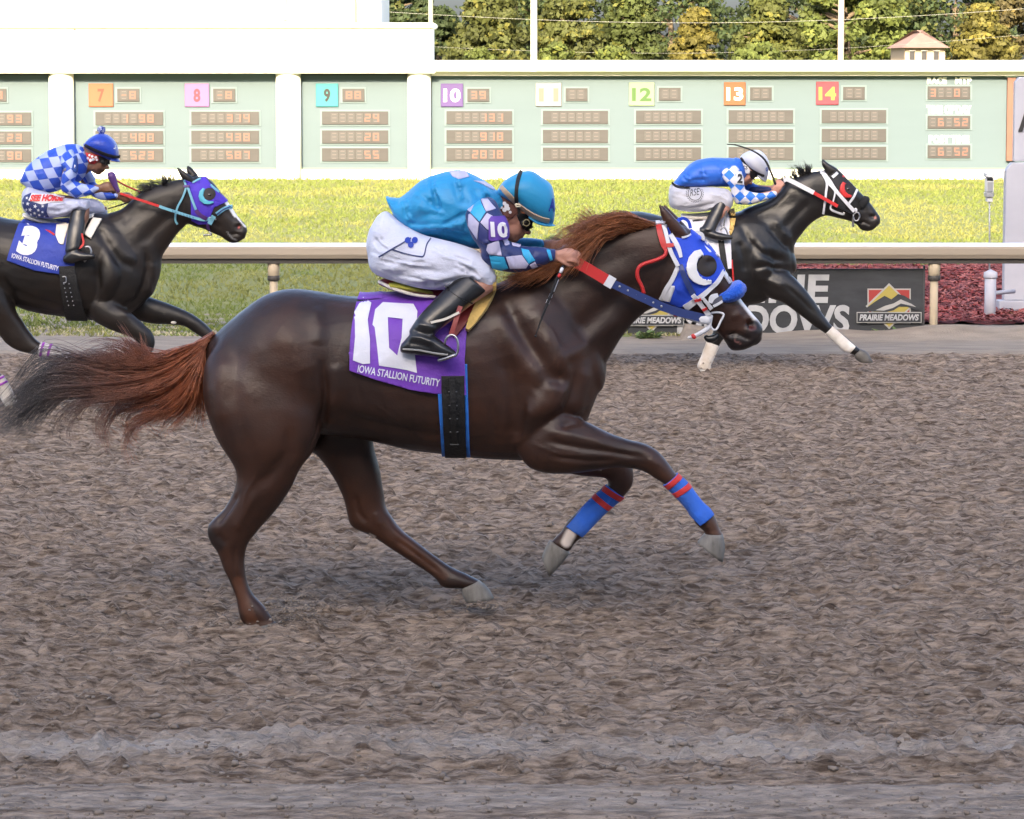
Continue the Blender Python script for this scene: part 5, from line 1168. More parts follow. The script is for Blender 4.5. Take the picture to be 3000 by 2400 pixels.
folds(me, ZJ, [[(1060,760),(1130,780),(1200,760)],[(1180,700),(1240,780),(1280,880)],[(1420,720),(1430,800),(1420,880)],[(960,640),(1040,680),(1120,690)]], Y, 4, .006, .0035, 16, 8)
sl1 = link('sleeve', me, J1, m_nav); SS1 = Surf(me)
def sp(poly, m, conv=A1, off=.003, nm='silk_panel', S=SS1, par=sl1, dp=-.26):
    c = np.mean(poly, 0); poly = [tuple(c+(np.array(q)-c)*.965) for q in poly]
    return patch(nm, S, conv, poly, Y, dp, off, .003, m, par, (-.9, .02), .6)
for poly, m in (([(180,820),(280,600),(370,575),(490,800),(365,995)], m_tq2), ([(110,770),(280,590),(180,815)], m_lav), ([(375,560),(520,550),(690,740),(495,800)], m_lav), ([(140,850),(178,830),(355,1010),(315,1350),(130,1080)], m_lav), ([(375,1000),(510,815),(620,870),(620,1150),(510,1140)], m_lav),
  ([(365,1020),(530,1180),(540,1380),(470,1450),(330,1360)], pmat('silk_navy2', (.03, .04, .17), .5))): sp(poly, m)
for poly, m in (([(1072,690),(1165,648),(1190,782),(1085,770),(1062,735)], m_lav), ([(1085,775),(1205,787),(1240,885),(1180,905),(1108,885)], m_tq2), ([(1215,785),(1345,772),(1402,850),(1380,885),(1248,888)], m_lav), ([(1340,722),(1400,735),(1452,820),(1402,850),(1355,778)], m_tq2),
  ([(1540,733),(1570,737),(1592,822),(1570,828)], m_tq2), ([(1405,858),(1450,828),(1472,872),(1430,895)], m_lav), ([(1195,650),(1240,640),(1250,690),(1215,700)], m_lav), ([(1260,660),(1345,690),(1330,715),(1270,700)], m_lav)): sp(poly, m, ZJ)
np1 = patch('number_patch', SS1, A1, [(540,950),(590,885),(800,885),(940,925),(992,1000),(978,1250),(920,1335),(600,1372),(540,1340)], Y, -.28, .007, .004, pmat('patch_purple', (.12, .05, .38), .6), sl1, (-.9, .0), .6)
textdecal('number', SS1, A1, '10', (590,1285), (350,20), (-20,-300), Y, .0125, pmat('number_white', (.74, .73, .80), .6), np1, -.28, .05, 30)
for poly in ([(770,112),(905,106),(938,150),(850,170),(800,148)], [(968,180),(1045,190),(1140,243),(1132,262),(1045,212)]):
    sp([(a_-2, b_-2) for a_, b_ in poly], m_lav, ZJ, .003, 'back_lettering', SJ1, je1, -.02)
br1 = union([loft(ZJ, [(300,440,122,750,.11,-.06),(420,530,160,905,.135,-.09),(560,610,340,985,.13,-.12),(720,652,560,1042,.12,-.15),(880,695,745,1048,.105,-.175),(1000,745,890,1010,.092,-.19),(1085,825,990,1010,.082,-.2),(1138,925,1050,1045,.062,-.2)], Y, 4, 26),
  loft(ZJ, [(300,440,122,750,.11,.06),(420,530,160,905,.135,.09),(560,610,340,985,.13,.12),(720,652,560,1042,.12,.15),(880,695,745,1048,.105,.175),(1000,745,890,1010,.092,.19),(1085,825,990,1010,.082,.2),(1138,925,1050,1045,.062,.2)], Y, 4, 26)], .006, 6)
sculpt(br1, ZJ, [([(200,820),(330,720),(450,660)], .02, .006), ([(240,900),(420,840),(600,800)], .016, .008), ([(300,940),(500,900),(700,870)], .014, -.008), ([(420,970),(620,960),(820,930)], .014, .008), ([(560,1000),(740,1000),(900,940)], .012, -.008), ([(700,760),(860,800),(980,860)], .018, .007), ([(150,700),(260,640),(330,560)], .018, -.006), ([(880,900),(960,930),(1040,960)], .012, .008), ([(800,860),(900,900),(1000,960)], .010, -.008)], Y)
folds(br1, ZJ, [[(170,860),(350,900),(560,930),(760,960)],[(160,760),(300,800),(500,830),(700,830)],[(420,960),(600,990),(800,990),(920,950)],[(760,760),(860,830),(960,900),(1040,980)],[(640,680),(760,740),(900,800),(1000,850)],[(880,880),(950,920),(1050,1000)],[(160,620),(220,700),(330,760)]], Y, 5, .0075, .005, 20, 3)
br1o = link('breeches', br1, J1, m_pant); SP1 = Surf(br1)
strap('seam', SP1, ZJ, [(215,790),(320,725),(400,680),(470,640)], 9, Y, .002, .002, m_nav, br1o, -.2); strap('pocket', SP1, ZJ, [(320,725),(430,760),(540,780),(575,770),(595,690),(625,645)], 9, Y, .002, .002, m_nav, br1o, -.2)
def disc(x, y, r, k=12): return [(x+r*math.cos(a), y+r*math.sin(a)) for a in np.linspace(0, 6.283, k, endpoint=False)]
m_royal = pmat('print_blue', (.01, .04, .35), .6)
for (x, y_, r) in ((445,655,24),(500,655,24),(470,690,24)): polydecal('clover', SP1, ZJ, disc(x, y_, r), Y, .004, m_royal, br1o, -.2, 16)
BOOT = [(885,905,1078,1062,.062,-.22),(765,1015,965,1142,.062,-.25),(640,1140,850,1235,.058,-.285),(530,1258,730,1330,.054,-.31),(455,1370,660,1405,.05,-.325)]
FOOT = [(400,1470,402,1548,.032,-.33),(480,1390,480,1562,.042,-.335),(600,1385,600,1575,.046,-.345),(720,1460,712,1588,.044,-.355),(815,1530,815,1572,.03,-.36)]
for sg_ in (1, -1):
    F_ = lambda R: [r[:5]+(r[5]*sg_,) for r in R]
    me = union([loft(ZJ, F_(BOOT), Y, 4, 24, cap=(.05, .5)), loft(ZJ, F_(FOOT), Y, 4, 20)], .005, 4)
    sculpt(me, ZJ, [([(480,1340),(560,1360),(640,1390)], .012, -.008), ([(450,1390),(560,1400),(660,1440)], .010, .006), ([(520,1290),(600,1310),(680,1340)], .010, .005), ([(460,1440),(540,1450),(640,1480)], .012, -.006)], Y)
    b_ = link('boot', me, J1, m_boot)
    if sg_ == 1:
        SBo = Surf(me); strap('boot_cuff', SBo, ZJ, [(745,1025),(850,1100),(955,1160)], 14, Y, .001, .003, m_boot, b_, -.3); strap('sole_welt', SBo, ZJ, [(405,1520),(520,1525),(640,1545),(760,1560)], 9, Y, .002, .004, pmat('welt_grey', (.35, .35, .34), .6), b_, -.38)
# helmet, goggles, ear cover
hel = union([loft(ZJ, [(1158,252,1163,300,.06),(1212,182,1228,345,.108),(1320,122,1310,398,.128),(1420,109,1385,468,.13),(1512,165,1462,515,.12),(1582,228,1532,536,.098),(1606,350,1578,530,.066),(1607,430,1588,520,.03)], Y, 4, 30),
   loft(ZJ, [(1400,462,1400,486,.098),(1460,500,1460,526,.098),(1530,524,1530,546,.088),(1585,533,1585,547,.06),(1612,538,1612,545,.02)], Y, 4, 20)], .0042, 5)
he1 = link('helmet', hel, J1, cloth('helmet_turquoise', (.018, .29, .56), .5, .25, 10)); SH1 = Surf(hel)
strap('band', SH1, ZJ, [(1182,238),(1250,310),(1320,385),(1420,455),(1500,492),(1562,508)], 34, Y, .003, .003, pmat('band_tan', (.52, .38, .26), .7), he1, -.1, (0, 1))
strap('chin_strap', SH1, ZJ, [(1338,116),(1312,190),(1300,290),(1305,385)], 26, Y, .005, .003, m_blackc, he1, -.08, (0, 1))
mkr('buckle', [tube([tuple(q) for q in P3(ZJ, Y, [(1295,372,-.14),(1330,378,-.14),(1332,394,-.14),(1300,392,-.14),(1295,372,-.14)])], .0035, 8)], pmat('buckle_cream', (.7, .62, .45), .4), he1)
textdecal('letter', SH1, ZJ, 'A', (1555,425), (52,6), (10,-105), Y, .003, m_royal, he1, -.04, .03, 20)
gog = patch('goggles', SB1, A1, [(1100,880),(1200,790),(1420,940),(1600,1040),(1500,1110),(1400,1140),(1330,1170),(1220,1150),(1170,1060)], Y, -.06, .012, .012, pmat('goggle_black', (.012, .012, .012), .35), J1, (-.2, .2))
polydecal('lens', SB1, A1, disc(1285,1015,95,20), Y, .014, pmat('lens_smoke', (.05, .045, .03), .08, coat=1), gog, -.07, 40)
mkr('lens_rim', [tube([tuple(q) for q in P3(A1, Y, [(1275+62*math.cos(a), 1015+62*math.sin(a), -.098) for a in np.linspace(0, 6.28, 16)])], .0022, 6)], pmat('rim_olive', (.25, .21, .10), .4), gog)
ec = patch('ear_cover', SB1, A1, [(690,440),(900,540),(1080,700),(1120,800),(1000,930),(820,900),(700,720)], Y, -.07, .006, .004, pmat('ear_cover_brown', (.11, .035, .025), .7), J1, (-.3, .3))
for x, y_, r in ((850,640,38),(890,690,48),(850,760,45),(920,740,38),(960,810,30),(790,720,26)): polydecal('print', SB1, A1, disc(x, y_, r, 9), Y, .0115, m_whtc, ec, -.08, 40)
strap('throat_lash', SB1, A1, [(1110,700),(1140,850),(1160,960)], 50, Y, .007, .003, m_blackc, he1, -.07)
hair('eyebrow_hair', A1, [[(1180,780,-.08),(1260,830,-.085)],[(1180,800,-.08),(1260,850,-.085)]], 10, Y, m_tail1, J1, .001, .002, 4, 0)
# collar
mkr('collar', [loft(ZJ, [(1120,250,1090,420,.09),(1165,275,1150,440,.085),(1185,300,1190,450,.075)], Y, 3, 20)], m_turq, J1)
wh = thing('whip', at(*ZJ(1670, 860), Y-.22), 'black riding whip with white and red bands held by the turquoise rider', 'whip', 'whips')
WP = P3(ZJ, Y, [(1672,862,-.25),(1625,960,-.26),(1575,1090,-.265),(1545,1160,-.27),(1500,1280,-.275),(1452,1415,-.28)])
mkr('shaft', [tube([tuple(q) for q in WP], [.007,.007,.006,.006,.004,.0025], 8, 3)], m_blackc, wh); mkr('tip', [ball(tuple(WP[-1]), .006, None, 8, 6)], m_blackc, wh)
for a_, b_, m in (((1665,878),(1650,912), m_whtc), ((1645,925),(1634,948), m_redc), ((1625,965),(1590,1060), m_whtc), ((1578,1083),(1568,1110), m_whtc), ((1556,1130),(1546,1158), m_whtc)):
    q0, q1 = P3(ZJ, Y, [(*a_, -.258), (*b_, -.262)]); mkr('grip_band', [tube([tuple(q0), tuple(q1)], .0072, 8, 1)], m, wh)
# ================================================================ dark horse number 3 (left, farther) and its rider
def check(name, c1, c2, size, rot, shear=0, ln=None):
    m = pmat(name, c1, .5, bump=.5, bscale=9, bdist=.03); t = m.node_tree; N = t.nodes; tc = N.new('ShaderNodeTexCoord'); sx = N.new('ShaderNodeSeparateXYZ'); t.links.new(tc.outputs['Object'], sx.inputs[0])
    def lin(a, b):
        m1 = N.new('ShaderNodeMath'); m1.operation = 'MULTIPLY'; m1.inputs[1].default_value = a; t.links.new(sx.outputs[0], m1.inputs[0])
        m2 = N.new('ShaderNodeMath'); m2.operation = 'MULTIPLY_ADD'; m2.inputs[1].default_value = b; t.links.new(sx.outputs[2], m2.inputs[0]); t.links.new(m1.outputs[0], m2.inputs[2]); return m2.outputs[0]
    ca, sa = math.cos(rot)/size, math.sin(rot)/size
    cx_ = N.new('ShaderNodeCombineXYZ'); t.links.new(lin(ca, sa+shear/size), cx_.inputs[0]); t.links.new(lin(-sa, ca), cx_.inputs[1]); cx_.inputs[2].default_value = .5
    ck = N.new('ShaderNodeTexChecker'); ck.inputs['Scale'].default_value = 1; ck.inputs[1].default_value = (*c1, 1); ck.inputs[2].default_value = (*c2, 1)
    t.links.new(cx_.outputs[0], ck.inputs[0]); out = ck.outputs[0]
    b = N['Principled BSDF']; t.links.new(out, b.inputs['Base Color']); return m
Y = 22.5
H3 = thing('racehorse', gnd(200, 1212), 'nearly black racehorse in purple hood cut off by the left edge', 'horse', 'galloping racehorses')
parts = [loft(Z5, [(-400,700,-390,850,.09),(-330,620,-320,960,.22),(-220,575,-200,1010,.27),(-90,575,-60,1020,.275),(20,600,40,1085,.26),(120,615,140,1132,.27),(260,620,260,1160,.28),(400,610,400,1180,.27),(500,590,500,1194,.25),(590,570,590,1198,.22),(680,600,690,1180,.2),(760,650,790,1140,.17),(830,720,880,1060,.12)], Y, 4, 32),
 loft(Z5, [(560,590,760,1080,.17),(640,572,880,1050,.15),(720,545,936,935,.125),(800,475,950,830,.105),(880,425,992,758,.09),(960,398,1042,688,.08),(1030,380,1090,640,.074),(1085,372,1120,620,.07)], Y, 4, 26),
 loft(Z5, [(1075,372,1080,600,.066),(1140,360,1110,630,.085),(1205,362,1150,648,.092),(1255,398,1190,658,.09),(1300,460,1225,674,.078),(1345,520,1260,690,.063),(1385,580,1297,706,.053),(1420,620,1335,733,.05),(1445,650,1362,744,.05),(1450,675,1400,738,.042),(1440,700,1420,722,.025)], Y, 4, 26, p=2.4),
 loft(Z5, [(620,1020,520,1160,.09,-.11),(690,1110,560,1205,.09,-.12),(755,1150,640,1247,.075,-.13),(830,1215,740,1287,.062,-.13),(885,1265,790,1312,.055,-.13),(908,1320,812,1365,.05,-.13),(895,1375,820,1395,.045,-.13),(850,1430,795,1412,.036,-.13),(800,1500,750,1470,.03,-.13),(740,1570,700,1530,.036,-.13),(715,1610,675,1585,.03,-.13)], Y, 4, 22),
 loft(Z5, [(800,1040,720,1170,.09,.1),(905,1075,790,1192,.08,.12),(1000,1110,890,1216,.068,.12),(1100,1150,1010,1222,.056,.12),(1180,1200,1090,1235,.05,.12),(1235,1255,1160,1280,.046,.12),(1290,1310,1235,1330,.04,.12),(1370,1390,1320,1410,.033,.12),(1450,1470,1405,1490,.038,.12),(1490,1510,1440,1530,.03,.12)], Y, 4, 22),
 loft(Z5, [(40,940,-350,850,.13,-.12),(75,1080,-310,1000,.14,-.14),(95,1150,-200,1120,.12,-.14),(120,1190,-90,1200,.09,-.14),(152,1235,0,1285,.07,-.14),(192,1295,35,1330,.06,-.14),(238,1335,110,1378,.05,-.14),(330,1358,225,1402,.042,-.14),(420,1392,330,1428,.036,-.14),(500,1430,440,1460,.036,-.14),(545,1462,500,1490,.04,-.14),(590,1500,540,1530,.033,-.14)], Y, 4, 22),
 loft(Z5, [(-60,950,-330,900,.13,.12),(-100,1120,-330,1080,.1,.13),(-110,1250,-280,1250,.08,.13),(-80,1380,-220,1400,.06,.13),(-30,1470,-120,1500,.05,.13),(12,1530,-45,1562,.042,.13),(62,1610,5,1642,.036,.13),(97,1680,40,1707,.04,.13),(130,1720,70,1740,.034,.13)], Y, 4, 22),
 loft(Z5, [(640,720,540,800,.06,-.13),(690,830,570,920,.09,-.15),(720,930,570,1030,.09,-.155),(690,1040,540,1120,.07,-.13)], Y),
 loft(A5, [(1135,388,945,352,.026,-.05),(1085,318,912,296,.026,-.05),(1000,252,882,235,.018,-.055),(900,190,850,180,.010,-.055),(842,154,834,150,.004,-.055)], Y, 3, 14), loft(A5, [(1195,310,1050,345,.026,.05),(1130,225,1015,240,.024,.05),(1070,170,1010,180,.014,.055),(1034,138,1022,138,.004,.055)], Y, 3, 14)]
me = union(parts, .010, 4, .5, .0035)
sculpt(me, Z5, [([(560,640),(620,740),(700,840),(790,900)], .035, -.018), ([(640,760),(720,840),(800,850)], .05, .012), ([(850,800),(860,900),(840,1000),(800,1090),(730,1130)], .025, -.022), ([(880,860),(885,960),(850,1060)], .03, .014), ([(560,900),(590,1010),(600,1100)], .03, -.012), ([(640,1080),(700,1130),(760,1190)], .02, .01),
 ([(700,620),(800,580),(920,520)], .05, -.010), ([(820,760),(920,650),(1020,560)], .04, -.012), ([(20,940),(60,1020),(85,1100)], .025, -.016), ([(60,1010),(200,1080),(360,1110)], .03, -.010), ([(1395,655)], .018, -.02), ([(1375,640),(1395,632),(1415,645)], .012, .006), ([(1340,705),(1380,700),(1410,712)], .008, -.01), ([(1200,600),(1250,640),(1290,670)], .02, -.008), ([(1290,540),(1330,580),(1370,620)], .02, -.006)], Y)
v = getv(me); n_ = getn(me); setv(me, v+n_*(np.array([mnoise.fractal(Vector(p)*9, 1, 2, 3) for p in v])*.0025)[:, None])
paint(me, A5, Y, [([(1640,700),(1700,790),(1780,920)], .017, (.72, .72, .72), 1, -.9, .9, 0), ([(1790,930),(1890,1050),(1935,1100)], .007, (.72, .70, .70), .95, -.9, .9, 0), ([(1830,1115)], .013, (.36, .08, .07), .9, -.9, .9, -.04), ([(1660,1180),(1720,1270),(1800,1310)], .008, (.35, .35, .36), .6)])
paint_ = None
m_coat3 = coat('coat_black_brown', (.0095, .0078, .0072), (.024, .0165, .013), .42, .43)
link('body', me, H3, m_coat3); S3 = Surf(me)
hoof(Z5, [(715,1612,670,1585,.04,-.13),(690,1650,645,1610,.048,-.13),(655,1685,635,1630,.05,-.13)], Y, m_hoofd, H3); hoof(Z5, [(592,1500,540,1532,.04,-.14),(630,1530,550,1560,.05,-.14)], Y, m_hoofd, H3); hoof(Z5, [(132,1722,70,1742,.04,.13),(160,1750,75,1765,.05,.13)], Y, m_hoofd, H3); hoof(Z5, [(1492,1512,1440,1532,.04,.12),(1530,1535,1450,1570,.05,.12)], Y, m_hoofd, H3)
q = at(*Z5(1020, 1213), Y+.07); mkr('chestnut_mark', [ball(tuple(q), (.02, .008, .012), None, 10, 6)], pmat('horn_pale', (.5, .48, .45), .7), H3)
m_blkhair = pmat('black_hair', (.010, .009, .009), .4, (.02, .018, .017), 30)
hair('mane', A5, [[(780,430,0),(770,390,0),(760,350,0),(735,270,0)],[(700,460,0),(690,410,0),(660,350,0),(640,300,0)],[(620,480,0),(600,430,0),(560,380,0),(520,340,0)],[(540,500,0),(500,440,0),(440,410,0),(370,412,0)],[(460,510,0),(400,480,0),(330,490,0),(240,500,0)],[(380,540,0),(300,530,0),(230,560,0),(160,600,0)]], 330, Y, m_blkhair, H3, .0022, .03, 8, .01, (.55, 1.1), .05, 8)
hair('tail', Z5, [[(-395,720,0),(-500,760,0),(-640,760,0),(-800,820,0)],[(-395,760,0),(-500,850,0),(-640,900,0),(-780,1000,0)]], 300, Y, m_blkhair, H3, .003, .04, 10)
m_purph = cloth('hood_purple', (.07, .03, .50), .7, .4, 14); m_cyan = pmat('strap_cyan', (.16, .40, .52), .5); m_dpur = pmat('strap_purple', (.08, .03, .16), .5)
hd = patch('hood', S3, A5, [(960,375),(1100,412),(1230,330),(1285,300),(1370,410),(1500,550),(1650,700),(1570,740),(1440,800),(1400,900),(1330,1060),(1200,1075),(1080,1010),(1075,700),(1040,480)], Y, -.08, .006, .006, m_purph, H3, (-.5, .5))
def st3(nm, pts, w, m, off=.012, th=.004, par=H3, conv=A5): return strap(nm, S3, conv, pts, w, Y, off, th, m, par, -.08)
st3('throat_latch', [(965,370),(990,450),(990,520),(940,650),(870,780),(835,900),(830,1000),(860,1065)], 30, m_cyan); st3('cheek_strap', [(1025,470),(1080,620),(1160,830)], 36, m_cyan, .014); st3('cheek_strap', [(1160,840),(1230,920),(1330,980)], 62, m_dpur, .016); st3('buckle', [(960,465),(1060,462)], 34, m_dpur, .018)
st3('ear_binding', [(1100,405),(1225,340)], 26, m_cyan, .012, .004, hd); st3('noseband', [(1480,905),(1600,820),(1715,785)], 58, m_cyan, .012); st3('noseband_line', [(1485,905),(1600,822),(1715,787)], 18, m_navy, .018); st3('bit_strap', [(1440,930),(1400,1000),(1365,1060)], 70, m_cyan, .016); st3('curb_strap', [(1345,1060),(1340,1110),(1350,1170)], 44, m_dpur, .018)
st3('hood_stripe', [(1380,440),(1440,500),(1510,560)], 26, m_cyan, .009, .003, hd)
polydecal('eye_hole', S3, A5, disc(1365,585,98,24), Y, .009, MATS['eye_patch'], hd, -.09, 40)
cp_ = polydecal('blinker_cup', S3, A5, [(1265,488),(1215,540),(1200,620),(1225,690),(1290,740),(1370,748),(1440,720),(1430,700),(1360,695),(1300,660),(1272,600),(1285,540),(1305,505)], Y, .024, pmat('cup_cyan', (.10, .42, .55), .35), hd, -.09, 30); mod = cp_.modifiers.new('thick', 'SOLIDIFY'); mod.thickness = .02; mod.offset = -1
q = at(*A5(1360, 600), Y-.1); h_, nn_ = S3.hit(q.x, q.z, Y); mkr('eye', [ball((q.x, h_.y-.004, q.z), (.016, .010, .013), None, 12, 8)], MATS['eye_dark'], hd)
mkr('bit_ring', [tube([tuple(q) for q in P3(A5, Y, [(1340,955,-.08),(1420,960,-.085),(1470,990,-.085)])], .005, 8, 3), tube([tuple(q) for q in P3(A5, Y, [(1360,1180,-.05),(1400,1230,-.05),(1300,1230,-.04),(1275,1250,-.04)])], .006, 8, 3)], m_steel, H3)
R3 = P3(Z5, Y, [(690,440,-.2),(705,455,-.2),(935,530,-.16),(985,548,-.15),(1180,608,-.1),(1235,600,-.08)])
ribbon('rein_grip', [R3[1], R3[2]], .017, m_redc, H3, .008); rr3 = ribbon('rein', [R3[2], R3[3], R3[4], R3[5]], .019, m_cyan, H3, .008)
for i, ch in enumerate('GUILLORY'):
    V, Fc, w = textmesh(ch, .02); a_ = at(*A5(775+46*i, 868+15.5*i), Y-.163+.0048*i); o_ = mk('letter', [(a_.x+x*.011, a_.y, a_.z+y_*.014-x*.004) for x, y_ in V], Fc, m_navy, rr3, False)
mkr('rein_far', [tube([tuple(q) for q in P3(Z5, Y, [(650,360,-.1),(740,410,.05),(840,455,.1),(980,540,.1)])], .006, 6, 3)], m_redc, H3); mkr('rein_loop', [tube([tuple(q) for q in P3(Z5, Y, [(640,338,-.19),(655,352,-.19),(668,385,-.19),(682,420,-.19),(698,446,-.19)])], [.018,.030,.024,.018,.014], 10, 3)], m_dpur, H3)
m_ww = cloth('wrap_white', (.66, .65, .66), .75, .5, 30, (1, 1, 1), (.48, .45, .42)); m_wpur = cloth('tape_purple', (.30, .04, .42), .6, .2, 30)
w_ = patch('leg_wrap', S3, Z5, [(243,1322),(222,1410),(500,1500),(545,1440)], Y, -.14, .008, .008, m_ww, H3, (-.5, 0))
for x in (0, 42): patch('wrap_tape', S3, Z5, [(254+x,1322+x*.3),(268+x,1326+x*.3),(246+x,1418+x*.3),(232+x,1413+x*.3)], Y, -.14, .011, .003, m_wpur, w_, (-.5, 0))
w_ = patch('leg_wrap', S3, Z5, [(28,1512),(-55,1560),(35,1712),(105,1682)], Y, .13, .008, .008, m_ww, H3, (0, .5))
for x in (0, 26): patch('wrap_tape', S3, Z5, [(32+x*.5,1518+x*1.2),(40+x*.5,1528+x*1.2),(-40+x*.5,1568+x*1.2),(-48+x*.5,1558+x*1.2)], Y, .13, .011, .003, m_wpur, w_, (0, .5))
m_scb = cloth('cloth_blue', (.015, .04, .34), .6, .5, 12)
sc3 = thing('saddlecloth', at(*Z5(250, 800), Y-.3), 'royal blue saddlecloth with white number 3 on the horse at the left', 'saddlecloth', 'numbered saddlecloths')
cl3 = patch('cloth', S3, Z5, [(125,568),(95,640),(70,740),(42,848),(200,905),(355,928),(425,932),(448,820),(490,640),(300,590)], Y, -.27, .014, .006, m_scb, sc3, (-.9, .9))
v = getv(cl3.data); n_ = getn(cl3.data); setv(cl3.data, v+n_*np.array([mnoise.noise(Vector((p[0]*8+p[2]*4, p[1]*3, p[2]*7)))*.009+.006 for p in v])[:, None]); SC3 = Surf(cl3.data)
textdecal('number', SC3, Z5, '3', (92,806), (112,22), (38,-165), Y, .005, m_pw, sc3, -.28, .09, 10); textdecal('lettering', SC3, Z5, 'IOWA STALLION FUTURITY', (68,832), (275,78), (6,-28), Y, .005, m_pw, sc3, -.28, .02, 10)
polydecal('fold_white', SC3, Z5, [(112,600),(160,645),(120,632)], Y, .005, m_pw, sc3, -.28, 20)
sd3 = thing('saddle', at(*Z5(300, 620), Y), 'white racing saddle under the checked rider at the left', 'saddle', 'racing saddles')
mk('seat', *loft(Z5, [(140,570,150,600,.09),(230,590,240,630,.13),(340,605,350,655,.13),(450,595,460,650,.13),(550,570,560,610,.09)], Y, 3, 20), m_rim, sd3)
patch('flap', S3, Z5, [(320,640),(395,635),(370,760),(345,745),(322,700)], Y, -.27, .03, .008, m_rim, sd3, (-.9, .9)); patch('pad', S3, Z5, [(535,598),(588,606),(532,722),(492,690)], Y, -.25, .035, .02, m_rim, sd3, (-.9, .9))
gi = patch('girth', S3, Z5, [(350,880),(440,880),(498,1215),(372,1215)], Y, -.26, .026, .01, m_gblk, sd3, (-.9, .9))
for i in range(6):
    for dx in (0, 30):
        q = at(*Z5(378+dx+i*4, 985+i*26), Y-.28); h_, nn_ = S3.hit(q.x, q.z, Y)
        if h_: mkr('rivet', [ball((q.x, h_.y-.036, q.z), .0045, None, 6, 5)], m_steel, gi)
mkr('girth_buckle', [tube([tuple(q) for q in P3(Z5, Y, [(365,945,-.325),(385,945,-.325),(388,975,-.325),(372,980,-.325)])], .004, 6, 3)], m_steel, gi)
strap('red_strap', S3, Z5, [(250,665),(315,700)], 9, Y, .024, .004, m_redc, sd3, -.27)
ribbon('stirrup_leather', P3(Z5, Y, [(480,690,-.29),(485,760,-.3),(400,800,-.31)]), .014, m_redc, sd3, .004, wdir=(1, 0, 0)); mkr('stirrup', [tube([tuple(q) for q in P3(Z5, Y, [(500,770,-.31),(525,770,-.31),(535,810,-.315),(495,855,-.31)])], .007, 8, 4)], m_steel, sd3)

J3 = thing('person', at(*Z5(300, 600), Y), 'crouching rider in blue checked silks and blue helmet with pompom at the left', 'jockey', 'jockeys')
hp, g3, M3 = human_head(at(*A4(1175, 495), Y), (.95, -.30), (.30, .95), .222, Y)
bparts = hp+[tube([g3(-.12, 0, -.1), g3(-.25, 0, -.5), at(*A4(960, 560), Y)], [.058, .06, .08], 14, 3), loft(A4, [(180,860,190,960,.06),(320,700,310,960,.10),(600,500,600,900,.12),(820,460,840,820,.12),(950,500,970,760,.09)], Y)]
for sg_, pts_, wd in ((-1, [(830,560,-.15),(740,800,-.2),(740,1010,-.21),(1000,1070,-.2),(1250,1035,-.18)], (1, .05, .10)), (1, [(900,600,.15),(1000,850,.19),(1160,1080,.19),(1350,1150,.16),(1570,1160,.13)], (1, -.1, -.25))):
    B = P3(A4, Y, pts_); bparts += [tube([tuple(b) for b in B], [.038, .036, .036, .034, .028], 14, 3)]+fist(B[-1], wd, (0, .8*sg_, .6), .98, -sg_)
for sg_, kn_ in ((-1, (1000, 1330)), (1, (1280, 1400))):
    hip_ = at(*A4(200, 1250), Y+.1*sg_); kn = at(*A4(*kn_), Y+.17*sg_); ak = at(*Z5(430, 780), Y+.3*sg_); bparts.append(tube([hip_, (hip_+kn)/2, kn, (kn+ak)/2, ak, at(*Z5(420, 830), Y+.3*sg_), at(*Z5(530, 825), Y+.31*sg_)], [.07, .07, .05, .04, .033, .028, .02], 14, 2))
bm_ = union(bparts, .006, 3); paint(bm_, A4, Y, [([(1250,740),(1290,760)], .016, (.05, .025, .018), .7), ([(1240,800),(1200,790)], .018, (.04, .022, .016), .6)]); link('body', bm_, J3, m_skin3); SB3 = Surf(bm_)
m_chk = check('silk_checks', (.018, .075, .50), (.36, .44, .74), .071, rad(8), .35); m_chk2 = check('silk_checks_sleeve', (.018, .075, .50), (.36, .44, .74), .062, rad(32), .2)
def wrinkle(me, a, f):
    v = getv(me); n_ = getn(me); setv(me, v+n_*np.array([mnoise.fractal(Vector((p[0]*f, p[1]*f*.7, p[2]*f)), 1, 2, 3)*a for p in v])[:, None]); return me
je3 = link('jersey', wrinkle(union([loft(A4, [(28,860,38,970,.09),(110,700,125,1040,.14),(260,560,230,1085,.16),(420,450,390,1115,.165),(580,370,560,1090,.165),(740,330,710,1020,.165),(880,340,880,970,.15),(965,375,1010,850,.115),(1010,430,1090,690,.075)], Y, 4, 28), loft(A4, [(960,420,880,560,.07,.12),(1080,700,920,800,.07,.17),(1180,880,1030,960,.062,.19)], Y), loft(A4, [(1130,880,1060,1080,.055,.19),(1240,1000,1180,1180,.052,.18),(1400,1080,1330,1220,.047,.16),(1540,1110,1530,1200,.038,.135)], Y)], .0068, 4), .004, 12), J3, m_chk)
sl3 = link('sleeve', wrinkle(union([loft(A4, [(830,430,640,560,.065,-.14),(880,560,640,660,.075,-.18),(890,720,690,740,.07,-.2),(885,830,650,850,.07,-.21),(850,930,632,990,.066,-.21)], Y, 4, 22), loft(A4, [(740,880,680,1095,.055,-.21),(890,930,870,1182,.056,-.21),(1040,975,1040,1165,.05,-.2),(1140,985,1150,1122,.044,-.19),(1238,992,1245,1072,.036,-.18)], Y, 4, 22)], .0065, 4), .004, 14), J3, m_chk2); SS3 = Surf(sl3.data)
np3 = patch('number_patch', SS3, A4, [(860,500),(1000,540),(1010,640),(970,780),(850,780),(820,720)], Y, -.25, .008, .004, pmat('patch_blue', (.02, .07, .33), .6), sl3, (-.6, 0), .6); textdecal('number', SS3, A4, '3', (852,722), (122,12), (12,-160), Y, .014, MATS['number_white'], np3, -.25, .07, 30)
mkr('arm_band', [loft(A4, [(800,700,690,715,.072,-.19),(800,745,690,760,.072,-.19)], Y, 2, 18, cap=(.02, .02))], pmat('armband_grey', (.2, .2, .19), .7), J3)
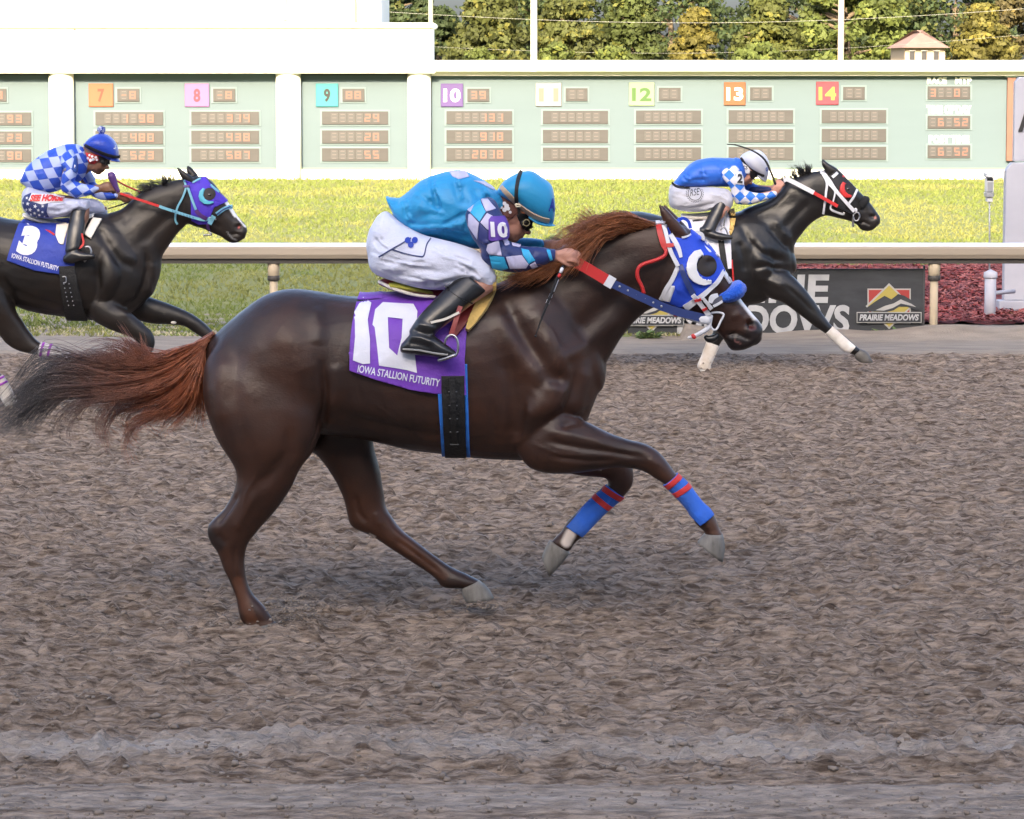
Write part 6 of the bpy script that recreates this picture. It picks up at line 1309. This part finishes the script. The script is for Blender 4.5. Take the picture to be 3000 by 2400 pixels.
m_pant3 = cloth('breeches_pale', (.45, .48, .64), .65, .8, 9)
br3 = union([loft(A4, [(170,1000,32,1180,.11,-.05),(290,1060,30,1310,.135,-.09),(430,1100,110,1445,.135,-.11),(610,1150,330,1505,.125,-.13),(790,1180,600,1500,.105,-.15),(940,1190,790,1440,.09,-.165),(1080,1220,820,1390,.08,-.175),(1092,1330,830,1372,.07,-.175)], Y, 4, 24), loft(A4, [(170,1000,32,1180,.11,.05),(300,1060,150,1400,.12,.08),(600,1150,500,1490,.11,.12),(900,1190,820,1490,.10,.15),(1150,1200,1080,1480,.09,.17),(1290,1275,1250,1480,.08,.17),(1365,1380,1320,1470,.055,.17)], Y, 4, 24)], .0072, 4)
sculpt(br3, A4, [([(450,1400),(600,1380),(800,1340)], .014, -.008), ([(470,1320),(650,1280),(850,1260)], .016, .008), ([(820,1330),(940,1320),(1070,1380)], .01, .007)], Y)
folds(br3, A4, [[(460,1420),(620,1400),(800,1370)],[(460,1330),(650,1300),(860,1260)],[(840,1330),(940,1350),(1060,1390)],[(900,1220),(960,1280),(1060,1340)]], Y, 5, .009, .005, 30, 4)
br3o = link('breeches', br3, J3, m_pant3); SP3 = Surf(br3)
sp3 = patch('star_panel', SP3, A4, [(60,1150),(170,1100),(150,1200),(350,1280),(455,1255),(430,1400),(455,1490),(270,1510),(130,1450),(30,1330),(15,1230)], Y, -.2, .004, .003, m_nav, br3o, (-.6, 0), .5)
def star(x, y_, r): return [(x+(r if i % 2 == 0 else r*.42)*math.sin(i*.6283+.2), y_-(r if i % 2 == 0 else r*.42)*math.cos(i*.6283+.2)) for i in range(10)]
for x, y_, r in ((110,1185,28),(50,1265,22),(128,1275,34),(250,1315,36),(370,1310,28),(100,1370,24),(165,1370,36),(300,1375,28),(365,1405,24),(235,1425,28),(170,1445,24),(310,1455,26),(390,1480,18),(255,1490,18)): polydecal('star', SP3, A4, star(x, y_, r), Y, .009, m_whtc, sp3, -.2, 20)
bn3 = patch('banner', SP3, A4, [(135,1220),(185,1115),(450,1128),(690,1108),(692,1245),(480,1255),(355,1285)], Y, -.2, .006, .003, m_whtc, br3o, (-.6, 0), .5)
textdecal('lettering', SP3, A4, 'SEE HORSE', (160,1235), (520,-5), (22,-105), Y, .012, m_redc, bn3, -.2, .06, 25)
for sg_ in (1, -1):
    me = union([loft(Z5, [(r[0], r[1], r[2], r[3], r[4], r[5]*sg_) for r in ((515,550,424,545,.062,-.19),(508,600,410,600,.06,-.21),(500,660,398,655,.057,-.24),(486,720,388,730,.05,-.27),(474,770,382,795,.046,-.29))], Y, 4, 20, cap=(.05, .4)), loft(Z5, [(r[0], r[1], r[2], r[3], r[4], r[5]*sg_) for r in ((382,815,380,862,.032,-.295),(425,780,422,868,.042,-.3),(490,798,490,852,.042,-.305),(550,808,552,838,.032,-.31))], Y, 4, 18)], .0068, 3)
    link('boot', me, J3, m_boot)
hel = union([loft(A4, [(1008,332,1012,372,.06),(1075,258,1085,430,.11),(1190,185,1190,500,.132),(1310,168,1300,552,.132),(1425,225,1412,592,.118),(1505,320,1503,608,.092),(1542,440,1536,602,.052),(1546,520,1546,590,.02)], Y, 4, 28), loft(A4, [(1440,572,1440,598,.09),(1520,595,1520,614,.07),(1578,602,1578,612,.03)], Y)], .006, 4)
he3 = link('helmet', hel, J3, cloth('helmet_blue', (.012, .05, .42), .4, .5, 14)); SH3 = Surf(hel)
strap('band', SH3, A4, [(1015,352),(1110,400),(1200,440),(1350,502),(1450,530),(1532,545)], 44, Y, .004, .004, m_blackc, he3, -.1, (0, 1)); textdecal('letter', SH3, A4, 'J', (1480,410), (45,8), (0,-100), Y, .004, MATS['number_white'], he3, -.05, .04, 25)
pm = ball(at(*A4(1280, 118), Y), .027, None, 16, 12); pm = (pm[0]+rng.normal(size=pm[0].shape)*.0025, pm[1]); mk('pompom', *pm, pmat('pompom_knit', (.012, .04, .32), .9, (.45, .5, .75), 110, (1,1,1), 2, .45, .55, bump=1, bscale=150), he3)
gog = patch('goggles', SB3, A4, [(1215,520),(1300,540),(1450,600),(1430,650),(1340,668),(1270,640)], Y, -.06, .012, .012, MATS['goggle_black'], J3, (-.3, .3))
ec = patch('ear_cover', SB3, A4, [(1020,470),(1100,480),(1240,510),(1290,540),(1230,600),(1160,655),(1080,640)], Y, -.07, .008, .004, pmat('ear_red', (.50, .03, .025), .6), J3, (-.3, .3))
for x, y_, r in ((1065,560,24),(1090,510,18),(1110,590,26),(1135,530,20),(1150,580,24),(1190,545,22),(1205,585,20)): polydecal('print', SB3, A4, disc(x, y_, r, 8), Y, .014, m_whtc, ec, -.08, 30)
mkr('collar', [loft(A4, [(960,370,960,560,.09),(1010,400,1040,640,.085),(1040,450,1090,680,.07)], Y, 3, 18)], m_chk2, J3)
wh = thing('whip', at(*Z5(790, 485), Y+.1), 'thin black whip held low by the checked rider at the left', 'whip', 'whips'); mkr('shaft', [tube([tuple(q) for q in P3(Z5, Y, [(820,478,.12),(740,512,.1),(632,546,.08)])], [.007,.006,.003], 8, 3)], m_blackc, wh)
# ================================================================ black horse number 2 (right, farthest) and its rider
Y = 25.5
H2 = thing('racehorse', gnd(2150, 1090), 'glossy black racehorse in black hood leading at the right', 'horse', 'galloping racehorses')
parts = [loft(Z6, [(60,650,60,800,.09),(110,565,120,900,.2),(200,535,210,980,.26),(330,518,340,1000,.28),(430,528,440,1010,.27),(560,560,560,1030,.26),(700,565,700,1060,.27),(850,555,850,1090,.28),(960,530,960,1110,.26),(1050,510,1060,1105,.23),(1130,520,1160,1085,.21),(1210,560,1240,1020,.18),(1280,640,1310,960,.14),(1320,740,1338,900,.1)], Y, 4, 32),
 loft(Z6, [(1030,505,1200,960,.17),(1110,475,1300,900,.15),(1190,445,1346,800,.125),(1255,395,1352,728,.11),(1320,325,1400,655,.095),(1390,295,1460,588,.085),(1460,270,1520,550,.078),(1525,258,1570,540,.07)], Y, 4, 26),
 loft(A3, [(1225,352,1240,870,.066),(1330,322,1290,902,.085),(1440,332,1380,925,.093),(1530,420,1450,942,.092),(1620,510,1540,962,.08),(1700,600,1620,990,.066),(1780,685,1690,1030,.055),(1870,785,1735,1085,.05),(1940,880,1800,1108,.05),(1975,930,1880,1092,.045),(1970,975,1930,1045,.028)], Y, 4, 26, p=2.4),
 loft(A3, [(1436,325,1312,395,.026,-.05),(1372,288,1276,330,.026,-.05),(1312,252,1245,275,.018,-.055),(1266,214,1233,220,.01,-.055),(1246,190,1236,190,.004,-.055)], Y, 3, 14), loft(A3, [(1446,330,1330,395,.026,.05),(1385,292,1290,330,.026,.05),(1322,256,1258,275,.018,.055),(1272,214,1245,220,.01,.055),(1254,192,1246,192,.004,.055)], Y, 3, 14),
 loft(Z6, [(1230,840,1080,980,.1,-.1),(1345,930,1190,1057,.09,-.12),(1420,1010,1285,1093,.07,-.13),(1480,1090,1375,1158,.056,-.13),(1535,1175,1465,1229,.05,-.13),(1590,1243,1548,1286,.042,-.13),(1650,1290,1605,1336,.034,-.13),(1705,1335,1655,1386,.036,-.13),(1740,1368,1690,1406,.038,-.13),(1768,1388,1728,1424,.033,-.13)], Y, 4, 22),
 loft(Z6, [(1150,1000,980,1080,.09,.1),(1080,1090,940,1130,.07,.12),(1000,1180,890,1200,.056,.12),(940,1250,850,1250,.05,.12),(910,1310,830,1300,.042,.12),(875,1365,802,1338,.036,.12),(842,1440,775,1420,.034,.12),(818,1490,748,1480,.039,.12),(828,1525,745,1505,.034,.12)], Y, 4, 22)]
for sg_, dx in ((-1, 0), (1, 25)):
    parts.append(loft(Z6, [(a+dx, b, c+dx, d, w, .135*sg_) for a, b, c, d, w in ((330,700,100,700,.12),(330,900,90,850,.13),(260,1020,60,950,.11),(150,1100,0,1040,.07),(60,1180,-60,1120,.055),(0,1260,-70,1220,.04),(-60,1350,-110,1310,.035),(-100,1420,-150,1380,.038),(-130,1455,-170,1425,.033))], Y, 4, 20))
    parts.append(loft(Z6, [(1120,640,1010,720,.06,.13*sg_),(1180,740,1050,830,.09,.15*sg_),(1230,840,1060,920,.09,.15*sg_),(1220,920,1060,1000,.07,.13*sg_)], Y))
me = union(parts, .011, 4, .5, .0035)
sculpt(me, Z6, [([(1010,600),(1060,690),(1140,770),(1230,820),(1300,830)], .03, -.016), ([(1060,680),(1150,740),(1250,780)], .045, .014), ([(1100,870),(1180,860),(1280,890)], .025, -.018), ([(1120,930),(1200,960),(1290,990)], .03, .012), ([(1190,620),(1260,700),(1320,760)], .02, -.012), ([(1230,560),(1300,660),(1340,700)], .03, .01), ([(1120,560),(1250,520),(1380,420)], .05, -.01), ([(1280,640),(1360,560),(1460,460)], .035, -.012), ([(1000,700),(1030,800),(1040,900)], .03, -.012), ([(1300,990),(1400,1080),(1480,1160)], .014, -.008)], Y)
sculpt(me, A3, [([(1905,935)], .018, -.02), ([(1880,910),(1905,895),(1935,915)], .012, .006), ([(1720,1020),(1800,1010),(1880,1050)], .008, -.012), ([(1480,900),(1560,930),(1640,960)], .02, -.008), ([(1660,700),(1740,790),(1820,880)], .02, -.006)], Y)
v = getv(me); n_ = getn(me); setv(me, v+n_*(np.array([mnoise.fractal(Vector(p)*9, 1, 2, 3) for p in v])*.0025)[:, None])
paint(me, A3, Y, [([(1912,940)], .014, (.42, .11, .08), .9, -.9, .9, -.04)])
m_coat2 = coat('coat_black', (.008, .0075, .008), (.016, .013, .012), .5, .36); link('body', me, H2, m_coat2); S2 = Surf(me)
hoof(Z6, [(1770,1384,1728,1426,.04,-.13),(1815,1408,1738,1448,.048,-.13),(1848,1470,1766,1470,.052,-.13)], Y, m_hoofd, H2); hoof(Z6, [(832,1524,742,1500,.042,.12),(826,1545,752,1525,.048,.12)], Y, pmat('hoof_pale', (.6, .58, .54), .6), H2)
for sg_, dx in ((-1, 0), (1, 25)): hoof(Z6, [(-128+dx,1455,-172+dx,1425,.04,.135*sg_),(-110+dx,1500,-185+dx,1460,.048,.135*sg_)], Y, m_hoofd, H2)
hair('mane', A3, [[(1100,380,0),(1095,340,0),(1080,280,0),(1040,225,0)],[(1050,400,0),(1030,340,0),(1000,280,0),(960,260,0)],[(990,420,0),(970,360,0),(950,310,0),(930,270,0)],[(920,445,0),(890,400,0),(860,360,0),(830,330,0)],[(850,470,0),(820,430,0),(780,440,0),(720,470,0)],[(780,500,0),(740,470,0),(710,440,0),(690,410,0)]], 330, Y, m_blkhair, H2, .0024, .025, 8, .012, (.5, 1.1), .05, 8)
hair('tail', Z6, [[(60,690,0),(-60,720,0),(-200,700,0),(-350,760,0)],[(60,720,0),(-60,800,0),(-200,850,0),(-320,930,0)]], 250, Y, m_blkhair, H2, .003, .04, 10)
m_hblk = cloth('hood_black', (.012, .013, .018), .7, .3, 14)
hd = patch('hood', S2, A3, [(1320,440),(1440,325),(1520,405),(1700,590),(1590,760),(1540,830),(1450,815),(1390,600)], Y, -.08, .006, .006, m_hblk, H2, (-.5, .5))
def st2(nm, pts, w, m, off=.012, th=.004, par=H2, conv=A3): return strap(nm, S2, conv, pts, w, Y, off, th, m, par, -.08)
st2('cheek_strap', [(1245,350),(1330,480),(1400,580),(1520,720),(1650,860)], [40,60,46,40,46], m_whtc); st2('throat_latch', [(1235,360),(1300,490),(1290,640),(1262,895)], 26, m_whtc); st2('hood_trim', [(1325,520),(1398,600),(1382,720),(1352,830),(1500,895),(1520,875)], 20, m_whtc, .014); st2('hood_trim', [(1692,585),(1640,680),(1575,765)], 26, m_whtc, .010, .004, hd); st2('ear_binding', [(1372,428),(1440,372)], 36, m_whtc, .010, .004, hd); st2('hood_dot', [(1505,410),(1530,425)], 22, m_redc, .012, .003, hd)
polydecal('eye_hole', S2, A3, disc(1578,570,72,20), Y, .008, MATS['eye_patch'], hd, -.09, 30)
cp_ = polydecal('blinker_cup', S2, A3, [(1505,485),(1470,540),(1462,600),(1488,650),(1540,688),(1612,688),(1618,655),(1570,640),(1540,610),(1525,570),(1530,530),(1548,505)], Y, .024, pmat('cup_red', (.55, .03, .03), .35), hd, -.09, 25); mod = cp_.modifiers.new('thick', 'SOLIDIFY'); mod.thickness = .02; mod.offset = -1
q = at(*A3(1570, 580), Y-.1); h_, nn_ = S2.hit(q.x, q.z, Y); mkr('eye', [ball((q.x, h_.y-.004, q.z), (.016, .010, .013), None, 12, 8)], MATS['eye_dark'], hd)
mk('shadow_roll', *loft(A3, [(1670,790,1700,850,.05),(1705,730,1745,840,.09),(1760,665,1800,790,.085),(1810,670,1835,740,.06)], Y, 3, 20, p=2.6), pmat('fleece_black', (.012, .012, .014), .95, bump=1, bscale=120, bdist=.01), H2)
mkr('bit_ring', [tube([tuple(q) for q in P3(A3, Y, [(1640,900,-.075),(1690,870,-.08),(1720,920,-.08),(1690,980,-.08),(1640,960,-.075),(1640,900,-.075)])], .006, 8, 3), tube([tuple(q) for q in P3(A3, Y, [(1640,940,-.07),(1635,1000,-.06),(1640,1050,-.06)])], .010, 8, 3)], m_steel, H2); mkr('bit_cheek', [ball(tuple(at(*A3(1668, 842), Y-.085)), (.014, .008, .016), None, 10, 8)], m_whtc, H2)
R2 = P3(A3, Y, [(760,470,-.12),(830,465,-.14),(1140,625,-.14),(1440,795,-.11),(1640,890,-.08)])
ribbon('rein_grip', [R2[0], R2[1], R2[2]], .034, m_whtc, H2, .009); ribbon('rein_grip', [R2[2], R2[3]], .026, m_redc, H2, .009); ribbon('rein', [R2[3], R2[4]], .014, m_boot, H2, .006)
m_w2 = cloth('wrap_soiled', (.70, .68, .65), .75, .5, 30, (1, 1, 1), (.50, .43, .36))
patch('leg_wrap', S2, Z6, [(1592,1240),(1545,1290),(1660,1400),(1700,1412),(1738,1368)], Y, -.13, .008, .008, m_w2, H2, (-.5, 0)); patch('leg_wrap', S2, Z6, [(800,1335),(880,1368),(828,1490),(835,1528),(742,1510),(738,1490)], Y, .12, .008, .008, m_w2, H2, (0, .5))
sc2 = thing('saddlecloth', at(*Z6(780, 700), Y-.3), 'white saddlecloth on the black horse mostly hidden behind the chestnut head', 'saddlecloth', 'numbered saddlecloths')
c2 = patch('cloth', S2, Z6, [(560,545),(700,560),(850,545),(945,510),(950,700),(905,840),(640,800)], Y, -.27, .014, .006, m_pw, sc2, (-.9, .9)); strap('edge_line', Surf(c2.data), Z6, [(715,582),(780,575)], 7, Y, .003, .002, m_ink, sc2, -.25)
sd2 = thing('saddle', at(*Z6(850, 560), Y), 'racing saddle with golden pad on the black horse', 'saddle', 'racing saddles')
mk('seat', *loft(Z6, [(640,530,645,560,.09),(720,530,725,575,.13),(820,520,825,570,.13),(910,500,920,550,.1)], Y, 3, 20), m_rim, sd2); patch('pad', S2, Z6, [(950,480),(987,482),(985,560),(972,620),(948,672),(940,640),(952,560)], Y, -.24, .035, .02, m_gold, sd2, (-.9, .9))
gi = patch('girth', S2, Z6, [(868,690),(905,690),(965,1130),(925,1130)], Y, -.26, .028, .008, m_gblk, sd2, (-.9, .9)); patch('girth_sleeve', S2, Z6, [(890,560),(948,560),(955,875),(912,882)], Y, -.26, .024, .008, m_pw, sd2, (-.9, .9)); patch('girth_edge', S2, Z6, [(953,820),(962,820),(985,1120),(972,1120)], Y, -.26, .02, .006, m_redc, sd2, (-.9, .9))
mkr('stirrup', [tube([tuple(q) for q in P3(Z6, Y, [(885,635,-.32),(905,615,-.32),(925,640,-.32),(930,680,-.32),(890,700,-.32)])], .006, 8, 4)], m_steel, sd2); ribbon('stirrup_leather', P3(Z6, Y, [(925,510,-.25),(912,570,-.29),(905,620,-.32)]), .012, m_boot, sd2, .004, wdir=(1, 0, 0))

J2 = thing('person', at(*Z6(760, 540), Y), 'crouching rider in royal blue silks with white helmet on the black horse', 'jockey', 'jockeys')
hp, g2, M2 = human_head(at(*Z6(1042, 244), Y), (.77, -.64), (.64, .77), .22, Y)
bparts = hp+[tube([g2(-.12, 0, -.1), g2(-.25, 0, -.5), at(*Z6(970, 280), Y)], [.058, .06, .08], 14, 3), loft(Z6, [(660,320,660,350,.06),(740,260,745,335,.11),(840,235,845,330,.12),(940,235,940,325,.12),(1000,250,1000,310,.09)], Y)]
for sg_, pts_, wd in ((-1, [(950,270,-.15),(985,350,-.2),(1010,420,-.205),(1110,430,-.195),(1225,405,-.18)], (.45, .05, .9)), (1, [(970,270,.15),(1030,340,.18),(1110,375,.18),(1190,380,.15),(1225,375,.13)], (.6, 0, .5))):
    B = P3(Z6, Y, pts_); bparts += [tube([tuple(b) for b in B], [.038, .036, .036, .034, .028], 14, 3)]+fist(B[-1], wd, (-.3, .8*sg_, .3), .98, -sg_)
for sg_ in (-1, 1):
    hip_ = at(*Z6(640, 430), Y+.1*sg_); kn = at(*Z6(930, 450), Y+.18*sg_); ak = at(*Z6(800, 630), Y+.3*sg_); bparts.append(tube([hip_, (hip_+kn)/2, kn, (kn+ak)/2, ak, at(*Z6(800, 660), Y+.3*sg_), at(*Z6(930, 680), Y+.31*sg_)], [.085, .08, .055, .045, .033, .028, .02], 14, 2))
bm_ = union(bparts, .0068, 3); paint(bm_, A3, Y, [([(280,500),(340,540),(380,530)], .03, (.10, .055, .04), .55)]); link('body', bm_, J2, m_skin); SB2 = Surf(bm_)
m_sb = cloth('silk_royal', (.02, .13, .60), .5, .5, 9); m_chk4 = check('silk_diamonds', (.025, .17, .66), (.60, .60, .68), .058, rad(45), .0)
je2m = (wrinkle(union([loft(Z6, [(592,330,598,362,.08),(645,262,655,368,.135),(730,198,738,368,.165),(820,178,830,360,.17),(920,178,925,362,.165),(1000,186,1005,345,.125),(1035,215,1050,300,.075)], Y, 4, 28), loft(Z6, [(1000,250,960,320,.07,.12),(1060,310,1020,370,.06,.16),(1120,350,1095,402,.052,.17),(1205,362,1195,402,.04,.14)], Y)], .0078, 4), .004, 11))
folds(je2m, Z6, [[(640,270),(680,320),(740,350)],[(760,210),(780,280),(800,340)],[(880,200),(880,270),(900,340)],[(700,340),(800,330),(900,340)]], Y, 5, .010, .005, 14, 6)
je2 = link('jersey', je2m, J2, m_sb); SJ2 = Surf(je2.data)
sl2 = link('sleeve', wrinkle(union([loft(Z6, [(1000,235,885,270,.065,-.14),(1020,290,905,315,.07,-.19),(1035,340,945,365,.065,-.2),(1045,390,960,430,.062,-.2)], Y, 4, 22), loft(Z6, [(1005,360,985,472,.052,-.205),(1090,395,1070,474,.05,-.2),(1160,398,1150,454,.045,-.19),(1232,384,1232,430,.038,-.18)], Y, 4, 22)], .0075, 4), .003, 14), J2, m_chk4); SS2 = Surf(sl2.data)
mkr('far_cuff', [loft(Z6, [(1080,345,1060,395,.056,.17),(1130,355,1110,404,.055,.17),(1200,360,1190,404,.043,.145)], Y)], m_nav, J2)
np2 = patch('number_patch', SS2, Z6, [(985,262),(1042,268),(1034,350),(976,342)], Y, -.25, .008, .004, m_whtc, sl2, (-.6, 0), .6); textdecal('number', SS2, Z6, '2', (990,335), (34,4), (4,-58), Y, .014, m_ink, np2, -.25, .05, 12)
m_pant2 = cloth('breeches_grey', (.46, .465, .53), .65, .8, 9)
br2 = union([loft(Z6, [(r[0], r[1], r[2], r[3], r[4], r[5]*sg_) for r in ((600,340,562,372,.1,-.05),(645,358,558,432,.135,-.08),(725,362,572,490,.135,-.1),(805,362,670,518,.125,-.13),(870,365,760,520,.108,-.15),(938,380,830,508,.092,-.17),(968,430,878,498,.082,-.18),(962,478,885,515,.062,-.18))], Y, 4, 24) for sg_ in (1, -1)], .008, 4)
sculpt(br2, Z6, [([(600,480),(700,460),(800,440)], .018, .008), ([(640,500),(740,490),(850,460)], .014, -.008), ([(580,420),(640,400),(680,380)], .016, -.007), ([(800,400),(880,420),(950,440)], .014, .007)], Y)
folds(br2, Z6, [[(580,470),(680,470),(790,450)],[(570,410),(650,420),(760,420)],[(660,505),(760,490),(860,460)],[(830,390),(900,420),(950,460)]], Y, 5, .009, .005, 10, 4)
br2o = link('breeches', br2, J2, m_pant2); SP2 = Surf(br2)
strap('belt', SP2, Z6, [(578,332),(600,355),(640,366),(690,368)], 12, Y, .004, .004, m_blackc, br2o, -.15)
ringv = disc(722,402,44,24); inn = disc(722,402,40,24)
polydecal('emblem_ring', SP2, Z6, ringv, Y, .004, m_ink, br2o, -.2, 12, holes=[inn]); textdecal('emblem_letters', SP2, Z6, 'RSE', (692,420), (56,-10), (6,-42), Y, .004, m_ink, br2o, -.2, .0, 10)
for i in range(16):
    a_ = rad(-25+i*(230/15)); x, y_ = 722+52*math.cos(a_), 402+52*math.sin(a_); polydecal('wreath_leaf', SP2, Z6, [(x-7*math.cos(a_+.9), y_-7*math.sin(a_+.9)), (x+4*math.sin(a_), y_-4*math.cos(a_)), (x+8*math.cos(a_+.9), y_+8*math.sin(a_+.9)), (x-4*math.sin(a_), y_+4*math.cos(a_))], Y, .004, m_ink, br2o, -.2, 12)
for sg_ in (1, -1):
    me = union([loft(Z6, [(r[0], r[1], r[2], r[3], r[4], r[5]*sg_) for r in ((938,470,862,432,.06,-.2),(908,530,828,505,.057,-.23),(876,590,794,570,.054,-.26),(852,640,765,622,.05,-.29))], Y, 4, 20, cap=(.05, .4)), loft(Z6, [(r[0], r[1], r[2], r[3], r[4], r[5]*sg_) for r in ((762,615,768,668,.034,-.295),(830,635,830,695,.042,-.3),(900,655,900,700,.042,-.305),(955,668,957,694,.032,-.31))], Y, 4, 18)], .0075, 3); link('boot', me, J2, m_boot)
hel = union([loft(Z6, [(1004,186,1014,204,.05),(1025,156,1044,228,.1),(1080,131,1084,262,.13),(1132,131,1114,285,.13),(1172,165,1140,303,.112),(1192,210,1157,315,.082),(1191,252,1170,320,.04)], Y, 4, 28), loft(Z6, [(1120,285,1118,297,.1),(1148,305,1146,318,.08),(1170,325,1166,332,.03)], Y)], .0065, 4)
he2 = link('helmet', hel, J2, cloth('helmet_white', (.58, .60, .68), .5, .3, 12)); SH2 = Surf(hel)
strap('band', SH2, A3, [(225,185),(270,260),(330,320),(400,365),(470,400),(515,415)], 26, Y, .004, .003, m_blackc, he2, -.1, (0, 1)); textdecal('letter', SH2, A3, 'G', (525,350), (28,4), (0,-50), Y, .004, m_royal, he2, -.05, .03, 20)
ec = patch('ear_cover', SB2, A3, [(205,200),(300,280),(340,350),(320,390),(240,370),(200,330)], Y, -.07, .008, .004, m_whtc, J2, (-.3, .3)); textdecal('print', SB2, A3, 'CS', (238,325), (62,6), (4,-45), Y, .014, m_ink, ec, -.08, .02, 25)
patch('goggles', SB2, A3, [(330,345),(390,360),(455,420),(440,460),(390,468),(345,430)], Y, -.06, .012, .012, MATS['goggle_black'], J2, (-.3, .3))
mkr('collar', [loft(A3, [(150,180,150,330,.1),(205,190,215,340,.09),(235,220,250,345,.075)], Y, 3, 18)], m_sb, J2)
wh = thing('whip', at(*Z6(1230, 330), Y-.15), 'long curved black whip raised above the white helmet', 'whip', 'whips')
mkr('shaft', [tube([tuple(q) for q in P3(Z6, Y, [(1233,345,-.2),(1205,270,-.2),(1165,190,-.2),(1105,142,-.2),(1040,115,-.19),(975,96,-.18),(928,92,-.17)])], [.009,.009,.008,.007,.006,.005,.004], 8, 4)], m_blackc, wh)
